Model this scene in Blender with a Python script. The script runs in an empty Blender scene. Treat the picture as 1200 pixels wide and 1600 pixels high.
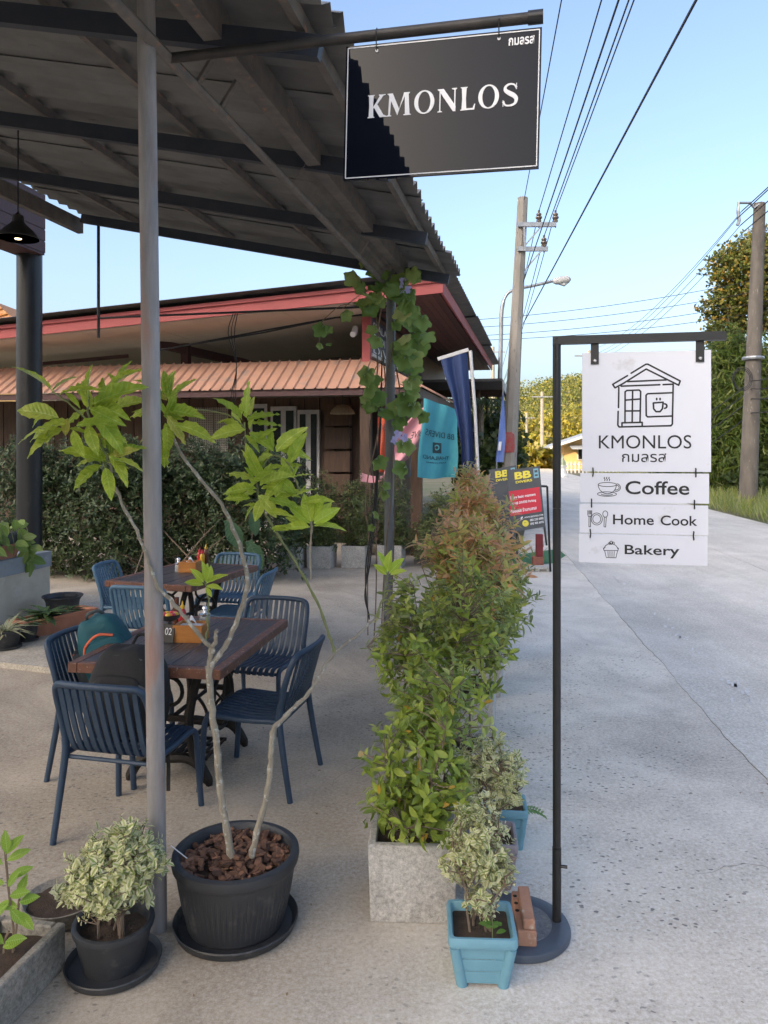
import bpy, bmesh, math, random
import numpy as np
from mathutils import Vector, Matrix
random.seed(7); rng = np.random.default_rng(11)
SC = bpy.context.scene
COL = SC.collection

# ------------------------------------------------------------------ camera
CAM_H = 1.75
PITCH = 0.0                                   # level camera, framed low with lens shift (verticals stay vertical)
cam_d = bpy.data.cameras.new('camera'); cam = bpy.data.objects.new('camera', cam_d); COL.objects.link(cam)
cam_d.sensor_fit = 'VERTICAL'; cam_d.sensor_height = 36.0; cam_d.lens = 27.0; cam_d.shift_y = -98/1600.0
cam_d.clip_start = 0.05; cam_d.clip_end = 3000
cam.location = (0, 0, CAM_H); cam.rotation_euler = (math.pi/2 - PITCH, 0, 0)
SC.camera = cam

# ------------------------------------------------------------------ sky, sun, exposure
SUN_EL = math.radians(26.0); SUN_AZ = math.radians(225.0)      # azimuth clockwise from +Y: behind the viewer, a little to the left
world = bpy.data.worlds.new('World'); SC.world = world; world.use_nodes = True
wn = world.node_tree.nodes; wl = world.node_tree.links
sky = wn.new('ShaderNodeTexSky'); sky.sky_type = 'NISHITA'; sky.sun_disc = False
sky.sun_elevation = SUN_EL; sky.sun_rotation = SUN_AZ
sky.altitude = 0; sky.air_density = 0.9; sky.dust_density = 5.2; sky.ozone_density = 1.4
wl.new(sky.outputs['Color'], wn['Background'].inputs['Color']); wn['Background'].inputs['Strength'].default_value = 0.13
sun_d = bpy.data.lights.new('sun', 'SUN'); sun_d.energy = 2.2; sun_d.angle = math.radians(0.53); sun_d.color = (1.0, 0.80, 0.52)
sun = bpy.data.objects.new('sun', sun_d); COL.objects.link(sun)
to_sun = Vector((math.sin(SUN_AZ)*math.cos(SUN_EL), math.cos(SUN_AZ)*math.cos(SUN_EL), math.sin(SUN_EL)))
sun.rotation_euler = (-to_sun).to_track_quat('-Z', 'Y').to_euler(); sun.location = (0, -20, 30)
SC.view_settings.view_transform = 'Standard'; SC.view_settings.look = 'None'
SC.view_settings.gamma = 1.0; SC.view_settings.use_curve_mapping = False
SC.view_settings.exposure = 1.72
SC.cycles.use_denoising = True
SC.cycles.use_adaptive_sampling = True; SC.cycles.adaptive_threshold = 0.02
SC.cycles.max_bounces = 5; SC.cycles.diffuse_bounces = 4; SC.cycles.transparent_max_bounces = 8

# ------------------------------------------------------------------ survey helpers: sight lines measured off the photograph (1200 x 1600)
CP, SP = math.cos(PITCH), math.sin(PITCH)
def ray(px, py):
    x = (px-600)/1200.0; y = -(py-702)/1200.0
    return Vector((x, CP + y*SP, -SP + y*CP))
def G(px, py, z=0.0):
    r = ray(px, py); t = (z-CAM_H)/r.z
    return Vector((r.x*t, r.y*t, z))
def D(px, py, Y):
    r = ray(px, py); t = Y/r.y
    return Vector((r.x*t, Y, CAM_H + r.z*t))
AZ = math.atan(249/1200.0*CP)
U = Vector((math.sin(AZ), math.cos(AZ), 0)); V = Vector((math.cos(AZ), -math.sin(AZ), 0)); Z = Vector((0, 0, 1))
RZ_U = -AZ                                    # z rotation that turns local +Y into U
RD = math.atan(139/1200.0*CP); RU = Vector((math.sin(RD), math.cos(RD), 0)); RV = Vector((math.cos(RD), -math.sin(RD), 0))
P2 = G(606, 1002)
def W(a, b, z=0.0, O=None):
    o = P2 if O is None else O
    p = o + U*a + V*b; return Vector((p.x, p.y, z))

# ------------------------------------------------------------------ materials
MATS = {}
def _new(name):
    m = bpy.data.materials.new(name); m.use_nodes = True
    nt = m.node_tree; return m, nt, nt.nodes, nt.links, nt.nodes['Principled BSDF']
def _n(nodes, t, **kw):
    n = nodes.new(t)
    for k, v in kw.items():
        if k in n.inputs.keys(): n.inputs[k].default_value = v
        else: setattr(n, k, v)
    return n
def c4(c): return (c[0], c[1], c[2], 1.0)
def ramp(nodes, stops):
    r = nodes.new('ShaderNodeValToRGB'); e = r.color_ramp.elements
    while len(e) < len(stops): e.new(0.5)
    for i, (p, c) in enumerate(stops): e[i].position = p; e[i].color = c4(c)
    return r
def mat(name, c1, c2=None, rough=0.6, metal=0.0, scale=6.0, detail=6.0, lo=0.35, hi=0.65, bump=0.0, bscale=None, spec=0.5,
        c3=None, s3=40.0, t3=0.62, stretch=None, objrand=0.0, roughvar=0.0, emit=None, coat=0.0):
    """noise-mottled surface: c1..c2 by a soft noise, c3 specks by a fine one"""
    if name in MATS: return MATS[name]
    m, nt, N, L, b = _new(name)
    tc = N.new('ShaderNodeTexCoord'); src = tc.outputs['Object']
    if stretch:
        mp = N.new('ShaderNodeMapping'); mp.inputs['Scale'].default_value = stretch
        L.new(src, mp.inputs['Vector']); src = mp.outputs['Vector']
    col = None
    if c2 is None: c2 = tuple(min(1, v*0.8) for v in c1)
    no = _n(N, 'ShaderNodeTexNoise', Scale=scale, Detail=detail, Roughness=0.62); L.new(src, no.inputs['Vector'])
    r = ramp(N, [(lo, c1), (hi, c2)]); L.new(no.outputs['Fac'], r.inputs['Fac']); col = r.outputs['Color']
    if c3 is not None:
        n3 = _n(N, 'ShaderNodeTexNoise', Scale=s3, Detail=4.0, Roughness=0.6); L.new(src, n3.inputs['Vector'])
        r3 = ramp(N, [(t3, (0, 0, 0)), (min(1, t3+0.1), (1, 1, 1))]); L.new(n3.outputs['Fac'], r3.inputs['Fac'])
        mx = N.new('ShaderNodeMixRGB'); L.new(r3.outputs['Color'], mx.inputs['Fac']); L.new(col, mx.inputs['Color1'])
        mx.inputs['Color2'].default_value = c4(c3); col = mx.outputs['Color']
    if objrand:
        oi = N.new('ShaderNodeObjectInfo'); hs = N.new('ShaderNodeHueSaturation')
        mr = _n(N, 'ShaderNodeMapRange'); mr.inputs['To Min'].default_value = 1-objrand; mr.inputs['To Max'].default_value = 1+objrand
        L.new(oi.outputs['Random'], mr.inputs['Value']); L.new(mr.outputs['Result'], hs.inputs['Value']); L.new(col, hs.inputs['Color']); col = hs.outputs['Color']
    L.new(col, b.inputs['Base Color'])
    b.inputs['Roughness'].default_value = rough; b.inputs['Metallic'].default_value = metal
    b.inputs['Specular IOR Level'].default_value = spec
    b.inputs['Coat Weight'].default_value = coat
    if roughvar:
        mr2 = N.new('ShaderNodeMapRange'); mr2.inputs['To Min'].default_value = max(0, rough-roughvar); mr2.inputs['To Max'].default_value = min(1, rough+roughvar)
        mr2.inputs['From Min'].default_value = 0.3; mr2.inputs['From Max'].default_value = 0.7
        L.new(no.outputs['Fac'], mr2.inputs['Value']); L.new(mr2.outputs['Result'], b.inputs['Roughness'])
    if bump:
        nb = _n(N, 'ShaderNodeTexNoise', Scale=bscale or scale*6, Detail=6.0, Roughness=0.65); L.new(src, nb.inputs['Vector'])
        bm_ = N.new('ShaderNodeBump'); bm_.inputs['Strength'].default_value = bump; bm_.inputs['Distance'].default_value = 0.01
        L.new(nb.outputs['Fac'], bm_.inputs['Height']); L.new(bm_.outputs['Normal'], b.inputs['Normal'])
    if emit:
        b.inputs['Emission Color'].default_value = c4(emit[0]); b.inputs['Emission Strength'].default_value = emit[1]
    MATS[name] = m; return m

def leaf_mat(name, stops, rough=0.42, transl=0.35, veins=False, back=1.25, edge=None, spec=0.4, blotch=None):
    if name in MATS: return MATS[name]
    m, nt, N, L, b = _new(name)
    oi = N.new('ShaderNodeObjectInfo'); ge = N.new('ShaderNodeNewGeometry')
    ad = _n(N, 'ShaderNodeMath', operation='ADD'); L.new(oi.outputs['Random'], ad.inputs[0]); L.new(ge.outputs['Random Per Island'], ad.inputs[1])
    fr = _n(N, 'ShaderNodeMath', operation='FRACT'); L.new(ad.outputs[0], fr.inputs[0])
    r = ramp(N, stops); L.new(fr.outputs[0], r.inputs['Fac']); col = r.outputs['Color']
    if veins or edge:
        uv = N.new('ShaderNodeUVMap'); uv.uv_map = 'UVMap'; sx = N.new('ShaderNodeSeparateXYZ'); L.new(uv.outputs['UV'], sx.inputs[0])
        su = _n(N, 'ShaderNodeMath', operation='SUBTRACT'); L.new(sx.outputs['X'], su.inputs[0]); su.inputs[1].default_value = 0.5
        ab = _n(N, 'ShaderNodeMath', operation='ABSOLUTE'); L.new(su.outputs[0], ab.inputs[0])
    if veins:
        m1 = _n(N, 'ShaderNodeMapRange'); m1.inputs['From Min'].default_value = 0.015; m1.inputs['From Max'].default_value = 0.05
        m1.inputs['To Min'].default_value = 1; m1.inputs['To Max'].default_value = 0; L.new(ab.outputs[0], m1.inputs['Value'])
        k = _n(N, 'ShaderNodeMath', operation='MULTIPLY'); L.new(ab.outputs[0], k.inputs[0]); k.inputs[1].default_value = -0.35
        a2 = _n(N, 'ShaderNodeMath', operation='ADD'); L.new(k.outputs[0], a2.inputs[0]); L.new(sx.outputs['Y'], a2.inputs[1])
        k2 = _n(N, 'ShaderNodeMath', operation='MULTIPLY'); L.new(a2.outputs[0], k2.inputs[0]); k2.inputs[1].default_value = 62.0
        sn = _n(N, 'ShaderNodeMath', operation='SINE'); L.new(k2.outputs[0], sn.inputs[0])
        m2 = _n(N, 'ShaderNodeMapRange'); m2.inputs['From Min'].default_value = 0.8; m2.inputs['From Max'].default_value = 1.0
        m2.inputs['To Min'].default_value = 0; m2.inputs['To Max'].default_value = 0.45; L.new(sn.outputs[0], m2.inputs['Value'])
        mxv = _n(N, 'ShaderNodeMath', operation='MAXIMUM'); L.new(m1.outputs['Result'], mxv.inputs[0]); L.new(m2.outputs['Result'], mxv.inputs[1])
        mc = N.new('ShaderNodeMixRGB'); L.new(mxv.outputs[0], mc.inputs['Fac']); L.new(col, mc.inputs['Color1'])
        hs0 = N.new('ShaderNodeHueSaturation'); hs0.inputs['Value'].default_value = 1.22; hs0.inputs['Saturation'].default_value = 0.85
        L.new(col, hs0.inputs['Color']); L.new(hs0.outputs['Color'], mc.inputs['Color2']); col = mc.outputs['Color']
        bp = N.new('ShaderNodeBump'); bp.inputs['Strength'].default_value = 0.45; bp.inputs['Distance'].default_value = 0.004; bp.invert = True
        L.new(sn.outputs[0], bp.inputs['Height']); L.new(bp.outputs['Normal'], b.inputs['Normal'])
    if blotch:
        tcb = N.new('ShaderNodeTexCoord'); mpb = N.new('ShaderNodeVectorMath'); mpb.operation = 'ADD'; L.new(tcb.outputs['Object'], mpb.inputs[0]); L.new(oi.outputs['Location'], mpb.inputs[1])
        nbl = _n(N, 'ShaderNodeTexNoise', Scale=3.5, Detail=4.0, Roughness=0.65); L.new(mpb.outputs[0], nbl.inputs['Vector'])
        rbl = ramp(N, [(0.42, (1, 1, 1)), (0.60, blotch)]); L.new(nbl.outputs['Fac'], rbl.inputs['Fac'])
        mbl = N.new('ShaderNodeMixRGB'); mbl.blend_type = 'MULTIPLY'; mbl.inputs['Fac'].default_value = 1.0; L.new(col, mbl.inputs['Color1']); L.new(rbl.outputs['Color'], mbl.inputs['Color2']); col = mbl.outputs['Color']
    if edge:
        no = _n(N, 'ShaderNodeTexNoise', Scale=5.0, Detail=3.0); L.new(uv.outputs['UV'], no.inputs['Vector'])
        ae = _n(N, 'ShaderNodeMath', operation='MULTIPLY_ADD'); L.new(no.outputs['Fac'], ae.inputs[0]); ae.inputs[1].default_value = 0.5; L.new(ab.outputs[0], ae.inputs[2])
        me = _n(N, 'ShaderNodeMapRange'); me.inputs['From Min'].default_value = 0.37; me.inputs['From Max'].default_value = 0.47; L.new(ae.outputs[0], me.inputs['Value'])
        mc = N.new('ShaderNodeMixRGB'); L.new(me.outputs['Result'], mc.inputs['Fac']); L.new(col, mc.inputs['Color1']); mc.inputs['Color2'].default_value = c4(edge); col = mc.outputs['Color']
    hs = N.new('ShaderNodeHueSaturation'); hs.inputs['Value'].default_value = back; hs.inputs['Saturation'].default_value = 0.75; L.new(col, hs.inputs['Color'])
    mb = N.new('ShaderNodeMixRGB'); L.new(ge.outputs['Backfacing'], mb.inputs['Fac']); L.new(col, mb.inputs['Color1']); L.new(hs.outputs['Color'], mb.inputs['Color2'])
    L.new(mb.outputs['Color'], b.inputs['Base Color']); b.inputs['Roughness'].default_value = rough; b.inputs['Specular IOR Level'].default_value = spec
    tr = N.new('ShaderNodeBsdfTranslucent'); L.new(mb.outputs['Color'], tr.inputs['Color'])
    ms = N.new('ShaderNodeMixShader'); ms.inputs['Fac'].default_value = transl
    out = N['Material Output']; L.new(b.outputs[0], ms.inputs[1]); L.new(tr.outputs[0], ms.inputs[2]); L.new(ms.outputs[0], out.inputs['Surface'])
    MATS[name] = m; return m

# ------------------------------------------------------------------ mesh building
class MB:
    def __init__(s): s.v = []; s.f = []; s.uv = None
    def add(s, vs, fs):
        o = len(s.v); s.v += [tuple(p) for p in vs]; s.f += [tuple(i+o for i in f) for f in fs]; return s
    def box(s, c, sz, M=None, bev=0.0):
        x, y, z = sz[0]/2, sz[1]/2, sz[2]/2; c = Vector(c)
        if bev <= 0:
            vs = [Vector((i*x, j*y, k*z)) for k in (-1, 1) for j in (-1, 1) for i in (-1, 1)]
            fs = [(0, 2, 3, 1), (4, 5, 7, 6), (0, 1, 5, 4), (2, 6, 7, 3), (0, 4, 6, 2), (1, 3, 7, 5)]
        else:
            bv = min(bev, x*.9, y*.9, z*.9); vs = []; idx = {}
            for i in (-1, 1):
                for j in (-1, 1):
                    for k in (-1, 1):
                        for ax in range(3):
                            p = [i*(x-bv), j*(y-bv), k*(z-bv)]; p[ax] = (i*x, j*y, k*z)[ax]
                            idx[(i, j, k, ax)] = len(vs); vs.append(Vector(p))
            fs = []
            for ax in range(3):
                o = [a for a in range(3) if a != ax]
                for sg in (-1, 1):
                    q = []
                    for (p_, q_) in ((-1, -1), (1, -1), (1, 1), (-1, 1)):
                        key = [0, 0, 0]; key[ax] = sg; key[o[0]] = p_; key[o[1]] = q_; q.append(idx[(*key, ax)])
                    fs.append(q if (sg > 0) == (ax != 1) else q[::-1])
            for ax in range(3):
                o = [a for a in range(3) if a != ax]
                for p_ in (-1, 1):
                    for q_ in (-1, 1):
                        k0 = [0, 0, 0]; k0[o[0]] = p_; k0[o[1]] = q_
                        a0 = list(k0); a0[ax] = -1; a1 = list(k0); a1[ax] = 1
                        fs.append([idx[(*a0, o[0])], idx[(*a1, o[0])], idx[(*a1, o[1])], idx[(*a0, o[1])]])
            for i in (-1, 1):
                for j in (-1, 1):
                    for k in (-1, 1): fs.append([idx[(i, j, k, 0)], idx[(i, j, k, 1)], idx[(i, j, k, 2)]])
        if M is not None: vs = [M @ p for p in vs]
        s.add([c+p for p in vs], fs); return s
    def hexa(s, b4, t4):
        """solid from 4 bottom and 4 top corners"""
        s.add(list(b4)+list(t4), [(3, 2, 1, 0), (4, 5, 6, 7), (0, 1, 5, 4), (1, 2, 6, 5), (2, 3, 7, 6), (3, 0, 4, 7)]); return s
    def bar(s, p, q, w, h, up=Z):
        p = Vector(p); q = Vector(q); d = (q-p).normalized(); x = d.cross(Vector(up))
        if x.length < 1e-5: x = d.cross(Vector((1, 0, 0)))
        x.normalize(); y = x.cross(d).normalized(); x = x*w/2; y = y*h/2
        s.hexa([p-x-y, p+x-y, q+x-y, q-x-y], [p-x+y, p+x+y, q+x+y, q-x+y]); return s
    def tube(s, pts, r, n=8, cap=True, flat=None):
        pts = [Vector(p) for p in pts]; k = len(pts); rs = r if isinstance(r, (list, tuple)) else [r]*k
        t = []
        for i in range(k):
            d = pts[min(i+1, k-1)]-pts[max(i-1, 0)]; t.append(d.normalized() if d.length > 1e-9 else Vector((0, 0, 1)))
        a = t[0].orthogonal().normalized(); o = len(s.v); vs = []
        for i in range(k):
            a = (a - t[i]*a.dot(t[i]));  a = a.normalized() if a.length > 1e-6 else t[i].orthogonal().normalized()
            b = t[i].cross(a)
            for j in range(n):
                g = 2*math.pi*j/n; vs.append(pts[i]+(a*math.cos(g)+b*math.sin(g))*rs[i])
        fs = [(i*n+j, i*n+(j+1) % n, (i+1)*n+(j+1) % n, (i+1)*n+j) for i in range(k-1) for j in range(n)]
        if cap: fs += [tuple(range(n-1, -1, -1)), tuple((k-1)*n+j for j in range(n))]
        s.add(vs, fs); return s
    def ribbon(s, pts, side, w, th):
        """flat strap along pts; side = width direction(s)"""
        pts = [Vector(p) for p in pts]; k = len(pts); vs = []
        for i in range(k):
            d = (pts[min(i+1, k-1)]-pts[max(i-1, 0)]).normalized(); sd = Vector(side); sd = (sd-d*sd.dot(d)).normalized(); nn = sd.cross(d)
            for (a, b) in ((-1, -1), (1, -1), (1, 1), (-1, 1)): vs.append(pts[i]+sd*a*w/2+nn*b*th/2)
        fs = [(i*4+j, i*4+(j+1) % 4, (i+1)*4+(j+1) % 4, (i+1)*4+j) for i in range(k-1) for j in range(4)]
        fs += [(3, 2, 1, 0), tuple((k-1)*4+j for j in range(4))]
        s.add(vs, fs); return s
    def lathe(s, prof, n=32, c=(0, 0, 0), fun=None, cap=True):
        vs = []
        for (r, z) in prof:
            for j in range(n):
                g = 2*math.pi*j/n; rr = r*(fun(g, z) if fun else 1); vs.append(Vector((c[0]+rr*math.cos(g), c[1]+rr*math.sin(g), c[2]+z)))
        k = len(prof); fs = [(i*n+j, i*n+(j+1) % n, (i+1)*n+(j+1) % n, (i+1)*n+j) for i in range(k-1) for j in range(n)]
        if cap and prof[0][0] > 1e-6: fs.append(tuple(range(n-1, -1, -1)))
        if cap and prof[-1][0] > 1e-6: fs.append(tuple((k-1)*n+j for j in range(n)))
        s.add(vs, fs); return s
    def prism(s, poly, o, x, y, th):
        """polygon (2d) extruded: point = o + x*px + y*py, thickness th along x cross y"""
        o, x, y = Vector(o), Vector(x), Vector(y); n = x.cross(y).normalized()*th; k = len(poly)
        a = [o+x*p[0]+y*p[1] for p in poly]; b = [p+n for p in a]
        s.add(a+b, [tuple(range(k-1, -1, -1)), tuple(range(k, 2*k))]+[(i, (i+1) % k, k+(i+1) % k, k+i) for i in range(k)]); return s
    def build(s, name, m, parent=None, world=True, smooth=False, kind=None, label=None):
        off = Vector((0, 0, 0))
        if parent is not None and world:
            off = parent.location if parent.parent is None else parent.location+parent.parent.location
        me = bpy.data.meshes.new(name); me.from_pydata([(p[0]-off[0], p[1]-off[1], p[2]-off[2]) for p in s.v], [], s.f); me.update()
        if m is not None: me.materials.append(m)
        if smooth:
            me.polygons.foreach_set('use_smooth', [True]*len(me.polygons))
            if smooth != 'all': me.set_sharp_from_angle(angle=math.radians(38))
        o = bpy.data.objects.new(name, me); COL.objects.link(o); o.parent = parent
        if kind: o['kind'] = kind
        if label: o['label'] = label
        return o
def tag(o, label=None, cat=None, group=None, kind=None):
    if label: o['label'] = label
    if cat: o['category'] = cat
    if group: o['group'] = group
    if kind: o['kind'] = kind
    return o
def thing(name, label, cat, loc=(0, 0, 0), rz=0.0, group=None):
    o = bpy.data.objects.new(name, None); COL.objects.link(o); o.location = loc; o.rotation_euler = (0, 0, rz); o.empty_display_size = 0.1
    return tag(o, label, cat, group)
def inst(name, mesh, parent, M):
    o = bpy.data.objects.new(name, mesh); COL.objects.link(o); o.parent = parent; o.matrix_local = M; return o
def copy_tree(o, parent=None):
    c = o.copy(); COL.objects.link(c); c.parent = parent
    for ch in list(o.children): copy_tree(ch, c)
    return c
def mesh_only(mb, name, m, smooth=False):
    me = bpy.data.meshes.new(name); me.from_pydata([tuple(p) for p in mb.v], [], mb.f); me.update(); me.materials.append(m)
    if smooth:
        me.polygons.foreach_set('use_smooth', [True]*len(me.polygons))
        if smooth != 'all': me.set_sharp_from_angle(angle=math.radians(38))
    return me
def frame_matrix(p, x, y, z, s):
    return Matrix(((x[0]*s, y[0]*s, z[0]*s, p[0]), (x[1]*s, y[1]*s, z[1]*s, p[1]), (x[2]*s, y[2]*s, z[2]*s, p[2]), (0, 0, 0, 1)))
def smoothline(pts, n=6):
    """Catmull-Rom through pts"""
    P = [Vector(p) for p in pts]; P = [P[0]*2-P[1]]+P+[P[-1]*2-P[-2]]; out = []
    for i in range(1, len(P)-2):
        for k in range(n):
            t = k/n; a, b, c, d = P[i-1], P[i], P[i+1], P[i+2]
            out.append(0.5*((2*b)+(c-a)*t+(2*a-5*b+4*c-d)*t*t+(3*b-a-3*c+d)*t**3))
    out.append(P[-2]); return out

# lettering with the built-in font, as mesh parts
def text_mesh(txt, size, m, th=0.0015, sx=1.0, bold=0.0, shear=0.0):
    cu = bpy.data.curves.new('lettering', 'FONT'); cu.body = txt; cu.size = size; cu.extrude = th/2; cu.offset = bold; cu.shear = shear
    cu.align_x = 'LEFT'; cu.resolution_u = 4
    ob = bpy.data.objects.new('lettering_tmp', cu); COL.objects.link(ob)
    dg = bpy.context.evaluated_depsgraph_get(); me = bpy.data.meshes.new_from_object(ob.evaluated_get(dg)); me = me.copy() if me.users else me
    bpy.data.objects.remove(ob); me.name = 'lettering'; me.materials.clear(); me.materials.append(m)
    n = len(me.vertices); co = np.empty(n*3); me.vertices.foreach_get('co', co); co = co.reshape(-1, 3)
    return me, co, sx
def put_text(txt, x0, x1, y0, y1, o, x, y, m, parent, name='lettering', th=0.0015, mirror=False, bold=0.0, lift=0.0):
    """fit txt in the local rectangle x0..x1, y0..y1 of the plane (origin o, axes x,y); ink box fills the rectangle"""
    me, co, _ = text_mesh(txt, 1.0, m, th, bold=bold)
    mn = co.min(0); mx = co.max(0)
    q = (co-mn)/np.maximum(mx-mn, 1e-9)
    if mirror: q[:, 0] = 1-q[:, 0]
    o, x, y = Vector(o), Vector(x), Vector(y); n = x.cross(y).normalized()
    off = (parent.location if parent.parent is None else parent.location+parent.parent.location)
    O = np.array(o+n*lift-off); X = np.array(x); Y = np.array(y); Nn = np.array(n)
    co2 = O + np.outer(x0+(x1-x0)*q[:, 0], X) + np.outer(y0+(y1-y0)*q[:, 1], Y) + np.outer(q[:, 2]*th, Nn)
    me.vertices.foreach_set('co', co2.ravel()); 
    if mirror: me.flip_normals()
    me.update()
    ob = bpy.data.objects.new(name, me); COL.objects.link(ob); ob.parent = parent; return ob

# ------------------------------------------------------------------ leaves
def leaf_template(w=0.36, n=5, cup=0.06, droop=0.12, wav=0.0, tipw=1.0, petiole=0.0, base=0.0, twist=0.0, bend=0.0):
    """unit-length leaf along +Y, folded along the midrib; returns verts, faces, uvs (per vertex)"""
    vs = []; uv = []
    for i in range(n+1):
        t = i/n; half = 0.5*w*(math.sin(math.pi*min(1, max(0, t))**tipw) ** 0.85 if 0 < t < 1 else 0.0)
        if i == 0: half = base*w
        half = max(half, 0.004); y = petiole+(1-petiole)*t; zc = -droop*t*t
        wv = wav*math.sin(i*2.4)+twist*half*t; bx = bend*t*t
        vs += [(-half+bx, y, zc+cup*half*2+wv), (bx, y, zc), (half+bx, y, zc+cup*half*2-wv*(.6 if wav else 1))]
        uv += [(0.5-half/w if w else .5, t), (0.5, t), (0.5+half/w, t)]
    fs = []
    for i in range(n):
        a = i*3; b = a+3; fs += [(a, a+1, b+1, b), (a+1, a+2, b+2, b+1)]
    if petiole > 0:
        k = len(vs); vs += [(-0.006, 0, 0), (0.006, 0, 0)]; uv += [(.5, 0), (.5, 0)]; fs.append((k, k+1, 2, 0))
    return np.array(vs), fs, np.array(uv)
def palmate_template(n=26):
    vs = [(0, 0.12, 0.0)]; uv = [(0.5, 0.5)]
    for i in range(n+1):
        g = -math.pi*0.5+2*math.pi*i/n + 0.0
        a = (g+math.pi/2)
        r = 0.5*(0.86+0.12*math.cos(5*(g-math.pi/2))+0.05*math.cos(15*g))*(0.70+0.30*math.sin(a/2)**0.5 if a > 0.02 and a < 2*math.pi-0.02 else 0.34)
        x, y = r*math.cos(g), 0.42+r*math.sin(g)*0.98
        vs.append((x, y, -0.22*(x*x+(y-.42)**2)+0.03*math.sin(3*g))); uv.append((0.5+x, y))
    fs = [(0, i, i+1) for i in range(1, n+1)]
    return np.array(vs), fs, np.array(uv)
def tmpl_mesh(name, T, m, smooth=True):
    vs, fs, uv = T; me = bpy.data.meshes.new(name); me.from_pydata(vs.tolist(), [], fs); me.update()
    l = me.uv_layers.new(name='UVMap'); idx = np.empty(len(me.loops), dtype=np.int32); me.loops.foreach_get('vertex_index', idx)
    l.data.foreach_set('uv', uv[idx].ravel()); me.materials.append(m)
    if smooth: me.polygons.foreach_set('use_smooth', [True]*len(me.polygons))
    return me
def norm(a): return a/np.maximum(np.linalg.norm(a, axis=-1, keepdims=True), 1e-9)
def axes(Dr, Nr):
    Dr = norm(Dr); Nr = norm(Nr-Dr*np.sum(Dr*Nr, -1, keepdims=True)); X = np.cross(Dr, Nr); return X, Dr, Nr
def leaf_cloud(name, T, P, Dr, Nr, S, m, parent, kind='stuff', smooth=True, label=None, cat=None, wid=None):
    vs, fs, uv = T; X, Y, N = axes(Dr, Nr); k = len(P); nv = len(vs)
    off = np.array(parent.location) if parent is not None else np.zeros(3)
    wx = np.ones(k) if wid is None else wid
    co = (P-off)[:, None, :] + S[:, None, None]*(vs[None, :, 0:1]*X[:, None, :]*wx[:, None, None] + vs[None, :, 1:2]*Y[:, None, :] + vs[None, :, 2:3]*N[:, None, :])
    me = bpy.data.meshes.new(name); sizes = np.array([len(f) for f in fs]); flat = np.concatenate([np.array(f) for f in fs])
    me.vertices.add(k*nv); me.vertices.foreach_set('co', co.astype(np.float32).ravel())
    li = (flat[None, :]+np.arange(k)[:, None]*nv).ravel(); me.loops.add(len(li)); me.loops.foreach_set('vertex_index', li.astype(np.int32))
    sz = np.tile(sizes, k); me.polygons.add(len(sz)); me.polygons.foreach_set('loop_start', np.concatenate([[0], np.cumsum(sz)[:-1]]).astype(np.int32))
    me.update(calc_edges=True)
    l = me.uv_layers.new(name='UVMap'); l.data.foreach_set('uv', np.tile(uv[flat], (k, 1)).ravel().astype(np.float32))
    me.materials.append(m)
    if smooth: me.polygons.foreach_set('use_smooth', np.ones(len(sz), dtype=bool))
    me.validate()
    o = bpy.data.objects.new(name, me); COL.objects.link(o); o.parent = parent
    return tag(o, label, cat, None, kind)
def leaf_objs(name, mesh, P, Dr, Nr, S, parent):
    X, Y, N = axes(Dr, Nr); off = np.array(parent.location)
    for i in range(len(P)):
        inst(name, mesh, parent, frame_matrix(P[i]-off, X[i], Y[i], N[i], S[i]))
def whorls(tips, ax, k, L, spread=(35, 75), step=0.012, jit=0.25):
    """k leaves round each twig tip"""
    n = len(tips); P = []; Dr = []; Nr = []; S = []
    ref = norm(rng.normal(size=(n, 3))); A = norm(ax); B = norm(np.cross(A, ref)); C = np.cross(A, B)
    for j in range(k):
        g = j*2.399+rng.uniform(0, 6.28, n)*0.15; al = np.radians(rng.uniform(spread[0], spread[1], n)+j*3)
        rad = B*np.cos(g)[:, None]+C*np.sin(g)[:, None]
        d = A*np.cos(al)[:, None]+rad*np.sin(al)[:, None]+rng.normal(size=(n, 3))*jit*0.4
        P.append(tips-A*(j*step*rng.uniform(.7, 1.3, n))[:, None]); Dr.append(d); Nr.append(A*np.sin(al)[:, None]-rad*np.cos(al)[:, None]+rng.normal(size=(n, 3))*0.2)
        S.append(L*rng.uniform(.6, 1.15, n)*(0.75+0.25*min(1, j/3)))
    return np.concatenate(P), np.concatenate(Dr), np.concatenate(Nr), np.concatenate(S)
def blob_tips(n, blobs, shell=0.5, up=0.5, lump=0.25):
    """tips spread through a union of ellipsoids (cx,cy,cz,rx,ry,rz), denser outside"""
    vol = np.array([b[3]*b[4]*b[5] for b in blobs])**0.67; pick = rng.choice(len(blobs), n, p=vol/vol.sum()); B = np.array(blobs)[pick]
    d = norm(rng.normal(size=(n, 3))); ph = d*3.1+pick[:, None]*1.7
    lm = 1+lump*(np.sin(ph[:, 0]*2.3+ph[:, 1])*np.cos(ph[:, 2]*2.1+pick))
    r = (shell+(1-shell)*rng.random(n)**0.6)*lm
    tips = B[:, :3]+d*r[:, None]*B[:, 3:]
    ax = d*0.8+np.array([0, 0, up])+rng.normal(size=(n, 3))*0.35
    return tips, norm(ax)
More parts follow.
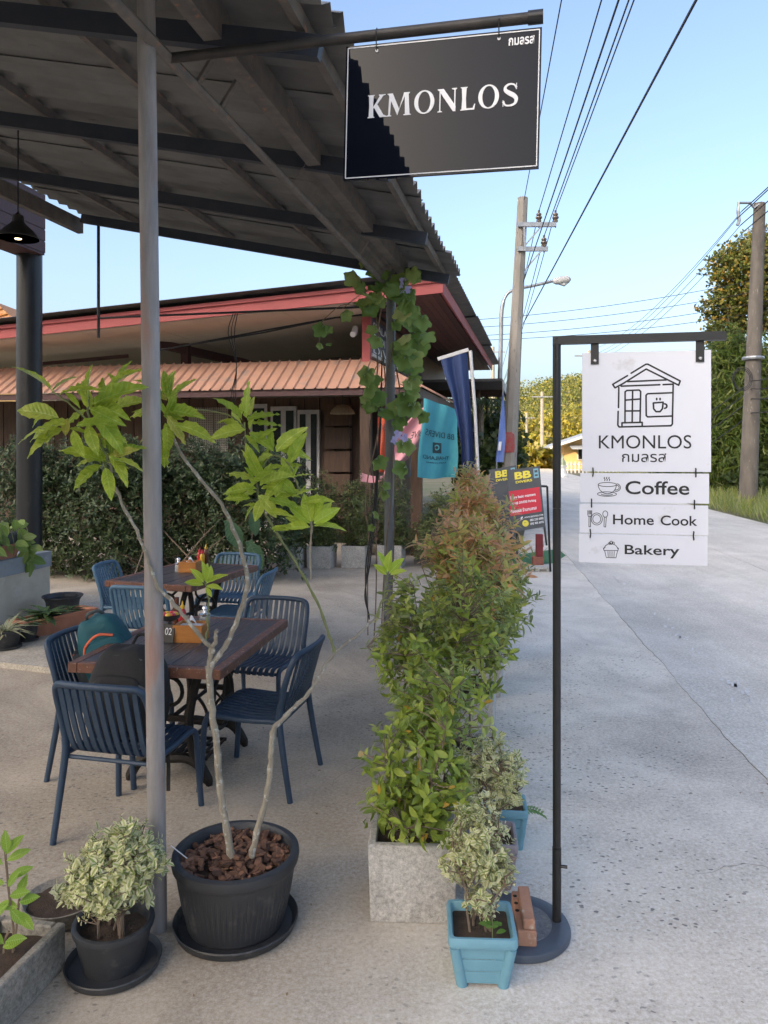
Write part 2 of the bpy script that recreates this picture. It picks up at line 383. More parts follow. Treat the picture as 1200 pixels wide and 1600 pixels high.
def branch_mesh(mb, base_pts, tips, every=1, r0=0.006, r1=0.0018, stems=6):
    """stems from the soil up and twigs from stems to the tips"""
    nodes = []
    for b in base_pts:
        k = tips[rng.integers(len(tips))]; b = np.array(b); e = np.array(k)
        pts = [b+(e-b)*t+np.append(rng.normal(size=2)*0.02*math.sin(math.pi*t), 0)+np.array([0, 0, 0.06*math.sin(math.pi*t)]) for t in np.linspace(0, 1, 6)]
        mb.tube(pts, [r0*(1-.7*t) for t in np.linspace(0, 1, 6)], 5); nodes += pts[1:]
    nodes = np.array(nodes)
    for t in tips[::every]:
        dd = np.linalg.norm(nodes-t, axis=1)+np.maximum(0, nodes[:, 2]-t[2]+0.02)*2; q = nodes[dd.argmin()]
        mid = (q+t)/2+rng.normal(size=3)*0.012; mb.tube([q, mid, t], [r1*1.5, r1*1.2, r1], 3, cap=False)
# ================================================================== SETTING
def concrete(name, c1, c2, dark, speck, s=1.3, pit=0.64, light=None, bump=0.35, chips=False, lane=False):
    m, nt, N, L, b = _new(name)
    tc = N.new('ShaderNodeTexCoord'); src = tc.outputs['Object']
    n1 = _n(N, 'ShaderNodeTexNoise', Scale=s, Detail=9.0, Roughness=0.66); L.new(src, n1.inputs['Vector'])
    r1 = ramp(N, [(0.36, c1), (0.62, c2)]); L.new(n1.outputs['Fac'], r1.inputs['Fac'])
    n2 = _n(N, 'ShaderNodeTexNoise', Scale=s*0.37, Detail=8.0, Roughness=0.7, Distortion=0.8); L.new(src, n2.inputs['Vector'])
    r2 = ramp(N, [(0.47, (0, 0, 0)), (0.68, (1, 1, 1))]); L.new(n2.outputs['Fac'], r2.inputs['Fac'])
    m1 = N.new('ShaderNodeMixRGB'); L.new(r2.outputs['Color'], m1.inputs['Fac']); L.new(r1.outputs['Color'], m1.inputs['Color1']); m1.inputs['Color2'].default_value = c4(dark)
    mp = N.new('ShaderNodeMapping'); mp.inputs['Rotation'].default_value = (0, 0, 0.9); mp.inputs['Scale'].default_value = (1, 1.5, 1); L.new(src, mp.inputs['Vector'])
    n3 = _n(N, 'ShaderNodeTexNoise', Scale=34.0, Detail=5.0, Roughness=0.7); L.new(mp.outputs['Vector'], n3.inputs['Vector'])
    r3 = ramp(N, [(pit, (0, 0, 0)), (pit+0.05, (1, 1, 1))]); L.new(n3.outputs['Fac'], r3.inputs['Fac'])
    n5 = _n(N, 'ShaderNodeTexNoise', Scale=0.9, Detail=3.0); L.new(src, n5.inputs['Vector'])
    r5 = ramp(N, [(0.45, (0.05, 0.05, 0.05)), (0.62, (0.75, 0.75, 0.75))]); L.new(n5.outputs['Fac'], r5.inputs['Fac'])
    mm = _n(N, 'ShaderNodeMath', operation='MULTIPLY'); L.new(r3.outputs['Color'], mm.inputs[0]); L.new(r5.outputs['Color'], mm.inputs[1])
    m2 = N.new('ShaderNodeMixRGB'); L.new(mm.outputs[0], m2.inputs['Fac']); L.new(m1.outputs['Color'], m2.inputs['Color1']); m2.inputs['Color2'].default_value = c4(speck)
    n4 = _n(N, 'ShaderNodeTexNoise', Scale=55.0, Detail=7.0, Roughness=0.9); L.new(src, n4.inputs['Vector']); r4 = ramp(N, [(0.30, (0.18, 0.18, 0.18)), (0.70, (0.82, 0.82, 0.82))]); L.new(n4.outputs['Fac'], r4.inputs['Fac'])
    m3 = N.new('ShaderNodeMixRGB'); m3.blend_type = 'OVERLAY'; m3.inputs['Fac'].default_value = 1.0; L.new(m2.outputs['Color'], m3.inputs['Color1']); L.new(r4.outputs['Color'], m3.inputs['Color2'])
    col = m3.outputs['Color']
    if light:
        n6 = _n(N, 'ShaderNodeTexNoise', Scale=2.1, Detail=9.0, Roughness=0.75, Distortion=1.5); L.new(src, n6.inputs['Vector'])
        r6 = ramp(N, [(0.6, (0, 0, 0)), (0.75, (0.7, 0.7, 0.7))]); L.new(n6.outputs['Fac'], r6.inputs['Fac'])
        m6 = N.new('ShaderNodeMixRGB'); L.new(r6.outputs['Color'], m6.inputs['Fac']); L.new(col, m6.inputs['Color1']); m6.inputs['Color2'].default_value = c4(light); col = m6.outputs['Color']
    if lane:
        # tyre-polished streaks along the road
        ml = N.new('ShaderNodeMapping'); ml.inputs['Rotation'].default_value = (0, 0, RD); ml.inputs['Scale'].default_value = (2.2, 0.07, 1); L.new(src, ml.inputs['Vector'])
        nl = _n(N, 'ShaderNodeTexNoise', Scale=2.0, Detail=5.0, Roughness=0.6); L.new(ml.outputs['Vector'], nl.inputs['Vector']); rl = ramp(N, [(0.38, (0.93, 0.925, 0.91)), (0.62, (1.03, 1.02, 1.0))]); L.new(nl.outputs['Fac'], rl.inputs['Fac'])
        mk = N.new('ShaderNodeMixRGB'); mk.blend_type = 'MULTIPLY'; mk.inputs['Fac'].default_value = 1; L.new(col, mk.inputs['Color1']); L.new(rl.outputs['Color'], mk.inputs['Color2']); col = mk.outputs['Color']
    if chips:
        # the cafe side of the slab is browner and darker than the roadside, fading over half a metre
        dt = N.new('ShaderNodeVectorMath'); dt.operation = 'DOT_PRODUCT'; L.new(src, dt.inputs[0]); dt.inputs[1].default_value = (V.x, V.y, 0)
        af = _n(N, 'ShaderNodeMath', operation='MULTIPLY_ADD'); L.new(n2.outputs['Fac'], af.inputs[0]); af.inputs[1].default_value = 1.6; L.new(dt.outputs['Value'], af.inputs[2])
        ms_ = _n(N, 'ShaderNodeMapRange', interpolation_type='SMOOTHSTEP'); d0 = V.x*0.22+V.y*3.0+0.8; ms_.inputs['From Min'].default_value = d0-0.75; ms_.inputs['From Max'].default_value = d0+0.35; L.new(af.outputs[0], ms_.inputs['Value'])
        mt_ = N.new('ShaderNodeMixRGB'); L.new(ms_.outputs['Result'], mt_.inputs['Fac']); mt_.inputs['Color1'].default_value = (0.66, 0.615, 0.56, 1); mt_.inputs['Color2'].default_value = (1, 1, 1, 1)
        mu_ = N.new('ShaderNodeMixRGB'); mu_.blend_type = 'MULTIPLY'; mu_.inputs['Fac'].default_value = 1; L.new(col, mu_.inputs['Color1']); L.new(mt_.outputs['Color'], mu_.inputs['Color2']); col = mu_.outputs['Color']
        vo = _n(N, 'ShaderNodeTexVoronoi', Scale=26.0, Randomness=1.0); wv = N.new('ShaderNodeVectorMath'); wv.operation = 'ADD'
        nw = _n(N, 'ShaderNodeTexNoise', Scale=40.0, Detail=2.0); L.new(src, nw.inputs['Vector']); sc = N.new('ShaderNodeVectorMath'); sc.operation = 'SCALE'; sc.inputs['Scale'].default_value = 0.03
        L.new(nw.outputs['Color'], sc.inputs[0]); L.new(mp.outputs['Vector'], wv.inputs[0]); L.new(sc.outputs[0], wv.inputs[1]); L.new(wv.outputs[0], vo.inputs['Vector'])
        lt_ = _n(N, 'ShaderNodeMapRange'); lt_.inputs['From Min'].default_value = 0.20; lt_.inputs['From Max'].default_value = 0.28; lt_.inputs['To Min'].default_value = 1; lt_.inputs['To Max'].default_value = 0; L.new(vo.outputs['Distance'], lt_.inputs['Value'])
        sp3 = N.new('ShaderNodeSeparateColor'); L.new(vo.outputs['Color'], sp3.inputs[0]); rk = ramp(N, [(0.50, (0, 0, 0)), (0.56, (1, 1, 1))]); L.new(sp3.outputs[0], rk.inputs['Fac'])
        n7 = _n(N, 'ShaderNodeTexNoise', Scale=0.75, Detail=4.0, Roughness=0.6); mo = N.new('ShaderNodeMapping'); mo.inputs['Location'].default_value = (3.7, 1.2, 0); L.new(src, mo.inputs['Vector']); L.new(mo.outputs['Vector'], n7.inputs['Vector'])
        r7 = ramp(N, [(0.46, (0, 0, 0)), (0.58, (0.85, 0.85, 0.85))]); L.new(n7.outputs['Fac'], r7.inputs['Fac'])
        k1 = _n(N, 'ShaderNodeMath', operation='MULTIPLY'); L.new(lt_.outputs['Result'], k1.inputs[0]); L.new(rk.outputs['Color'], k1.inputs[1])
        k3 = _n(N, 'ShaderNodeMath', operation='MULTIPLY'); L.new(k1.outputs[0], k3.inputs[0]); L.new(r7.outputs['Color'], k3.inputs[1])
        m8 = N.new('ShaderNodeMixRGB'); L.new(k3.outputs[0], m8.inputs['Fac']); L.new(col, m8.inputs['Color1']); m8.inputs['Color2'].default_value = c4(speck); col = m8.outputs['Color']
    L.new(col, b.inputs['Base Color']); b.inputs['Roughness'].default_value = 0.85; b.inputs['Specular IOR Level'].default_value = 0.25
    bp = N.new('ShaderNodeBump'); bp.inputs['Strength'].default_value = bump; bp.inputs['Distance'].default_value = 0.006
    sub = _n(N, 'ShaderNodeMath', operation='SUBTRACT'); L.new(n4.outputs['Fac'], sub.inputs[0]); L.new(mm.outputs[0], sub.inputs[1])
    L.new(sub.outputs[0], bp.inputs['Height']); L.new(bp.outputs['Normal'], b.inputs['Normal'])
    MATS[name] = m; return m
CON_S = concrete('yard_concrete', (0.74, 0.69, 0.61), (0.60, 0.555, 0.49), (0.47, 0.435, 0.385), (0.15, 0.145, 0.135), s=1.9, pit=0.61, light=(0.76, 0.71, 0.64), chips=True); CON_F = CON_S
CON_R = concrete('road_concrete', (0.63, 0.605, 0.565), (0.54, 0.515, 0.48), (0.46, 0.44, 0.41), (0.26, 0.255, 0.245), s=1.1, pit=0.68, light=(0.74, 0.72, 0.68), bump=0.2, lane=True)
EARTH = mat('dry_earth', (0.20, 0.16, 0.10), (0.10, 0.12, 0.045), 0.95, scale=0.4, bump=0.4)
def poly(name, pts, m, kind='structure', parent=None, label=None, cat=None):
    mb = MB(); mb.add(pts, [tuple(range(len(pts)))]); o = mb.build(name, m, parent)
    return tag(o, label, cat, None, kind)
g = poly('ground', [(-1500, -700, -0.07), (1500, -700, -0.07), (1500, 900, -0.07), (-1500, 900, -0.07)], EARTH)
tag(g, 'dry earth ground around the road and the buildings', 'ground')
H0 = Vector((0.22, 3.0, 0))                       # line of the planter row, along U
def hl(Y): return H0.x + (Y-H0.y)*U.x/U.y
R0 = G(888, 871); R0.z = 0
def R(s, t, z=0.0): p = R0+RU*s+RV*t; return Vector((p.x, p.y, z))
fc = MB(); fc.add([(-9, -6, 0), (hl(-6), -6, 0), (hl(13.5), 13.5, 0), (-9, 16.5, 0)], [(0, 1, 2, 3)])
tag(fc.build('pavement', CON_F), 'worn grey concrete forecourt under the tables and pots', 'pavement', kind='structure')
def WOB(s): return 0.013*math.sin(s*4.3)*math.sin(s*1.3)+0.004*math.sin(s*17)+0.003*math.sin(s*31+1)*math.sin(s*3)
sh = MB(); n = 900; A = []; B = []
for i in range(n+1):
    s = -20+i*(34/n); e = R(s, WOB(s)-0.004); q = (e.y-3.0)
    A.append(Vector((hl(e.y), e.y, 0.0))); B.append(Vector((e.x, e.y, 0.0)))
sh.add(A+B, [(i, n+1+i, n+2+i, i+1) for i in range(n)])
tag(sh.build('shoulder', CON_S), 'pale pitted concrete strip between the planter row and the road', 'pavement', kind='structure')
# road of cast slabs with open joints
rb = bpy.data.objects.new('road', None); COL.objects.link(rb); tag(rb, 'pale grey concrete slab road running away into the distance', 'road', kind='structure')
JOINT = mat('joint_dirt', (0.16, 0.15, 0.13), (0.21, 0.195, 0.17), 0.95, scale=8)
bs = MB(); bs.add([R(-24, -0.05, -0.045), R(-24, 5.4, -0.045), R(130, 5.4, -0.045), R(130, -0.05, -0.045)], [(0, 1, 2, 3)])
bs.build('road_base', JOINT, rb)
SK = -0.23
rows = [-21.2, -15.2, -9.2, -3.2, 2.8, 8.8, 14.8, 20.8, 26.8, 34, 42, 52, 64, 80, 100, 130]
for i in range(len(rows)-1):
    for c in range(2):
        t0, t1 = (0.012, 2.645) if c == 0 else (2.657, 5.3); k = 220; left = []; right = []
        for j in range(k+1):
            f = j/k; s_ = rows[i]+0.006+(rows[i+1]-rows[i]-0.012)*f
            wob = WOB(s_)-0.016 if c == 0 else 0.002*math.sin(s_*9)
            left.append((s_, t0+wob+0.002*(1+math.sin(s_*2.1))*(c == 0))); right.append((s_, t1+0.002*math.sin(s_*7)))
        pts = [R(a+SK*b_*(c == 1), b_, 0.004) for a, b_ in left]+[R(a+SK*b_, b_, 0.004) for a, b_ in right[::-1]]
        lo = [Vector((p.x, p.y, -0.06)) for p in pts]; mb = MB(); kk = len(pts)
        mb.add(pts+lo, [tuple(range(kk-1, -1, -1))]+[(i2, (i2+1) % kk, kk+(i2+1) % kk, kk+i2) for i2 in range(kk)])
        mb.build('road_slab', CON_R, rb)
# hairline cracks in the yard concrete
cr_ = MB()
for (x_, y_, a_, n_) in ((1.15, 3.1, .5, 16), (-.25, 3.9, 1.9, 18), (-.1, 6.6, .2, 16), (-.75, 3.15, 2.8, 10), (1.9, 8.2, 2.9, 16)):
    p_ = Vector((x_, y_, 0)); L1 = []; 
    for i in range(n_):
        a_ += random.gauss(0, .38); p_ = p_+Vector((math.cos(a_), math.sin(a_), 0))*random.uniform(.04, .09); w_ = .0015*(1-abs(2*i/(n_-1)-1)*.8); nn = Vector((-math.sin(a_), math.cos(a_), 0))*w_; L1.append((p_-nn+Z*.002, p_+nn+Z*.002))
    cr_.add([q for t_ in L1 for q in t_], [(2*i, 2*i+1, 2*i+3, 2*i+2) for i in range(n_-1)])
tag(cr_.build('cracks', mat('crack_dark', (0.12, 0.11, 0.10), (0.17, 0.16, 0.145), .95, scale=20), None), 'fine hairline cracks running through the yard concrete', 'crack', kind='stuff')
# worn flecks of the old white edge line
PAINT = mat('worn_white_paint', (0.66, 0.66, 0.65), (0.5, 0.5, 0.5), 0.8, scale=30)
fl = MB()
for i in range(46):
    s_ = random.choice([-1.9, -1.5, -4.6, -5.3, -6.6, -7.0, -7.6, 0.8, -2.4])+random.gauss(0, .25); t_ = 0.38+random.gauss(0, .035); a = random.uniform(.03, .11); w = random.uniform(.008, .024); k = 9
    pts = []
    for j in range(k):
        g_ = 2*math.pi*j/k; rr = random.uniform(.45, 1); pts.append(R(s_+a*rr*math.cos(g_), t_+w*rr*math.sin(g_)+0.2*a*math.cos(g_), 0.0085))
    fl.add(pts, [tuple(range(k))])
fl.build('edge_line', PAINT, rb, kind='stuff')
# raised strip by the cafe wall
pp = MB(); e0, e1 = G(-30, 1040), G(128, 1058); e2 = G(190, 935); e3 = G(-200, 935)
pp.hexa([e0, e1, Vector((e2.x, e2.y, 0)), Vector((e3.x, e3.y, 0))], [Vector((p.x, p.y, 0.045)) for p in (e0, e1, e2, e3)])
tag(pp.build('path', concrete('path_concrete', (0.50, 0.46, 0.39), (0.38, 0.35, 0.30), (0.28, 0.26, 0.23), (0.16, 0.15, 0.14), s=2.0)), 'low raised concrete step under the pots beside the cafe wall', 'path', kind='structure')
# grass verge
GRASS = leaf_mat('grass_blade', [(0, (0.16, 0.22, 0.035)), (0.5, (0.24, 0.28, 0.05)), (1, (0.33, 0.32, 0.09))], transl=0.4)
vg = MB(); vg.add([R(-6, 5.31, -0.02), R(-6, 12, 0.15), R(130, 12, 0.15), R(130, 5.31, -0.02)], [(0, 1, 2, 3)])
tag(vg.build('verge', EARTH), 'grassy verge on the far side of the road', 'verge', kind='structure')
kG = 12000; sg = rng.uniform(-2, 36, kG)**1.0; tg = 5.35+rng.random(kG)**1.3*4.5
Pg = np.array([list(R(a, b_, 0.0)) for a, b_ in zip(sg, tg)]); Dg = np.stack([rng.normal(0, .35, kG), rng.normal(0, .35, kG), np.ones(kG)], 1)
leaf_cloud('grass', leaf_template(0.07, 3, 0, 0.25), Pg, Dg, rng.normal(size=(kG, 3)), rng.uniform(.2, .5, kG), GRASS, None, 'stuff', label='tall grass along the far edge of the road', cat='grass')

# far hill, wooded; unseen ridge behind the viewer, added to keep the forecourt in shade
HILLM = mat('hill_soil', (0.075, 0.09, 0.03), (0.13, 0.12, 0.045), 0.95, scale=0.08)
crest = [(-2200, 690), (-400, 680), (300, 690), (600, 686), (700, 664), (745, 640), (790, 616), (850, 601), (912, 592), (1000, 580), (1100, 590), (1300, 615), (2600, 640)]
def hill_z(X, Y):
    px = 600+1200*X/260.0; py = np.interp(px, [c[0] for c in crest], [c[1] for c in crest])
    zc = 1.75+(702-py)/1200*260-4.0; f = np.clip((Y-120)/140, 0, 1); f = f*f*(3-2*f)
    return max(0, zc)*f-0.3 + (1.2*math.sin(X*.09)*math.cos(Y*.07))*f
xs = np.linspace(-560, 560, 113); ys = np.linspace(115, 330, 36); hm = MB()
hm.add([(x, y, hill_z(x, min(y, 262)) - max(0, y-262)*0.1) for y in ys for x in xs], [(j*113+i, j*113+i+1, (j+1)*113+i+1, (j+1)*113+i) for j in range(35) for i in range(112)])
tag(hm.build('hill', HILLM, smooth='all'), 'wooded hill closing the far end of the road', 'hill', kind='structure')
WOOD = leaf_mat('far_wood_leaf', [(0, (0.09, 0.12, 0.026)), (0.5, (0.15, 0.165, 0.035)), (0.85, (0.22, 0.20, 0.045)), (1, (0.29, 0.24, 0.055))], transl=0.3, rough=0.7, spec=0.15)
QUAD = leaf_template(0.8, 2, 0.1, 0.15)
tr = []
while len(tr) < 820:
    Y = 130+rng.random()*132; px = rng.uniform(560, 1260); X = (px-600)/1200*Y; tr.append((X, Y, hill_z(X, Y)))
tr += [(float(x), 262.0, hill_z(float(x), 262)) for x in np.linspace(-10, 150, 60)]
bl = [(x, y, z+rng.uniform(1.5, 4.0), rng.uniform(2.0, 4.2), rng.uniform(2.0, 4.0), rng.uniform(1.6, 3.6)) for x, y, z in tr]
tp, ax = blob_tips(125000, bl, shell=0.75, up=0.4, lump=0.35)
leaf_cloud('forest', QUAD, tp, ax+rng.normal(size=tp.shape)*.6, ax, rng.uniform(.38, .85, len(tp)), WOOD, None, 'stuff', label='sunlit yellow green wood covering the far hill', cat='wood')
# unseen ridge behind, shaped to block the sun
rm = MB(); xs = np.concatenate([np.linspace(-1400, -320, 10), np.linspace(-300, 300, 40), np.linspace(320, 1400, 10)]); RDst = 480.0; RH = math.tan(SUN_EL)*(RDst+48); k = 60
sx_, sy_ = math.sin(SUN_AZ), math.cos(SUN_AZ)
def rp3(x, d, z): return (sx_*d+sy_*x, sy_*d-sx_*x, z)
top = [RH*(0.30+0.70*math.exp(-max(0, abs(x)-85)**2/(2*70.0**2)))*(1+0.01*math.sin(x*.037+1)) for x in xs]
rm.add([rp3(x, RDst-190, -0.3) for x in xs]+[rp3(x, RDst-80, h*.55) for x, h in zip(xs, top)]+[rp3(x, RDst, h) for x, h in zip(xs, top)]+[rp3(x, RDst+260, -0.3) for x in xs],
       [(r*k+i, r*k+i+1, (r+1)*k+i+1, (r+1)*k+i) for r in range(3) for i in range(k-1)])
tag(rm.build('sun_block_ridge', HILLM, smooth='all'), 'unseen ridge added behind the viewer to shade the forecourt', 'hill', kind='structure')

# ================================================================== UTILITY POLES, LAMP, WIRES
POLE = mat('pole_concrete', (0.36, 0.33, 0.29), (0.25, 0.23, 0.20), 0.9, scale=3, c3=(0.14, 0.13, 0.12), s3=22, bump=0.3, stretch=(1, 1, 0.35))
WOODP = mat('weathered_pole', (0.19, 0.165, 0.14), (0.12, 0.105, 0.09), 0.9, scale=5, c3=(0.30, 0.27, 0.24), s3=18, bump=0.5, stretch=(1, 1, 0.25))
STEEL = mat('galvanised_steel', (0.42, 0.43, 0.44), (0.32, 0.33, 0.34), 0.45, 0.7, scale=9)
PORC = mat('porcelain', (0.20, 0.15, 0.12), (0.13, 0.1, 0.08), 0.2, scale=9)
BLACKW = mat('cable_black', (0.02, 0.02, 0.022), (0.03, 0.03, 0.032), 0.6)
REDPAINT = mat('red_paint_patch', (0.42, 0.05, 0.05), (0.3, 0.12, 0.1), 0.7, scale=14)
def upole(label, base, top, r0, r1, m, square=True, name='utility_pole'):
    t = thing(name, label, 'utility pole', base); mb = MB(); b = Vector(base); tp = Vector(top); n = 8 if square else 12
    mb.tube([b-Z*0.05, b+(tp-b)*.5, tp], [r0, (r0+r1)/2, r1], n); mb.build('pole_shaft', m, t, smooth=not square); return t
pb = Vector((G(790, 833).x, 16.0, 0)); pt = D(817, 309, 16.0)
up1 = upole('leaning concrete utility pole with two steel crossarms, behind the black diver boards', pb, pt, 0.165, 0.105, POLE)
axd = (pt-pb).normalized()
def ins(t, p, r=0.07, h=0.24):
    mb = MB(); mb.lathe([(0.012, -0.12), (0.012, 0), (r*.7, 0), (r*.75, h*.15), (r*.5, h*.2), (r, h*.35), (r*.95, h*.45), (r*.5, h*.5), (r*.8, h*.62), (r*.75, h*.72), (r*.3, h*.8), (r*.35, h), (0.0, h)], 12, p)
    mb.build('insulator', PORC, t, smooth=True)
wire_pts = []
for py, x1 in ((351, 866), (389, 853)):
    a = D(817, py, 15.86); a.x -= 0.1; e = D(x1+3, py+0, 15.86); mb = MB(); mb.bar(a, e, 0.07, 0.09); mb.build('crossarm', STEEL, up1)
    mb = MB(); mb.bar(D(820, py+33, 15.84), D(845, py+4, 15.84), 0.03, 0.03); mb.build('brace', STEEL, up1)
for px, py in ((842, 347), (868, 347), (850, 386)):
    p = D(px, py, 15.86); ins(up1, p); wire_pts.append(p+Z*0.22)
mb = MB(); mb.bar(D(819, 355, 15.8), D(820, 392, 15.8), 0.04, 0.04); mb.build('strap', STEEL, up1)
mb = MB(); rp = D(795, 690, 15.8); mb.lathe([(0.162, -0.2), (0.172, -0.1), (0.170, 0.12), (0.160, 0.22)], 14, D(794, 692, 16.0)); mb.build('paint_patch', REDPAINT, up1, smooth=True)
b2 = G(1168, 792); t2 = D(1187, 318, b2.y)
up2 = upole('weathered dark utility pole across the road with a bent bracket at its top', b2, t2, 0.27, 0.17, WOODP, False)
mb = MB(); mb.tube([t2+Vector((0, -.1, -.25)), t2+Vector((0, -.12, .0)), D(1178, 325, b2.y-.1), D(1172, 317, b2.y-.1), D(1154, 317, b2.y-.1), D(1153, 330, b2.y-.1)], 0.045, 6); mb.build('bracket', STEEL, up2)
mb = MB(); mb.tube([D(1153, 330, b2.y-.1), D(1155, 345, b2.y-.1), D(1152, 352, b2.y-.1)], 0.05, 6); mb.build('hanger', STEEL, up2)
mb = MB(); mb.lathe([(0.30, -0.05), (0.32, 0.0), (0.30, 0.05)], 14, D(1177, 560, b2.y)); mb.build('clamp', STEEL, up2)
for i, (px, Y, ty, lab, m) in enumerate(((770, 62, 542, 'pale sunlit utility pole rising above the shelter roof', POLE), (847, 72, 612, 'thin far utility pole in front of the wooded hill', POLE),
                          (823, 95, 645, 'farthest thin utility pole, nearest to the leaning concrete pole', POLE), (921, 52, 548, 'utility pole half hidden behind the white cafe sign', POLE))):
    b3 = Vector(((px-600)/1200*Y, Y, 0)); p3 = upole(lab, b3, D(px, ty, Y), 0.2, 0.14, m)
    mb = MB(); q = D(px, ty+8, Y-.2); mb.bar(q-Vector((1.0, 0, 0)), q+Vector((1.0, 0, 0)), 0.1, 0.1); mb.build('crossarm', STEEL, p3)
# street lamp
lb = Vector(((778-600)/1200*22, 22, 0)); sl = thing('street_lamp', 'tall grey street lamp with a curved arm reaching over the road', 'street lamp', lb)
arm = smoothline([D(783, 520, 22), D(784, 485, 22), D(790, 463, 22), D(803, 453, 22), D(835, 446, 22), D(868, 438, 22)], 6)
mb = MB(); mb.tube([lb, D(780, 640, 22), D(783, 520, 22)], [0.085, 0.075, 0.06], 10); mb.build('pole_shaft', STEEL, sl, smooth=True)
mb = MB(); mb.tube(arm, [0.06]*10+[0.045]*(len(arm)-10), 8); mb.build('arm', STEEL, sl, smooth=True)
hd = MB(); p, q = D(864, 440, 22), D(892, 436, 22); ex = (q-p)
hd.tube([p, p+ex*.15, p+ex*.5, p+ex*.85, q], [0.05, 0.10, 0.13, 0.11, 0.03], 10); hd.build('lamp_head', mat('lamp_grey', (0.55, 0.55, 0.54), (0.45, 0.45, 0.44), 0.5), sl, smooth=True)
gl = MB(); gl.tube([p+ex*.35-Z*.07, p+ex*.6-Z*.10, p+ex*.85-Z*.06], [0.05, 0.09, 0.04], 8); gl.build('lens', mat('lamp_lens', (0.75, 0.76, 0.75), None, 0.15), sl, smooth=True)
# wires
def wire(label, p, q, sag, r=0.012, n=24, name='power_line', group=None):
    p, q = Vector(p), Vector(q); pts = [p+(q-p)*t-Z*sag*4*t*(1-t) for t in [i/n for i in range(n+1)]]
    mb = MB(); mb.tube(pts, r, 5); tag(mb.build(name, BLACKW, None), label, 'cable', group or 'overhead cables')
def along(p, s): return Vector(p)+RU*s
for i, p in enumerate(wire_pts):
    wire(['power line from the upper crossarm insulator nearest the leaning pole', 'power line from the outer end of the upper crossarm', 'power line from the lower crossarm insulator'][i], p, along(p, -40), 0.25, 0.009)
    wire(['far power line continuing beyond the inner upper insulator', 'far power line continuing beyond the outer upper insulator', 'far power line continuing beyond the lower insulator'][i], p, along(p, 46)-Z*0.5, 0.9, 0.009)
pA = D(819, 312, 15.9); wire('thin earth wire from the tip of the leaning concrete pole', pA, along(pA, -40)+Vector((-.3, 0, .3)), 0.2, 0.008)
pB = D(812, 480, 15.85)
wire('thick telephone cable crossing the sky lowest toward the right', D(818, 505, 15.85), D(818, 505, 15.85)-RU*40+Vector((1.2, 0, .9)), 0.1, 0.010)
wire('second telephone cable just above the lowest one', D(818, 440, 15.85), along(D(818, 440, 15.85), -40)+Vector((.2, 0, 0.1)), 0.15, 0.009)
wire('telephone cable dropping beyond the leaning pole to the far end', D(815, 520, 15.9), along(D(815, 520, 15.9), 50)-Z*1.2, 0.5, 0.011)
top2 = D(1153, 350, b2.y-.1)
for i, (dx, dy, ty) in enumerate(((0, -18, 548), (-8, -6, 556), (-2, 4, 560), (5, 12, 566))):
    a = D(1153+dx+6, 348+dy, b2.y-.1); wire(['topmost', 'second', 'third', 'lowest'][i]+' line of the bundle from the bent bracket to the far pole', a, D(919, ty, 52), 0.8, 0.010)
    e = a+(a-D(919, ty, 52)).normalized()*26; wire(['topmost', 'second', 'third', 'lowest'][i]+' line from the bent bracket running out past the right edge', a, e+Vector((0, 0, 1.5)), 0.4, 0.016)
for i, (y0, y1) in enumerate(((500, 442), (512, 462), (525, 482), (532, 500))):
    wire(['highest', 'second highest', 'third', 'lowest'][i]+' pale wire slanting across the low sky above the white sign', D(738, y0, 30), D(1330, y1-40, 30), 0.35, 0.011)
for i, (y0, y1) in enumerate(((640, 612), (652, 640), (668, 655), (690, 672))):
    wire(['highest', 'second', 'third', 'lowest'][i]+' cable strung low in front of the bamboo toward the weathered pole', D(1175, y0-45, b2.y-.3), Vector(D(1010, y0+38, 46)), 0.5, 0.016)
    wire(['highest', 'second', 'third', 'lowest'][i]+' cable leaving the weathered pole toward the right edge', D(1175, y0-45, b2.y-.3), D(1290, y1-80, b2.y-3), 0.25, 0.016)
mb = MB(); cc = D(1160, 592, b2.y-.35)
for k_ in range(3): mb.tube([cc+Vector((0.30*math.cos(g_)*(1-.1*k_), 0.02*k_, 0.36*math.sin(g_)*(1-.12*k_))) for g_ in [i*math.pi/10 for i in range(21)]], 0.012, 5, cap=False)
tag(mb.build('cable_coil', BLACKW, None), 'spare loop of black cable hung on the weathered pole', 'cable')
# ================================================================== CAFE: canopy, wall, pillar
TIN_D = mat('old_tin_underside', (0.185, 0.182, 0.178), (0.12, 0.118, 0.116), 0.6, 0.1, scale=2.2, c3=(0.085, 0.082, 0.078), s3=7, t3=0.66, stretch=(.6, 3, 3), bump=0.1)
RUST = mat('rusty_grey_steel', (0.19, 0.165, 0.145), (0.12, 0.11, 0.105), 0.75, 0.2, scale=9, c3=(0.30, 0.16, 0.10), s3=26, t3=0.60, bump=0.25)
DBLUE = mat('dark_blue_steel', (0.035, 0.042, 0.06), (0.05, 0.055, 0.07), 0.6, 0.2, scale=6)
POSTM = mat('old_steel_post', (0.36, 0.335, 0.325), (0.23, 0.22, 0.22), 0.65, 0.2, scale=16, c3=(0.32, 0.21, 0.175), s3=9, t3=0.52, stretch=(1, 1, 0.16), bump=0.3, bscale=40)
POSTG = mat('grey_steel_post', (0.22, 0.22, 0.225), (0.16, 0.16, 0.165), 0.6, 0.3, scale=7, stretch=(1, 1, 0.3), bump=0.15)
can = thing('canopy', 'dark corrugated tin canopy on steel posts over the cafe tables', 'canopy', (P2.x, P2.y, 0))
BE, SLP, ZE = 0.60, 0.21, 3.40
def zr(b): return ZE+SLP*(BE-b)
A0, A1 = -9.0, 0.28
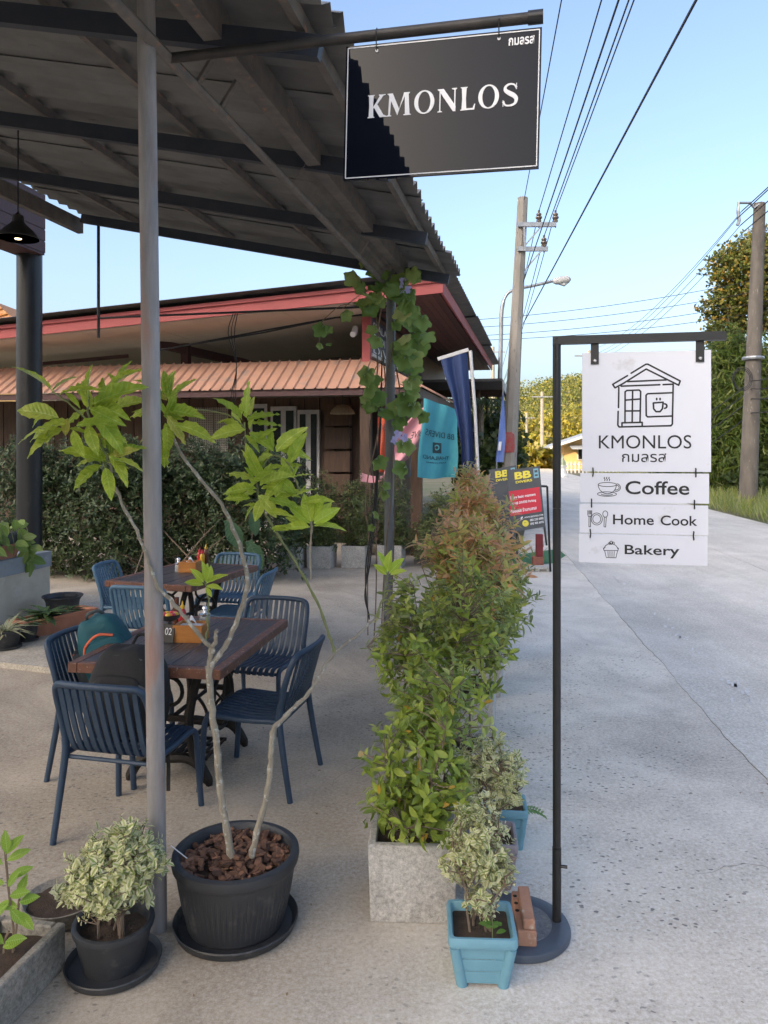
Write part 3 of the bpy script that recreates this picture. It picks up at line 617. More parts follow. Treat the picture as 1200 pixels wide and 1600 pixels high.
def corr(mb, line0, line1, n, amp, nrm, shape='sine', th=0.0012):
    """corrugated sheet between two edge lines (lists of n+1 pts)"""
    top = []
    for i in range(n+1):
        ph = i % 4; h = (0, amp, 0, -amp)[ph] if shape == 'sine' else (amp if ph in (1,) else 0)
        top.append((line0[i]+nrm*h, line1[i]+nrm*h))
    vs = [p for t in top for p in t]; vs += [p+nrm*th*2 for p in vs]; k = 2*(n+1)
    fs = [(2*i, 2*i+1, 2*i+3, 2*i+2) for i in range(n)]+[(k+2*i, k+2*i+2, k+2*i+3, k+2*i+1) for i in range(n)]
    fs += [(2*i, 2*i+2, k+2*i+2, k+2*i) for i in range(n)]+[(2*i+1, k+2*i+1, k+2*i+3, 2*i+3) for i in range(n)]
    mb.add(vs, fs)
nr = (V*SLP+Z).normalized(); ns = 13
for i in range(ns):
    a0 = A1-(i+1)*0.72; a1 = a0+0.80; k = 20; l0 = []; l1 = []
    lift = 0.012*(i % 2); out = random.uniform(-.02, .03)
    for j in range(k+1):
        a = a0+(a1-a0)*j/k; l0.append(W(a, BE+out, zr(BE+out)+lift)); l1.append(W(a, -3.35, zr(-3.35)+lift))
    mb = MB(); corr(mb, l0, l1, k, 0.027, nr); mb.build('roof_sheet', TIN_D, can)
for b in (0.48, -0.62, -1.6, -2.6):
    mb = MB(); mb.bar(W(A0, b, zr(b)-0.045), W(A1-0.05, b, zr(b)-0.045), 0.04, 0.05, nr); mb.build('purlin', RUST, can)
for a in (0.0, -1.35, -2.7, -4.05, -5.4, -6.75, -8.1):
    mb = MB(); mb.bar(W(a, -3.1, zr(-3.1)-0.135), W(a, 0.56, zr(0.56)-0.135), 0.045, 0.085, nr); mb.build('rafter', DBLUE, can)
mb = MB(); mb.bar(W(A0, 0.13, 3.41), W(0.12, 0.13, 3.41), 0.075, 0.14); mb.build('eave_beam', RUST, can)
mb = MB(); mb.bar(W(A0, -3.18, zr(-3.18)-0.2), W(0.1, -3.18, zr(-3.18)-0.2), 0.06, 0.14); mb.build('wall_beam', RUST, can)
mb = MB(); mb.tube([W(A0, 0, 3.23), W(0, 0, 3.23)], 0.022, 8); mb.build('truss_chord', RUST, can, smooth=True)
for a in (-0.25, -1.15, -3.72, -3.95, -4.9, -6.2):
    mb = MB(); mb.tube([W(a, 0, 3.23), W(a, 0.09, 3.36)], 0.014, 6); mb.build('truss_web', RUST, can)
for p, m_, r_, zt in ((G(247, 1452), POSTM, 0.033, 3.47), (P2, POSTG, 0.043, 3.40)):
    tp_ = D(229, 60, p.y) if m_ is POSTM else D(611, 480, p.y); lean = (tp_.x-p.x)/tp_.z
    mb = MB(); mb.tube([Vector((p.x, p.y, -0.02)), Vector((p.x+lean*zt, p.y, zt))], r_, 20); o = mb.build('post', m_, can, smooth=True)
# chicken wire between chord and eave beam
cw = MB(); a_ = -3.0; step = 0.034
def cwp(a, h): return W(a, 0.09*h, 3.23+0.13*h)
for i in range(int(2.7/step)):
    a = -2.75+i*step
    cw.tube([cwp(a+(0.5*step if (j % 2) else 0), j/6) for j in range(7)], 0.0026, 3, cap=False)
    cw.tube([cwp(a+(0.5*step if (j % 2 == 0) else step), j/6) for j in range(7)], 0.0026, 3, cap=False)
cw.build('wire_netting', RUST, can, kind='stuff')
# drop rod and cross bar by the far left corner
rod = W(0.05, -2.95, 0)
mb = MB(); r1 = D(124, 338, rod.y); mb.tube([Vector((rod.x, rod.y, zr(-2.95)-.1)), Vector((rod.x, rod.y, D(124, 528, rod.y).z))], 0.016, 8); mb.build('drop_rod', BLACKW, can)
mb = MB(); zz = D(124, 497, rod.y).z; mb.tube([Vector((rod.x, rod.y, zz)), Vector((P2.x, P2.y, zz+.0))], 0.011, 8); mb.build('cross_bar', BLACKW, can)
for k_ in range(2):
    mb = MB(); mb.tube([W(0.05, -2.3+.02*k_, 2.72)+Vector((0, 0, -.0)), W(0.05, -1.2, 2.86+.02*k_), W(0.02, -.5, 2.97), W(0.0, 0, 3.0)], 0.008, 5); mb.build('slack_cable', BLACKW, can)
mb = MB(); c0 = W(0.05, -1.52, zz)
for k_ in range(3): mb.tube(smoothline([c0+Vector((0.02*k_, 0, 0)), c0+Vector((-.05+.03*k_, 0, -.2)), c0+Vector((.03, 0, -.5)), c0+Vector((-.02+.02*k_, 0, -.8)), c0+Vector((.01, 0, -1.0-.1*k_))], 4), 0.005, 4)
mb.build('loose_wire', BLACKW, can)

# cafe wall, pillar, header
cafe = thing('cafe_building', 'cafe corner with black round pillar, low plastered wall and dark header', 'building', W(1.2, -3.75, 0))
WALLM = mat('stained_plaster', (0.56, 0.50, 0.40), (0.46, 0.40, 0.31), 0.9, scale=3.2, c3=(0.62, 0.60, 0.56), s3=2.2, t3=0.52, bump=0.25, bscale=30)
BLUEG = mat('blue_grey_paint', (0.27, 0.29, 0.31), (0.20, 0.22, 0.235), 0.7, scale=5, c3=(0.34, 0.34, 0.33), s3=16)
PILM = mat('black_pillar', (0.008, 0.009, 0.011), (0.014, 0.015, 0.018), 0.42, scale=5, c3=(0.028, 0.028, 0.028), s3=14, stretch=(1, 1, .3))
MAROON = mat('dark_maroon_wood', (0.085, 0.035, 0.035), (0.055, 0.026, 0.028), 0.6, scale=5, stretch=(1, 6, 6), bump=0.1)
e0 = G(78, 957); wd = -V*0.28
def seg(p, s): return Vector((p.x, p.y, 0))+U*s
def wall_seg(z0, z1, out, s0, s1, name, m):
    mb = MB(); a = seg(e0, s0)+V*out; b = seg(e0, s1)+V*out; a2 = seg(e0, s0)-V*(.3); b2_ = seg(e0, s1)-V*.3
    mb.hexa([Vector((p.x, p.y, z0)) for p in (a2, a, b, b2_)], [Vector((p.x, p.y, z1)) for p in (a2, a, b, b2_)]); return mb.build(name, m, cafe)
wall_seg(0.0, 0.50, 0, -5.0, 0.0, 'low_wall', WALLM); wall_seg(0.50, 0.66, 0.012, -5.0, 0.012, 'wall_cap', BLUEG)
pc = D(46, 700, 8.75)
mb = MB(); mb.tube([Vector((pc.x, pc.y, 0.0)), Vector((pc.x, pc.y, 4.35))], 0.137, 28); mb.build('pillar', PILM, cafe, smooth=True)
hx = D(72, 380, 8.75); zb, ztp = D(72, 400, 8.75).z, 4.62
mb = MB(); f0 = Vector((hx.x-.16, hx.y, 0)); mb.bar(f0-U*7+Z*((zb+ztp)/2), f0+Z*((zb+ztp)/2), 0.32, ztp-zb); mb.build('header_beam', MAROON, cafe)
for k_ in range(5):
    mb = MB(); zc = zb+0.02+(ztp-zb)/5*(k_+.5); q = f0+V*0.162; mb.bar(q-U*7+Z*zc, q+U*0.004+Z*zc, 0.012, (ztp-zb)/5-0.012); mb.build('header_board', MAROON, cafe)
# pendant lamp
lamp_r = None
best = None
for i in range(400):
    b = -3.0+i*0.005; p = W(-2.7, b, zr(b)-0.19); px = 600+1200*p.x/(p.y*CP-(p.z-CAM_H)*SP)
    if best is None or abs(px-28) < best[0]: best = (abs(px-28), p)
lp = best[1]; zs = D(28, 372, lp.y).z
lt = thing('pendant_lamp', 'small black bell shaped pendant lamp with a lit warm bulb', 'lamp', (lp.x, lp.y, zs))
LBLK = mat('lamp_black', (0.03, 0.028, 0.028), (0.02, 0.02, 0.02), 0.45)
mb = MB(); mb.tube([Vector((lp.x, lp.y, zs+.12)), lp], 0.005, 6); mb.build('cord', BLACKW, lt)
mb = MB(); c = (lp.x, lp.y, zs)
mb.lathe([(0.121, -0.004), (0.122, 0.0), (0.112, 0.018), (0.085, 0.05), (0.05, 0.082), (0.035, 0.10), (0.033, 0.135), (0.012, 0.15), (0.006, 0.16), (0.004, 0.155), (0.028, 0.13), (0.03, 0.10), (0.045, 0.078), (0.08, 0.046), (0.108, 0.014), (0.118, -0.002), (0.121, -0.004)], 32, c)
mb.build('lamp_shade', LBLK, lt, smooth=True)
mb = MB(); mb.lathe([(0.0, -0.012), (0.02, -0.006), (0.032, 0.015), (0.03, 0.035), (0.014, 0.06), (0.012, 0.09), (0, 0.09)], 16, c); mb.build('bulb', mat('lit_bulb', (0.9, 0.8, 0.6), None, 0.3, emit=((1.0, 0.78, 0.42), 1.8)), lt, smooth=True)

# ================================================================== NEIGHBOUR SHOP
SO = Vector((0.9, 12.0, 0))
def S(a, b, z=0.0): return W(a, b, z, SO)
def Sb(px, a):
    k = (px-600)/1200*CP; return (k*(SO.y+U.y*a)-(SO.x+U.x*a))/(V.x-k*V.y)
def spx(p): return 600+1200*p.x/(p.y*CP-(p.z-CAM_H)*SP)
shop = thing('dive_shop', 'wooden shop with red fascia boards and salmon tin awning beyond the hedge', 'building', S(0, 0))
REDF = mat('red_fascia_paint', (0.42, 0.09, 0.09), (0.35, 0.075, 0.075), 0.6, scale=2, stretch=(1, 1, 3))
REDW = mat('dark_red_wood', (0.13, 0.045, 0.032), (0.08, 0.03, 0.024), 0.55, scale=4, stretch=(2, 2, 8), objrand=0.25)
BRW = mat('brown_wood', (0.11, 0.062, 0.038), (0.065, 0.037, 0.025), 0.6, scale=5, stretch=(4, 4, .6), objrand=0.15)
CREAM = mat('cream_ceiling', (0.52, 0.46, 0.39), (0.46, 0.41, 0.35), 0.8, scale=1.5, objrand=0.05)
DARKIN = mat('dark_interior', (0.035, 0.026, 0.022), (0.022, 0.018, 0.016), 0.8, scale=3)
TINR = mat('roof_tin_dark', (0.15, 0.135, 0.12), (0.10, 0.092, 0.085), 0.6, 0.3, scale=4)
SALMON = mat('salmon_tin', (0.52, 0.295, 0.205), (0.43, 0.245, 0.17), 0.6, 0.0, scale=2.0, c3=(0.36, 0.25, 0.20), s3=3.5, t3=0.56, stretch=(1, 1, 1))
GREYW = mat('grey_white_frame', (0.55, 0.55, 0.54), (0.45, 0.45, 0.45), 0.5)
GLASS = mat('dark_glass', (0.02, 0.022, 0.026), (0.03, 0.032, 0.036), 0.06, spec=0.8)
FS = 0.062
def zf(b): return 4.42+FS*b          # top of the front fascia, falling to the left (b negative)
LB = -11.5
mb = MB(); mb.bar(S(0, LB, zf(LB)-.14), S(0, 0.02, zf(0)-.14), 0.035, 0.17); mb.build('fascia_board', REDF, shop)
mb = MB(); mb.bar(S(-.025, LB, zf(LB)-.03), S(-.025, 0.03, zf(0)-.03), 0.06, 0.06); mb.build('fascia_trim', REDF, shop)
mb = MB(); mb.bar(S(0.02, 0, 4.29), S(11.9, 0, 4.29), 0.035, 0.2); mb.build('fascia_board', REDF, shop)
for i in range(3):
    mb = MB(); k = 80; a0, a1 = -0.22+i*4.15, 4.3+i*4.1; zz_ = 4.47-0.035*i; out = (0.20, 0.24, 0.2)[i]
    l0 = [S(a0+(a1-a0)*j/k, out, zz_+FS*out+.03) for j in range(k+1)]; l1 = [S(a0+(a1-a0)*j/k, LB, zz_+FS*LB+.03) for j in range(k+1)]
    corr(mb, l0, l1, k, 0.022, Z); mb.build('roof_sheet', TINR, shop, smooth='all')
for i in range(11):
    b = -0.1-i*0.121; mb = MB(); mb.bar(S(0.04, b, 4.20+.002*(i % 2)), S(11.9, b, 4.20+.002*(i % 2)), 0.114, 0.02); mb.build('soffit_plank', REDW, shop)
for i in range(8):
    b1 = -1.45-i*1.22; b0 = b1-1.213
    mb = MB(); mb.hexa([S(0.03, b0, zf(b0)-.24), S(0.03, b1, zf(b1)-.24), S(6.0, b1, zf(b1)-.24), S(6.0, b0, zf(b0)-.24)], [S(0.03, b0, zf(b0)-.20), S(0.03, b1, zf(b1)-.20), S(6.0, b1, zf(b1)-.20), S(6.0, b0, zf(b0)-.20)]); mb.build('ceiling_panel', CREAM, shop)
WA, WB = 1.0, -1.42                                   # front line of the upper storey, side wall line
def sbox(a0, a1, b0, b1, z0, z1, name, m, lab=None, par=None):
    mb = MB(); mb.hexa([S(a0, b0, z0), S(a0, b1, z0), S(a1, b1, z0), S(a1, b0, z0)], [S(a0, b0, z1), S(a0, b1, z1), S(a1, b1, z1), S(a1, b0, z1)]); return mb.build(name, m, par or shop, label=lab)
sbox(6.05, 6.15, LB, WB, 0, 4.3, 'back_wall', mat('grey_brown_wall', (0.30, 0.265, 0.23), (0.25, 0.22, 0.19), 0.8, scale=1.5))
sbox(WA, 11.8, WB-.06, WB, 2.55, 4.18, 'side_wall', REDW)
sbox(WA-.07, WA+.07, WB-.08, WB+.06, 0.25, 4.18, 'corner_post', REDF)
b_ = Sb(290, 2.2); sbox(2.15, 2.28, b_-.08, b_+.08, 2.6, zf(b_)-.24, 'post', MAROON)
mb = MB(); mb.bar(S(1.7, Sb(248, 1.7), 3.78), S(3.8, Sb(405, 3.8), 3.55), 0.12, 0.16); mb.build('tie_beam', MAROON, shop)
mb = MB(); mb.bar(S(2.1, Sb(200, 2.1), 3.62), S(2.1, Sb(60, 2.1), 3.5), 0.05, 0.07); mb.build('tie_rail', MAROON, shop)
b_ = Sb(556, 1.05)
mb = MB(); mb.tube([S(1.0, b_, 3.85), S(0.85, b_+.02, 3.74), S(0.72, b_+.03, 3.70)], [0.05, 0.055, 0.05], 10); mb.build('security_camera', GREYW, shop, smooth=True)
# lettered panel and thatch on the side wall
NAVY = mat('sign_navy', (0.022, 0.03, 0.075), (0.03, 0.04, 0.09), 0.4); WHITE = mat('sign_white_ink', (0.75, 0.76, 0.78), (0.7, 0.7, 0.72), 0.5)
pn = sbox(1.12, 3.3, WB+.005, WB+.035, 3.42, 4.06, 'wall_panel', NAVY); of = S(1.12, WB+.037, 3.42)
for row, (t_, x0, x1) in enumerate((('SEALAND', .18, 2.0), ('PADI', .25, 1.2), ('DIVE', .2, 1.9))):
    put_text(t_, x0, x1, 0.44-.2*row, 0.58-.2*row, of, U, Z, WHITE, shop, th=0.003)
sbox(1.06, 3.4, WB+.003, WB+.09, 3.36, 3.415, 'sill', GREYW)
TH = leaf_mat('thatch', [(0, (0.32, 0.29, 0.25)), (.5, (0.2, 0.18, 0.155)), (1, (0.12, 0.105, 0.09))], transl=0.05, rough=.9)
kk = 1500; Pt = np.array([list(S(random.uniform(3.55, 6.2), WB+random.uniform(.01, .16), random.uniform(3.2, 3.85))) for _ in range(kk)])
Dt = np.stack([rng.normal(0, .08, kk), rng.normal(0, .08, kk), -np.ones(kk)], 1); leaf_cloud('thatch', leaf_template(0.05, 2, 0, .05), Pt, Dt, rng.normal(size=(kk, 3)), rng.uniform(.25, .5, kk), TH, shop)
# salmon awnings
AZ0, AZ1, AB = 2.74, 3.30, -0.33; AA = 0.12
def aw_front(b):
    t = max(0.0, (b-WB)/(AB-WB)); return S(AA, b, AZ0), S(WA-(WA-AA)*t, b, AZ1-(AZ1-AZ0)*t)
bb = LB
while bb < AB-.02:
    b1 = min(bb+0.92, AB); k = max(4, int(round((b1-bb)/0.2))*4); l0 = []; l1 = []
    for j in range(k+1):
        b = bb+(b1-bb)*((j//4)*4+(0, .55, 1.0, 1.45)[j % 4])/k if j < k else b1
        p, q = aw_front(min(b, AB)); l0.append(p); l1.append(q)
    mb = MB(); corr(mb, l0, l1, k, 0.035, Z, 'rib'); mb.build('awning_sheet', SALMON, shop); bb = b1
aa = AA
while aa < 7.5:
    a1 = aa+0.92; k = 20; l0 = []; l1 = []
    for j in range(k+1):
        a = aa+(a1-aa)*((j//4)*4+(0, .55, 1.0, 1.45)[j % 4])/k if j < k else a1
        t = max(0, (WA-a)/(WA-AA)); l0.append(S(a, AB, AZ0)); l1.append(S(a, WB+(AB-WB)*t, AZ1-(AZ1-AZ0)*t))
    mb = MB(); corr(mb, l0, l1, k, 0.035, Z, 'rib'); mb.build('awning_sheet', SALMON, shop); aa = a1
mb = MB(); mb.bar(S(AA+.06, LB, AZ0-.06), S(AA+.06, AB-.05, AZ0-.06), 0.04, 0.10); mb.build('awning_beam', MAROON, shop)
mb = MB(); mb.bar(S(AA+.06, AB-.06, AZ0-.09), S(7.4, AB-.06, AZ0-.09), 0.04, 0.17); mb.build('awning_beam', BRW, shop)
# lower storey: wall boards, doors, posts, deck
LA = 1.75
sbox(LA+.06, LA+.12, LB, WB, 0.2, 2.7, 'front_wall', DARKIN)
for i in range(34):
    b = LB+.15+i*.29
    if b > WB-.1: break
    sbox(LA+.02, LA+.055, b-.135, b+.135, 0.2, 2.72, 'wall_board', BRW)
def door(px0, px1, z1, leaves=2):
    b0, b1 = Sb(px0, LA), Sb(px1, LA); a0 = LA-.03
    fr = sbox(a0-.012, LA+.02, b0, b1, 0.22, z1, 'door', GREYW); w = (b1-b0)/leaves
    for i in range(leaves):
        mb = MB(); q0, q1 = b0+i*w+.05, b0+(i+1)*w-.05
        mb.hexa([S(a0-.02, q0, .3), S(a0-.02, q1, .3), S(a0-.014, q1, .3), S(a0-.014, q0, .3)], [S(a0-.02, q0, z1-.08), S(a0-.02, q1, z1-.08), S(a0-.014, q1, z1-.08), S(a0-.014, q0, z1-.08)]); mb.build('pane', GLASS, fr)
door(424, 464, 2.55); door(465.5, 500, 2.48); door(392, 418, 2.6, 1)
LAT = mat('lattice_white', (0.55, 0.52, 0.46), (0.45, 0.43, 0.38), 0.7)
for px0, px1 in ((296, 333), (336, 356)):
    b0, b1 = Sb(px0, LA), Sb(px1, LA); lm = MB()
    nn_ = int((b1-b0)/.035)
    for i in range(nn_+1): lm.bar(S(LA-.01, b0+(b1-b0)*i/nn_, 1.7), S(LA-.01, b0+(b1-b0)*i/nn_, 2.55), 0.014, 0.008, U)
    for i in range(25): lm.bar(S(LA-.02, b0, 1.7+i*.034), S(LA-.02, b1, 1.7+i*.034), 0.008, 0.014)
    lm.build('lattice_panel', LAT, shop)
# interior shelf unit seen through the open bay
for i in range(5):
    z0 = 0.5+i*.42; sbox(LA-.22, LA-.03, Sb(512, LA), Sb(551, LA), z0, z0+.38, 'cabinet_drawer', BRW)
for px, a in ((572, 0.5), (651, 0.6)):
    b_ = Sb(px, a); sbox(a-.07, a+.07, b_-.09, b_+.09, 0.0, AZ0-.1, 'porch_post', BRW)
b_ = Sb(740, 5.0)
for i in range(10):
    a = 0.35+i*.3; sbox(a, a+.285, WB-.2, Sb(712, a), 0.26, 0.30, 'deck_board', BRW)
for i in range(3): sbox(0.0-.22*i+.1, 0.32-.22*i+.05, Sb(655, .2), Sb(715, .2), 0.0, 0.2-.065*i, 'step', mat('grey_wood', (0.26, 0.235, 0.21), (0.18, 0.165, 0.15), 0.8, scale=8, stretch=(1, 6, 6)))
# tables inside / pale shelf board by the post
sbox(1.0, 1.6, Sb(655, 1), Sb(705, 1), 0.78, 0.82, 'porch_counter', mat('grey_wood', (0.3, 0.27, 0.24)))
# shade lamp basket under the awning
mb = MB(); mb.lathe([(0.0, 0.16), (0.1, 0.15), (0.2, 0.06), (0.22, 0), (0.21, -.01), (0.19, .05), (0.09, .13), (0, .14)], 20, S(1.2, Sb(535, 1.2), 2.38)); mb.build('basket_lamp', mat('straw', (0.36, 0.29, 0.19), (0.26, 0.2, 0.13), 0.8, scale=30), shop, smooth=True)
mb = MB(); mb.tube([S(1.2, Sb(535, 1.2), 2.54), S(1.2, Sb(535, 1.2), 2.75)], .008, 5); mb.build('cord', BLACKW, shop)

# shelter behind with a flat dark roof
sh_o = Vector((D(735, 600, 19).x, 19, 0)); shl = thing('roadside_shelter', 'flat dark roofed shelter with pale edge behind the navy flag', 'building', sh_o)
def wbox(c, sz, rz): return c, sz, Matrix.Rotation(rz, 3, 'Z')
zt_ = D(770, 597, 19).z; M3 = Matrix.Rotation(-AZ, 3, 'Z')
mb = MB(); cc = Vector((D(705, 600, 20).x, 20.6, zt_)); mb.box(cc, (3.0, 3.6, .1), M3); mb.build('roof', TINR, shl)
mb = MB(); mb.bar(cc+U*-1.82+V*-1.5-Z*.12, cc+U*-1.82+V*1.5-Z*.12, .03, .2); mb.build('fascia', DARKIN, shl)
mb = MB(); mb.bar(cc+U*-1.82+V*1.52-Z*.12, cc+U*1.82+V*1.52-Z*.12, .03, .2); mb.build('fascia', GREYW, shl)
for i in range(6):
    mb = MB(); q = cc-Z*.13+U*(-1.5+i*.6); mb.bar(q-V*1.45, q+V*1.45, .05, .08); mb.build('joist', BRW, shl)
for sx_, sy_ in ((-1, 1), (1, 1), (-1, -1)):
    mb = MB(); q = cc+U*1.5*sx_+V*.9*sy_; mb.tube([Vector((q.x, q.y, 0)), Vector((q.x, q.y, zt_-.05))], .05, 8); mb.build('post', BRW, shl)

# far house, fence, shrine post, orange temple roof
HW = mat('ochre_wall', (0.62, 0.40, 0.16), (0.55, 0.35, 0.15), 0.8, scale=1); HR = mat('grey_metal_roof', (0.34, 0.36, 0.38), (0.28, 0.30, 0.32), 0.5, 0.2, scale=2)
ho = Vector((20.2, 66, 0)); hs_ = thing('far_house', 'ochre house with a grey gabled roof at the bend, partly behind the white sign', 'house', ho)
Mh = Matrix.Rotation(math.radians(-8), 3, 'Z')
def hp(x, y, z): return ho+(Mh @ Vector((x, y, 0)))+Z*z
mb = MB(); mb.add([hp(-5, -4, 0), hp(5, -4, 0), hp(5, 6, 0), hp(-5, 6, 0), hp(-5, -4, 2.2), hp(5, -4, 2.2), hp(5, 6, 2.2), hp(-5, 6, 2.2), hp(0, -4, 3.9), hp(0, 6, 3.9)], [(0, 1, 5, 8, 4), (1, 2, 6, 5), (2, 3, 7, 9, 6), (3, 0, 4, 7), (4, 8, 9, 7), (5, 6, 9, 8)]); mb.build('wall', HW, hs_)
for sg in (-1, 1):
    mb = MB(); mb.hexa([hp(sg*6.2, -5, 1.84), hp(0, -5, 3.95), hp(0, 7, 3.95), hp(sg*6.2, 7, 1.84)], [hp(sg*6.2, -5, 1.96), hp(0, -5, 4.07), hp(0, 7, 4.07), hp(sg*6.2, 7, 1.96)]); mb.build('roof', HR, hs_)
    mb = MB(); mb.bar(hp(sg*6.2, -5.05, 1.86), hp(0, -5.05, 3.97), .06, .2); mb.build('verge_board', GREYW, hs_)
for x in (-3.4, -1.0, 1.6):
    mb = MB(); mb.add([hp(x-.5, -4.02, .9), hp(x+.5, -4.02, .9), hp(x+.5, -4.02, 1.9), hp(x-.5, -4.02, 1.9)], [(0, 1, 2, 3)]); w_ = MB(); w_.box(hp(x, -4.03, 1.4), (1.1, .08, 1.1), Mh); wo = w_.build('window', GREYW, hs_)
    w2 = MB(); w2.box(hp(x, -4.07, 1.4), (.9, .04, .9), Mh); w2.build('pane', GLASS, wo)
mb = MB(); mb.hexa([hp(-4.6, -6.4, 1.75), hp(4, -6.4, 1.75), hp(4, -4, 2.05), hp(-4.6, -4, 2.05)], [hp(-4.6, -6.4, 1.82), hp(4, -6.4, 1.82), hp(4, -4, 2.12), hp(-4.6, -4, 2.12)]); mb.build('porch_roof', HR, hs_)
fo = Vector((13.4, 56, 0)); fe = thing('picket_fence', 'low white picket fence in front of the ochre house', 'fence', fo); WP = mat('white_paint', (0.78, 0.78, 0.75), (0.7, 0.7, 0.68), 0.6)
for i in range(22):
    p = fo+Vector((-.3+i*.3, .25*i*.3, 0)); mb = MB(); mb.box(p+Z*.42, (.1, .05, .84), None, .01); mb.build('picket', WP, fe)
for z in (.25, .65):
    mb = MB(); mb.bar(fo+Vector((-.4, .05, z)), fo+Vector((6.2, .05+1.6, z)), .03, .08); mb.build('rail', WP, fe)
so = Vector(((879-600)/1200*48, 48, 0)); sr = thing('spirit_house', 'small white pedestal shrine with a pointed green top by the road', 'shrine', so)
mb = MB(); mb.lathe([(0.34, 0), (.34, .12), (.24, .2), (.2, .55), (.24, .62), (.3, .68), (.3, .74)], 8, so); mb.build('pedestal', WP, sr)
mb = MB(); mb.lathe([(0.22, .74), (.2, .95), (.12, 1.1), (.05, 1.3), (0, 1.45)], 8, so); mb.build('spire', mat('green_gold', (0.35, 0.42, 0.30), (0.3, 0.34, 0.2), 0.5), sr)
to = Vector((D(-10, 490, 42).x, 42, 0)); tm = thing('temple_pavilion', 'pavilion with an orange tiled roof peeking out beyond the black pillar', 'pavilion', to); ztop = D(8, 476, 42).z
OT = mat('orange_roof_tile', (0.62, 0.24, 0.04), (0.50, 0.18, 0.03), 0.5, scale=6)
tx = D(5, 476, 42).x
mb = MB(); mb.add([(tx-6, 40, ztop-5), (tx+3.2, 40, ztop-2.6), (tx+3.2, 46, ztop-2.6), (tx-6, 46, ztop-5), (tx, 41, ztop), (tx, 45, ztop)], [(0, 1, 4), (1, 2, 5, 4), (2, 3, 5), (3, 0, 4, 5), (3, 2, 1, 0)]); rf_ = mb.build('roof', OT, tm)
for i in range(9):
    f = (i+.5)/9; mb = MB(); p = Vector((tx, 40.96, ztop))*(1-f)+Vector((tx-6, 39.96, ztop-5))*f; q = Vector((tx, 40.96, ztop))*(1-f)+Vector((tx+3.2, 39.96, ztop-2.6))*f; mb.bar(p, q, .08, .06); mb.build('tile_course', OT, rf_)
mb = MB(); mb.box((tx-.5, 43, (ztop-3)/2), (3, 3.4, ztop-3.2)); mb.build('wall', HW, tm)
# ================================================================== TREES AND HEDGES
BARK = mat('bark', (0.22, 0.18, 0.14), (0.14, 0.115, 0.09), 0.9, scale=12, bump=0.4)
TWIG = mat('twig_brown', (0.22, 0.16, 0.11), (0.15, 0.11, 0.08), 0.85, scale=20)
def tree(label, base, blobs, n, L, m, T=None, r=0.16, name='tree', group=None, up=0.2, k=1, droop=0.0, shell=.45, trunk=True):
    t = thing(name, label, 'tree', base, group=group); b = Vector(base); mb = MB()
    for bl_ in blobs:
        c = Vector(bl_[:3]); mid = b+(c-b)*.5+Vector((0, 0, .25*(c-b).length*.3)); mb.tube(smoothline([b-Z*.1, mid*.6+b*.4, mid, c], 3), [r*(1-.08*i) for i in range(10)], 7)
        for q in range(3):
            e = c+Vector((random.uniform(-.7, .7)*bl_[3], random.uniform(-.7, .7)*bl_[4], random.uniform(-.2, .7)*bl_[5])); mb.tube([mid, (mid+e)/2+Z*.2, e], [r*.4, r*.25, r*.1], 5)
    mb.build('trunk', BARK, t, smooth=True)
    tp, ax = blob_tips(n, blobs, shell=shell, up=up, lump=0.35)
    d = ax+rng.normal(size=ax.shape)*.7; d[:, 2] -= droop
    leaf_cloud('crown', T or QUAD, tp, d, ax+rng.normal(size=ax.shape)*.4, L*rng.uniform(.6, 1.3, n), m, t)
    return t
TALL = leaf_mat('tall_tree_leaf', [(0, (0.05, 0.075, 0.018)), (.55, (0.10, 0.12, 0.025)), (.8, (0.18, 0.15, 0.03)), (1, (0.30, 0.18, 0.035))], transl=.3, spec=.2)  # orange stops put warm sunlight into the leaf colour
BAMB = leaf_mat('bamboo_leaf', [(0, (0.07, 0.12, 0.02)), (.6, (0.12, 0.17, 0.03)), (1, (0.20, 0.22, 0.05))], transl=.4, spec=.25)
DKGR = leaf_mat('roadside_leaf', [(0, (0.035, 0.06, 0.015)), (.6, (0.06, 0.09, 0.02)), (1, (0.10, 0.13, 0.03))], transl=.3)
SUNY = leaf_mat('sunny_leaf', [(0, (0.16, 0.17, 0.02)), (.5, (0.26, 0.23, 0.03)), (1, (0.36, 0.28, 0.04))], transl=.35, spec=.15)
def at(px, Y, z=0): return Vector(((px-600)/1200*Y*CP, Y, z))
def cr(px, py, Y, rx, rz, ry=None): p = D(px, py, Y); return (p.x, p.y, p.z, rx, ry or rx, rz)
tree('tall tree with warm sunlight painted into its crown behind the weathered pole', at(1175, 36), [cr(1150, 420, 36, 1.3, 1.2), cr(1195, 400, 36.5, 1.6, 1.3), cr(1135, 480, 36, 1.1, 1.0), cr(1178, 480, 36, 1.5, 1.3), cr(1250, 440, 37, 2.2, 2.2), cr(1128, 525, 35.5, .9, .7), cr(1120, 600, 35.5, .8, 1.4)], 24000, .17, TALL, r=.2)
LANCE = leaf_template(0.16, 3, 0, 0.3)
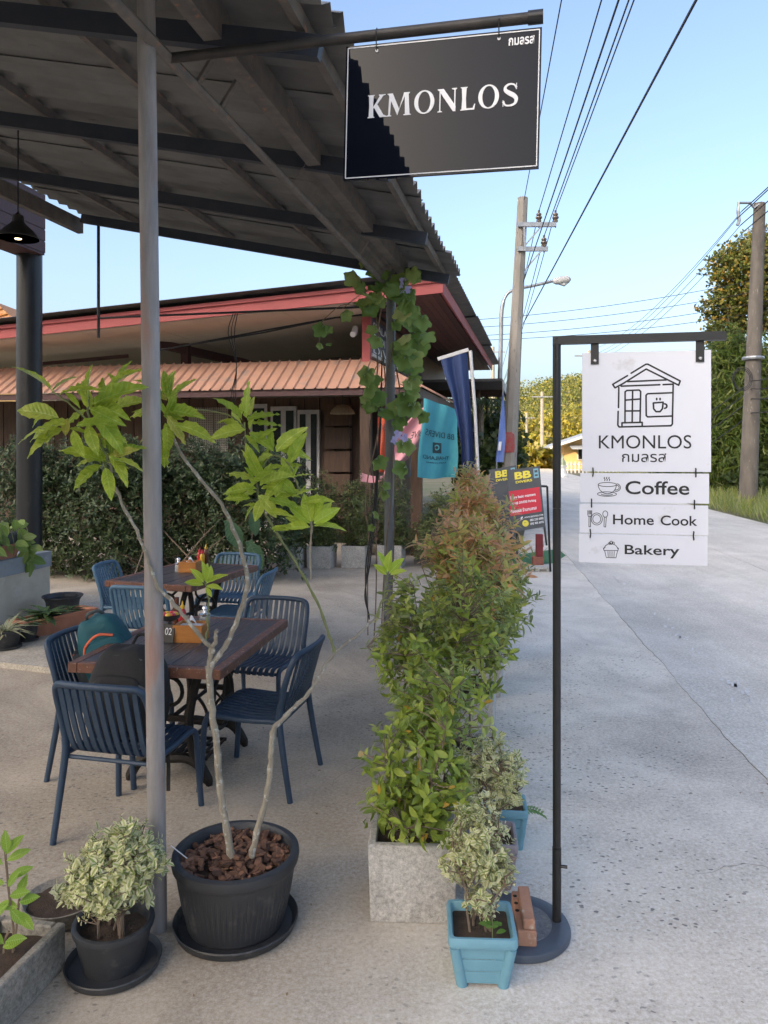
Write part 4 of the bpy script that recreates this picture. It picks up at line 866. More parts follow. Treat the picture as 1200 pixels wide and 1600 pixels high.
for i, (lab, bx, bls) in enumerate((
    ('feathery bamboo clump filling the verge directly behind the weathered pole', 1150, [cr(1145, 710, 30, 1.3, 2.2), cr(1150, 620, 30, 1.2, 1.6), cr(1132, 560, 30.5, .7, 1.1), cr(1165, 570, 30.5, .8, 1.3)]),
    ('bamboo clump at the right edge beyond the weathered pole', 1225, [cr(1225, 690, 30, 1.5, 2.4), cr(1225, 590, 30, 1.2, 1.6)]),
    ('bamboo clump half hidden behind the white sign', 1095, [cr(1098, 720, 31, 1.0, 1.6), cr(1100, 650, 31, .8, 1.3)]))):
    tree(lab, at(bx, 30.5), bls, 11000, .34, BAMB, LANCE, .05, 'bamboo_clump', 'bamboo clumps across the road', up=-.1, droop=.7, shell=.3)
low = [(1120, 750, 33), (1075, 745, 38), (1190, 760, 29)]
for i, (px, py, Y) in enumerate(low):
    tree(['low dark bush at the foot of the bamboo next to the sign edge', 'dark bush farther along the verge behind the sign', 'dark bush at the base of the weathered pole'][i], at(px, Y), [cr(px, py, Y, 1.5, .9)], 2500, .2, DKGR, None, .04, 'bush', 'dark bushes along the verge')
far = [(742, 108, 655, 2.6), (760, 92, 668, 2.2), (792, 118, 662, 2.8), (822, 125, 655, 2.6), (838, 84, 685, 1.8), (852, 118, 650, 3.0), (880, 122, 655, 3.0), (905, 112, 648, 3.2), (826, 70, 700, 1.3), (935, 108, 650, 3.4)]
fl_ = ['leftmost sunlit yellow tree beyond the shelter', 'small sunlit tree beyond the pale utility pole', 'sunlit tree just beside the leaning concrete pole', 'sunlit tree behind the farthest thin pole',
       'small bright shrub tree left of the ochre house', 'round sunlit tree rising behind the roof of the ochre house', 'sunlit tree behind the middle of the ochre house roof', 'tall sunlit tree at the edge of the white sign',
       'low bright bush at the far end of the road', 'sunlit tree hidden mostly behind the white sign']
for (px, Y, py, r_), lab in zip(far, fl_):
    c = cr(px, py+14, Y, r_, r_*.8); tree(lab, at(px, Y), [c, cr(px-10, py+30, Y, r_*.8, r_*.7), cr(px+10, py+28, Y+1, r_*.8, r_*.8)], 1300, .55, SUNY, None, .14, 'tree', 'sunlit trees at the far end of the road', shell=.6)
for (px, Y, py, r_, lab) in ((770, 19, 690, .75, 'dark leafy bush behind the navy flag'), (752, 16.5, 730, .6, 'dark bush between navy flag and pale blue feather flag'), (735, 26, 660, 1.3, 'small tree behind the roadside shelter')):
    tree(lab, at(px, Y), [cr(px, py, Y, r_, r_*.9), cr(px+8, py+30, Y, r_*.9, r_*.8)], 2600, .14, DKGR, None, .04, 'bush')
# palm tuft
pt_ = thing('palm', 'small palm with drooping fronds beside the shelter roof', 'palm', at(748, 18)); mb = MB(); ptop = D(752, 630, 18); mb.tube([at(748, 18), ptop], [.09, .06], 8); mb.build('trunk', BARK, pt_)
PALMT = leaf_template(.09, 3, 0, .35)
for i in range(11):
    g_ = i*2.4; dr = Vector((math.cos(g_), math.sin(g_), .55)); sp = [ptop+dr*(.95*t)-Z*(.75*t*t) for t in np.linspace(0, 1, 12)]; P_ = []; D_ = []
    for j in range(2, 12):
        tn = (sp[j]-sp[j-1]).normalized(); sd = tn.cross(Z).normalized()
        for s_ in (-1, 1): P_.append(sp[j]); D_.append(tn*.6+sd*s_-Z*.35)
    mbx = MB(); mbx.tube(sp, [.012]*12, 4); fr = mbx.build('frond', DKGR, pt_)
    leaf_cloud('leaflets', PALMT, np.array([list(p) for p in P_])-np.array(pt_.location)+np.array(pt_.location), np.array([list(p) for p in D_]), np.tile([0, 0, 1.0], (len(P_), 1)), np.full(len(P_), .34), DKGR, pt_)

def shrub(label, base, blobs, ntip, k, L, T, m, nobj=0, name='shrub', group=None, stems=6, r0=.006, spread=(35, 75), tipm=None, tipfrac=0.0, up=.5, shell=.4, every=1, wide=.06, lump=.25, step=.012, cat='shrub', floor=None):
    t = thing(name, label, cat, base, group=group); b = np.array(base)
    tp, ax = blob_tips(ntip, blobs, shell=shell, up=up, lump=lump)
    if floor is not None:
        ok = tp[:, 2] > floor; tp, ax = tp[ok], ax[ok]
    mb = MB(); branch_mesh(mb, [b+np.array([random.uniform(-wide, wide), random.uniform(-wide, wide), 0]) for _ in range(stems)], tp, every, r0); mb.build('branches', TWIG, t)
    sets = [(tp, ax, m)]
    if tipm is not None:
        zs_ = tp[:, 2]+rng.normal(0, .12, len(tp)); th = np.quantile(zs_, 1-tipfrac); hi = zs_ > th; sets = [(tp[~hi], ax[~hi], m), (tp[hi], ax[hi]*1.0+np.array([0, 0, .4]), tipm)]
    for tps, axs, mm in sets:
        if len(tps) == 0: continue
        P_, D_, N_, S_ = whorls(tps, axs, k, L, spread, step)
        if nobj:
            want = int(nobj*len(tps)/len(tp)); dist = np.linalg.norm(P_-np.array([0, 0, CAM_H]), axis=1)-.5*(P_[:, 2]); o_ = np.argsort(dist)
            # take every second of the nearest leaves so that parts and mass stay mixed
            pick = o_[:want*2:2]; rest = np.setdiff1d(np.arange(len(P_)), pick)
            leaf_objs('leaf', tmpl_mesh('leaf', T, mm), P_[pick], D_[pick], N_[pick], S_[pick], t)
            P_, D_, N_, S_ = P_[rest], D_[rest], N_[rest], S_[rest]
        leaf_cloud('foliage', T, P_, D_, N_, S_, mm, t)
    return t
HEDGE = leaf_mat('dark_hedge_leaf', [(0, (0.028, 0.050, 0.018)), (.5, (0.052, 0.085, 0.030)), (.85, (0.085, 0.12, 0.045)), (1, (0.14, 0.16, 0.08))], transl=.2, rough=.4)
SMALL = leaf_template(.42, 2, .12, .1)
hb = []
for i in range(10):
    f = i/9; px = 20+f*395; hb.append(cr(px, 815-10*math.sin(i*2), 10.6+.3*math.sin(i*1.3), .62, .95+.12*math.sin(i*1.9), .55))
    hb.append(cr(px+15, 735+(12 if i % 2 else -6), 10.8, .5, .45, .5))
shrub('tall dark clipped hedge behind the far table', at(230, 10.8), hb, 11500, 5, .085, SMALL, HEDGE, 0, 'hedge', stems=24, wide=1.6, r0=.012, shell=.45, every=14, cat='hedge', floor=.03)
# elephant ears
ee = thing('elephant_ear_plant', 'plant with big drooping dark green leaves at the hedge end', 'plant', at(388, 9.7))
EARM = leaf_mat('elephant_leaf', [(0, (0.05, 0.11, 0.05)), (1, (0.07, 0.14, 0.06))], veins=True, transl=.25)
em = tmpl_mesh('leaf', leaf_template(.5, 7, .08, .2, base=.25), EARM)
for (px, py, dx, dz, s_) in ((355, 812, .45, -.75, .42), (388, 845, .5, -.8, .40), (360, 862, -.3, -.8, .36), (395, 800, .2, -.9, .3)):
    p = D(px, py, 9.6); X_, Y_, N_ = axes(np.array([[dx, -.35, dz]]), np.array([[.3, -1, .3]])); inst('leaf', em, ee, frame_matrix(np.array(p-ee.location), X_[0], Y_[0], N_[0], s_))
    mb = MB(); mb.tube(smoothline([Vector(ee.location), (p+Vector(ee.location))/2+Vector((0, .1, .1)), p], 4), .009, 5); mb.build('stalk', TWIG, ee)
# concrete planters with shrubs in front of the shop
PLC = concrete('planter_concrete', (0.50, 0.485, 0.45), (0.42, 0.40, 0.37), (0.30, 0.285, 0.26), (0.17, 0.16, 0.15), s=6, bump=.25)
SOIL = mat('potting_soil', (0.085, 0.055, 0.036), (0.05, 0.034, 0.024), 0.95, scale=30, bump=.8)
def planter(label, p, w, d, h, rz, group, th=.03):
    t = thing('concrete_planter', label, 'planter', (p.x, p.y, 0), rz, group); mb = MB()
    o = [(-w/2, -d/2), (w/2, -d/2), (w/2, d/2), (-w/2, d/2)]; k_ = .95
    i_ = [(x-math.copysign(th, x), y-math.copysign(th, y)) for x, y in o]
    vs = [(x*k_, y*k_, 0) for x, y in o]+[(x, y, h) for x, y in o]+[(x, y, h) for x, y in i_]+[(x, y, h-.05) for x, y in i_]
    mb.add(vs, [(3, 2, 1, 0)]+[(i, (i+1) % 4, 4+(i+1) % 4, 4+i) for i in range(4)]+[(4+i, 4+(i+1) % 4, 8+(i+1) % 4, 8+i) for i in range(4)]+[(8+i, 8+(i+1) % 4, 12+(i+1) % 4, 12+i) for i in range(4)])
    ob = mb.build('box', PLC, t, world=False)
    bv = ob.modifiers.new('bev', 'BEVEL'); bv.width = .006; bv.segments = 2; bv.limit_method = 'ANGLE'
    s_ = MB(); s_.add([(x, y, h-.045+.01*i) for i, (x, y) in enumerate(i_)], [(0, 1, 2, 3)]); s_.build('soil', SOIL, t, world=False); return t
MIDG = leaf_mat('planter_shrub_leaf', [(0, (0.075, 0.11, 0.035)), (.5, (0.13, 0.17, 0.05)), (1, (0.21, 0.23, 0.08))], transl=.3)
row = [(456, 'first', 'by the hedge end'), (503, 'second', 'from the hedge end'), (556, 'third', 'from the hedge end'), (612, 'fourth', 'beside the vine post')]
for i, (px, o_, w_) in enumerate(row):
    p = at(px, 11.35+.05*i); planter(f'{o_} square concrete planter {w_} in front of the shop', p, .37, .37, .33, -AZ, 'planters in front of the shop')
    hx_ = (.75, .95, .9, 1.0)[i]
    shrub(f'clipped shrub in the {o_} shop planter {w_}', Vector((p.x, p.y, .3)), [(p.x, p.y, .45+hx_*.45, .30, .3, hx_*.6), (p.x+.05, p.y, .5, .26, .26, .3)], 700, 6, .06, SMALL, MIDG, 0, group='shrubs in the shop planters', stems=7, shell=.5, every=3, lump=.15)
shrub('loose shrub beside the porch steps of the shop', at(690, 11.6), [(at(690, 11.6).x, 11.6, .75, .3, .3, .45), (at(668, 11.5).x, 11.5, .45, .3, .3, .35)], 600, 6, .065, SMALL, MIDG, 0, stems=7, shell=.45, every=3)
shrub('low shrub under the turquoise banner', at(722, 11.0), [(at(722, 11.0).x, 11.0, .75, .26, .26, .45)], 300, 6, .06, SMALL, MIDG, 0, stems=6, shell=.45, every=3)

# ------------------------------------------------------------------ the long planter row beside the shoulder
GREEN = leaf_mat('hedge_green_leaf', [(0, (0.16, 0.23, 0.035)), (.5, (0.29, 0.38, 0.055)), (.9, (0.43, 0.50, 0.085)), (.975, (0.45, 0.52, 0.10)), (.98, (0.62, 0.40, 0.05)), (1, (0.62, 0.36, 0.05))], transl=.35, veins=False, rough=.35)
OLIVE = leaf_mat('hedge_olive_leaf', [(0, (0.15, 0.20, 0.04)), (.6, (0.31, 0.37, 0.065)), (1, (0.47, 0.48, 0.11))], transl=.3, rough=.38)
REDT = leaf_mat('hedge_red_tip', [(0, (0.70, 0.34, 0.18)), (.4, (0.66, 0.40, 0.17)), (.65, (0.52, 0.46, 0.14)), (1, (0.36, 0.45, 0.09))], transl=.35, rough=.35)
ELL = leaf_template(.40, 4, .22, .16, tipw=1.0, twist=.25, bend=.05); SLIM = leaf_template(.27, 4, .2, .18, twist=.3, bend=.06)
def hrow(Y, off=0): return Vector((hl(Y)-.06+off, Y, 0))
pl = [(2.99, .33, 'front concrete planter of the hedge row, with the blue pot before it'), (3.85, .33, 'second concrete planter of the hedge row'), (4.72, .33, 'third concrete planter of the hedge row'), (5.6, .33, 'fourth concrete planter of the hedge row'), (6.5, .33, 'last concrete planter of the hedge row, nearest the vine post')]
for Y, w_, lab in pl: planter(lab, hrow(Y, 0.0 if Y > 3.2 else -.045), w_, w_, .29, -AZ*.25 if Y < 3.2 else -AZ, 'planters of the long hedge row')
def B(Y, dx, z, rx, rz, ry=None): p = hrow(Y); return (p.x+dx, p.y, z, rx, ry or rx, rz)
shrub('glossy green shrub in the front planter of the hedge row', hrow(2.99)+Z*.25, [B(2.98, -.04, .52, .22, .25), B(3.1, .02, .72, .20, .2), B(2.9, .0, .42, .21, .16)], 260, 7, .062, ELL, GREEN, 300, group='shrubs of the long hedge row', stems=9, wide=.1, every=1, floor=.28)
shrub('sparse twiggy green shrub in the second planter of the hedge row', hrow(3.85)+Z*.25, [B(3.8, -.08, .62, .28, .34), B(3.75, -.18, .80, .22, .24), B(3.9, .05, .88, .25, .32), B(3.7, -.2, 1.03, .13, .13)], 310, 7, .066, ELL, GREEN, 300, group='shrubs of the long hedge row', stems=12, wide=.1, every=1, tipm=OLIVE, tipfrac=.45, floor=.28)
shrub('shrub with orange young leaves in the third planter of the hedge row', hrow(4.72)+Z*.25, [B(4.65, .0, .62, .32, .36), B(4.7, .03, .95, .34, .35), B(4.7, -.05, 1.16, .24, .22)], 440, 7, .088, SLIM, OLIVE, 300, group='shrubs of the long hedge row', stems=12, wide=.1, tipm=REDT, tipfrac=.42, every=2, spread=(25, 65), floor=.28)
shrub('tall shrub thick with orange tips in the fourth planter of the hedge row', hrow(5.6)+Z*.25, [B(5.55, .03, .7, .34, .44), B(5.6, .0, 1.08, .34, .38), B(5.6, -.05, 1.33, .19, .22)], 490, 7, .092, SLIM, OLIVE, 300, group='shrubs of the long hedge row', stems=12, wide=.1, tipm=REDT, tipfrac=.5, every=2, spread=(25, 65), floor=.28)
shrub('tallest orange tipped shrub at the far end of the hedge row', hrow(6.5)+Z*.25, [B(6.5, -.10, .75, .28, .45), B(6.5, -.14, 1.2, .25, .34), B(6.45, -.15, 1.45, .14, .2)], 490, 7, .092, SLIM, OLIVE, 250, group='shrubs of the long hedge row', stems=12, wide=.1, tipm=REDT, tipfrac=.45, every=2, spread=(25, 65), floor=.28)

# ------------------------------------------------------------------ vine on the far post
VINE = leaf_mat('vine_leaf', [(0, (0.12, 0.21, 0.045)), (.5, (0.20, 0.30, 0.07)), (.85, (0.31, 0.39, 0.11)), (1, (0.48, 0.50, 0.18))], transl=.35, rough=.45)
vt = thing('climbing_vine', 'broad leaved climbing vine wrapped around the far canopy post', 'vine', (P2.x, P2.y, 0)); vm = tmpl_mesh('leaf', palmate_template(), VINE)
mb = MB()
for k_ in range(4):
    pts = []
    for i in range(26):
        f = i/25; z_ = 0.05+3.35*f; g_ = 5*f+k_*1.6; rr = .055+.06*math.sin(f*9+k_)**2*(f > .3)
        pts.append((P2.x-.02+rr*math.cos(g_)-(.16*(1-f)**1.5 if k_ < 2 else -0.02), P2.y-.02+rr*math.sin(g_)*.7, z_))
    mb.tube(pts, .006, 5)
mb.build('stem', TWIG, vt)
vl = []
for i in range(78):
    py = random.choice([random.uniform(400, 480), random.uniform(420, 720), random.uniform(480, 680)]); sp = 62 if py < 500 else 46; px = 612+random.gauss(8, sp*.45) if py > 470 else random.uniform(560, 652)
    if 560 < py < 680 and random.random() < .5: px = random.uniform(560, 600) if random.random() < .4 else random.uniform(620, 660)
    if py > 474 and 594 < px < 626: px = 594-random.uniform(0, 22) if random.random() < .35 else 628+random.uniform(0, 26)
    if py > 640 and random.random() < .6: py -= 200; px = random.uniform(570, 650)
    vl.append((px, py, random.uniform(.13, .22)))
vl += [(508, 505, .17), (535, 485, .15), (570, 475, .2), (515, 507, .14), (500, 535, .08), (510, 536, .07), (638, 728, .2), (655, 645, .15), (600, 765, .12), (590, 800, .1), (585, 820, .09), (597, 755, .1), (630, 690, .15), (580, 610, .2), (575, 600, .19), (590, 640, .2)]
for px, py, s_ in vl:
    p = D(px, py, P2.y-random.uniform(.06, .34)); d_ = np.array([[random.gauss(0, .6), random.gauss(-.25, .3), -random.uniform(.3, 1)]]); n_ = np.array([[random.gauss(0, .45), -1, random.gauss(.45, .3)]])
    X_, Y_, N_ = axes(d_, n_); inst('leaf', vm, vt, frame_matrix(np.array(p-Vector(vt.location)), X_[0], Y_[0], N_[0], s_))
mb = MB()
for (a_, b_) in (((612, 470), (560, 478)), ((560, 478), (505, 500)), ((612, 450), (535, 482)), ((600, 560), (575, 610)), ((625, 600), (655, 640)), ((612, 650), (640, 725)), ((505, 500), (498, 540)), ((602, 720), (590, 830))):
    p, q = D(*a_, P2.y-.1), D(*b_, P2.y-.15); mb.tube(smoothline([p, (p+q)/2+Vector((0, -.03, .06)), q], 4), .005, 4)
mb.build('tendril', TWIG, vt)
PURP = leaf_mat('lilac_petal', [(0, (0.42, 0.38, 0.66)), (1, (0.55, 0.52, 0.78))], transl=.3); pm = tmpl_mesh('petal', leaf_template(.8, 4, .15, .2, base=.2), PURP)
for (px, py) in ((630, 440), (637, 452), (626, 452), (622, 678), (632, 684), (617, 688)):
    c = D(px, py, P2.y-.3); fo_ = bpy.data.objects.new('flower', None); COL.objects.link(fo_); fo_.parent = vt; fo_.location = c-Vector(vt.location)
    for j in range(5):
        g_ = j*1.2566+random.random(); X_, Y_, N_ = axes(np.array([[math.cos(g_), -.3, math.sin(g_)]]), np.array([[0.0, -1, .2]])); inst('petal', pm, fo_, frame_matrix((0, 0, 0), X_[0], Y_[0], N_[0], .042))
# dangling cable loop by the post
mb = MB(); 
for k_ in range(3): mb.tube(smoothline([D(597, 560, 6.95), D(592+k_, 680, 6.95), D(583+k_*2, 800, 6.95), D(572+k_*3, 880, 6.92), D(572-k_, 930, 6.9), D(577, 968-k_*3, 6.9)], 5), .006, 5)
tag(mb.build('hanging_wire', BLACKW, None), 'black loose wires hanging beside the vine post down to the ground', 'cable')
# ================================================================== FURNITURE
NAVYP = mat('navy_plastic', (0.021, 0.044, 0.082), (0.028, 0.054, 0.095), 0.5, scale=4, c3=(0.045, 0.07, 0.105), s3=60, t3=.62, bump=.06, bscale=260)
FADEP = mat('faded_blue_plastic', (0.055, 0.125, 0.205), (0.065, 0.14, 0.22), 0.5, scale=4, c3=(0.07, 0.14, 0.21), s3=60, t3=.62, bump=.06, bscale=260)
CS = 0.91
def make_chair(m):
    t = bpy.data.objects.new('garden_chair', None); COL.objects.link(t)
    def q(*p): return [Vector(v)*CS for v in p]
    for s in (-1, 1):
        mb = MB(); mb.tube(smoothline(q((s*.262, -.285, 0), (s*.252, -.245, .22), (s*.242, -.215, .42), (s*.240, -.218, .50)), 5), [.0155*CS+.0035*min(1, i/12) for i in range(16)], 10); mb.build('leg', m, t, world=False, smooth=True)
        mb = MB(); mb.tube(smoothline(q((s*.250, .262, 0), (s*.240, .245, .22), (s*.234, .238, .36), (s*.230, .215, .415), (s*.230, .16, .428)), 5), .0165*CS, 10); mb.build('leg', m, t, world=False, smooth=True)
        mb = MB(); mb.tube(q((s*.230, .17, .428), (s*.232, 0, .418), (s*.238, -.215, .425)), .0165*CS, 10); mb.build('side_rail', m, t, world=False, smooth=True)
    bk = q((-.240, -.218, .50), (-.246, -.245, .62), (-.243, -.285, .74), (-.215, -.312, .79), (-.13, -.335, .80), (0, -.345, .802), (.13, -.335, .80), (.215, -.312, .79), (.243, -.285, .74), (.246, -.245, .62), (.240, -.218, .50))
    mb = MB(); mb.tube(smoothline(bk, 4), .0175*CS, 10); mb.build('back_frame', m, t, world=False, smooth=True)
    mb = MB(); mb.tube(q((-.236, .225, .40), (.236, .225, .40)), .011*CS, 8); mb.build('front_rail', m, t, world=False, smooth=True)
    mb = MB(); mb.tube(q((-.238, -.20, .40), (.238, -.20, .40)), .011*CS, 8); mb.build('rear_rail', m, t, world=False, smooth=True)
    n = 10
    for i in range(n):
        f = (i+.5)/n*2-1; xt, xs = f*.222, f*.214; bow = .032*(1-f*f)
        pr = [(-.312-bow, .795), (-.287-bow*.9, .70), (-.255-bow*.6, .58), (-.222-bow*.35, .485), (-.190-bow*.2, .437), (-.13, .420), (0, .418), (.12, .430), (.20, .436), (.238, .425), (.252, .392)]
        pts = smoothline([Vector((xt+(xs-xt)*min(1, k/5), y, z))*CS for k, (y, z) in enumerate(pr)], 3)
        mb = MB(); mb.ribbon(pts, (1, 0, 0), .027*CS, .010*CS); mb.build('slat', m, t, world=False, smooth=True)
    return t
CH = []
def place(t, rear_mid, face, label):
    f = Vector((face[0], face[1], 0)).normalized(); p = Vector((rear_mid[0], rear_mid[1], 0))+f*.285*CS
    t.location = p; t.rotation_euler = (0, 0, math.atan2(-f.x, f.y)); tag(t, label, 'chair', 'slatted garden chairs'); return t
c0 = make_chair(NAVYP); c1 = make_chair(FADEP)
place(c0, (-1.235, 3.345), U+V*.03, 'navy slatted chair nearest the viewer, its back turned, holding the black backpack')
def cc(src, *a): return place(copy_tree(src), *a)
chB = cc(c0, (-1.73, 4.28), V, 'navy slatted chair on the wall side of the near table, under the teal backpack')
cc(c0, (-.408, 4.03), (-.972, .235), 'empty navy slatted chair on the road side of the near table')
cc(c0, (-.73, 5.22), (-.26, -.97), 'empty navy slatted chair at the far end of the near table')
place(c1, (-1.83, 5.72), U, 'faded blue slatted chair at the near end of the far table, behind the steel post')
cc(c1, (-2.47, 6.85), V+U*.1, 'faded blue slatted chair on the hedge side of the far table')
cc(c1, (-1.42, 7.45), -U, 'faded blue slatted chair at the far end of the far table')
cc(c1, (-.98, 6.42), (-.95, .12), 'faded blue slatted chair on the road side of the far table')
TOPW = mat('dark_stained_plank', (0.052, 0.046, 0.047), (0.033, 0.030, 0.032), 0.42, scale=3, c3=(0.14, 0.12, 0.118), s3=14, t3=.55, stretch=(9, .7, 4), bump=.2, bscale=16, objrand=.2)
EDGW = mat('worn_table_edge', (0.17, 0.07, 0.042), (0.10, 0.046, 0.032), 0.5, scale=5, c3=(0.40, 0.28, 0.20), s3=16, t3=.6, stretch=(3, 3, 3), bump=.3, bscale=30)
IRON = mat('black_cast_iron', (0.022, 0.020, 0.019), (0.035, 0.030, 0.026), 0.55, .5, scale=12, bump=.15)
TZ = 0.69
def make_table():
    t = bpy.data.objects.new('table', None); COL.objects.link(t); w, l = .80, 1.12
    n = 6
    for i in range(n):
        x = -w/2+.05+(w-.1)*(i+.5)/n; mb = MB(); mb.box((x, 0, TZ-.018), ((w-.1)/n-.004, l-.104, .034+.002*(i % 2)), None, .003); mb.build('plank', TOPW, t, world=False)
    for s in (-1, 1):
        mb = MB(); mb.box((s*(w/2-.025), 0, TZ-.024), (.05, l, .05), None, .004); mb.build('edge_board', EDGW, t, world=False)
        mb = MB(); mb.box((0, s*(l/2-.025), TZ-.0245), (w-.102, .05, .049), None, .004); mb.build('edge_board', EDGW, t, world=False)
    for s in (-1, 1):
        y = s*.27; fr = MB()
        for x in (-.15, .15): fr.tube(smoothline([(x*1.25, y, TZ-.05), (x*.95, y, .5), (x*.75, y, .32), (x*.9, y, .16), (x*1.1, y, .11)], 4), [.024]*17, 8)
        for x in (-1, 1): fr.tube(smoothline([(0, y, .13), (x*.10, y, .135), (x*.17, y, .10), (x*.215, y, .03), (x*.225, y, .0)], 4), [.028]*13+[.024, .02, .018, .016], 8)
        fr.bar((-.2, y, TZ-.06), (.2, y, TZ-.06), .05, .03); fr.bar((-.13, y, .34), (.13, y, .34), .018, .03)
        fr.tube([(0.075*math.cos(g), y, .48+.075*math.sin(g)) for g in [i*math.pi/8 for i in range(17)]], .011, 6, cap=False)
        fr.tube(smoothline([(-.1, y, .60), (-.04, y, .55), (0, y, .555), (.04, y, .55), (.1, y, .6)], 4), .010, 6)
        fr.tube(smoothline([(-.09, y, .3), (-.03, y, .22), (0, y, .14)], 4), .010, 6); fr.tube(smoothline([(.09, y, .3), (.03, y, .22), (0, y, .14)], 4), .010, 6)
        fr.build('side_frame', IRON, t, world=False, smooth=True)
    mb = MB(); mb.tube([(0, -.27, .33), (0, .27, .33)], .012, 8); mb.tube([(0, -.27, .12), (0, .27, .12)], .013, 8); mb.build('stretcher', IRON, t, world=False)
    tr_ = MB(); 
    for i in range(9): tr_.bar((-.15+i*.0375, -.14, .085), (-.15+i*.0375, .14, .085), .012, .012)
    for y in (-.14, -.05, .05, .14): tr_.bar((-.158, y, .084), (.158, y, .084), .014, .016)
    tr_.build('treadle', IRON, t, world=False)
    wh = MB(); wh.tube([(.19, .15*math.cos(g), .36+.15*math.sin(g)) for g in [i*math.pi/14 for i in range(29)]], .012, 8, cap=False)
    for i in range(5): wh.tube([(.19, 0, .36), (.19, .15*math.cos(i*1.2566), .36+.15*math.sin(i*1.2566))], .007, 6)
    wh.build('wheel', IRON, t, world=False, smooth=True)
    return t
t0 = make_table(); t0.location = (-1.085, 4.30, 0); t0.rotation_euler = (0, 0, -math.radians(9.5)); tag(t0, 'near dark plank table on a black treadle base, tissue box on top', 'table', 'plank tables with iron treadle bases')
t1 = copy_tree(t0); t1.location = (-1.70, 6.60, 0); t1.rotation_euler = (0, 0, -math.radians(18)); tag(t1, 'far dark plank table next to the hedge', 'table', 'plank tables with iron treadle bases')
# things on the tables
BOXW = mat('orange_box_wood', (0.46, 0.19, 0.045), (0.36, 0.135, 0.03), 0.45, scale=5, stretch=(2, 2, 9), bump=.08)
TISS = mat('tissue', (0.82, 0.82, 0.82), (0.75, 0.75, 0.76), 0.9)
REDP = mat('red_plastic', (0.5, 0.02, 0.03), (0.42, 0.02, 0.025), .35); YELP = mat('yellow_plastic', (0.7, 0.42, 0.02), (0.62, 0.36, 0.02), .4); BRNP = mat('sauce_brown', (0.14, 0.05, 0.025), (0.1, 0.035, 0.02), .2)
BLKP = mat('black_plastic', (0.02, 0.02, 0.02), (0.028, 0.028, 0.028), .4); CLRG = mat('shaker_glass', (0.32, 0.33, 0.34), (0.25, 0.26, 0.27), .15, spec=.7); CHRM = mat('chrome', (0.6, 0.6, 0.62), (0.5, 0.5, 0.52), .2, .9)
def tissue_box(px, py, rz, s, lab):
    p = G(px, py, TZ); t = thing('tissue_box', lab, 'tissue box', (p.x, p.y, TZ), rz, 'wooden tissue boxes'); w, d, h = .165*s, .125*s, .095*s
    for (c_, z_) in (((0, -d/2, h/2), (w, .012, h)), ((0, d/2, h/2), (w, .012, h)), ((-w/2+.006, 0, h/2), (.012, d-.013, h-.002)), ((w/2-.006, 0, h/2), (.012, d-.013, h-.002))):
        mb = MB(); mb.box(c_, z_, None, .002); mb.build('panel', BOXW, t, world=False)
    mb = MB(); mb.box((0, 0, .5*h), (w-.026, d-.014, h-.03)); mb.build('tissue_stack', TISS, t, world=False)
    mb = MB(); vs = []
    for i in range(7):
        for j in range(7):
            x = (i/6-.5); y = (j/6-.5); r_ = math.hypot(x, y); vs.append((x*.09*(1-.3*abs(y)), y*.06, h-.02+.055*max(0, 1-2.0*abs(x+.25*y))+.008*math.sin(9*x+5*y)))
    mb.add(vs, [(i*7+j, (i+1)*7+j, (i+1)*7+j+1, i*7+j+1) for i in range(6) for j in range(6)]); mb.build('tissue', TISS, t, world=False, smooth='all'); return t
tissue_box(299, 1000, -.1, 1.0, 'orange wooden tissue box on the near table'); tissue_box(297, 893, -.15, .95, 'orange wooden tissue box on the far table')
def bottle(px, py, h, r, m, mc, lab, name='sauce_bottle', Yoff=0, cone=True):
    p = G(px, py, TZ); t = thing(name, lab, 'bottle', (p.x, p.y, TZ), 0, 'condiments on the tables'); mb = MB(); c = (p.x, p.y, TZ)
    mb.lathe([(r*.9, 0), (r, .006), (r, h*.6), (r*.8, h*.68), (r*.5, h*.74)], 16, c); mb.build('body', m, t, smooth=True)
    mb = MB(); mb.lathe([(r*.62, h*.74), (r*.62, h*.82), (r*.3, h*.86), (r*.12, h), (0, h)] if cone else [(r*.6, h*.74), (r*.6, h*.98), (0, h)], 14, c); mb.build('cap', mc, t, smooth=True); return t
bottle(285, 984, .17, .022, REDP, YELP, 'red chilli sauce bottle with yellow nozzle on the near table'); bottle(276, 978, .175, .024, BRNP, BRNP, 'brown sauce bottle behind the tissue box on the near table', cone=False)
bottle(312, 882, .16, .024, REDP, REDP, 'red capped sauce bottle on the far table'); bottle(322, 880, .18, .024, BRNP, YELP, 'brown sauce bottle with yellow nozzle on the far table'); bottle(316, 884, .15, .022, YELP, REDP, 'yellow sauce bottle with red nozzle on the far table')
def shaker(px, py, lab):
    p = G(px, py, TZ); t = thing('salt_shaker', lab, 'shaker', (p.x, p.y, TZ), 0, 'salt shakers'); c = (p.x, p.y, TZ); mb = MB(); mb.lathe([(.03, 0), (.032, .01), (.032, .055), (.026, .065)], 16, c); mb.build('jar', CLRG, t, smooth=True)
    mb = MB(); mb.lathe([(.036, .066), (.036, .074), (.016, .08), (.012, .095), (.018, .105), (.014, .118), (0, .122)], 16, c); mb.build('lid', CHRM, t, smooth=True)
shaker(320, 978, 'glass shaker with metal lid on the near table'); shaker(279, 893, 'glass shaker with metal lid on the far table')
p = G(263, 1004, TZ); ns_ = thing('number_stand', 'black table number stand reading 02 with a red and yellow flower tray', 'table sign', (p.x, p.y, TZ))
Mn = Matrix.Rotation(-.25, 3, 'Z') @ Matrix.Rotation(-.25, 3, 'X')
mb = MB(); mb.box(p+Vector((0, 0, .05)), (.075, .008, .10), Mn, .002); mb.build('plate', BLKP, ns_)
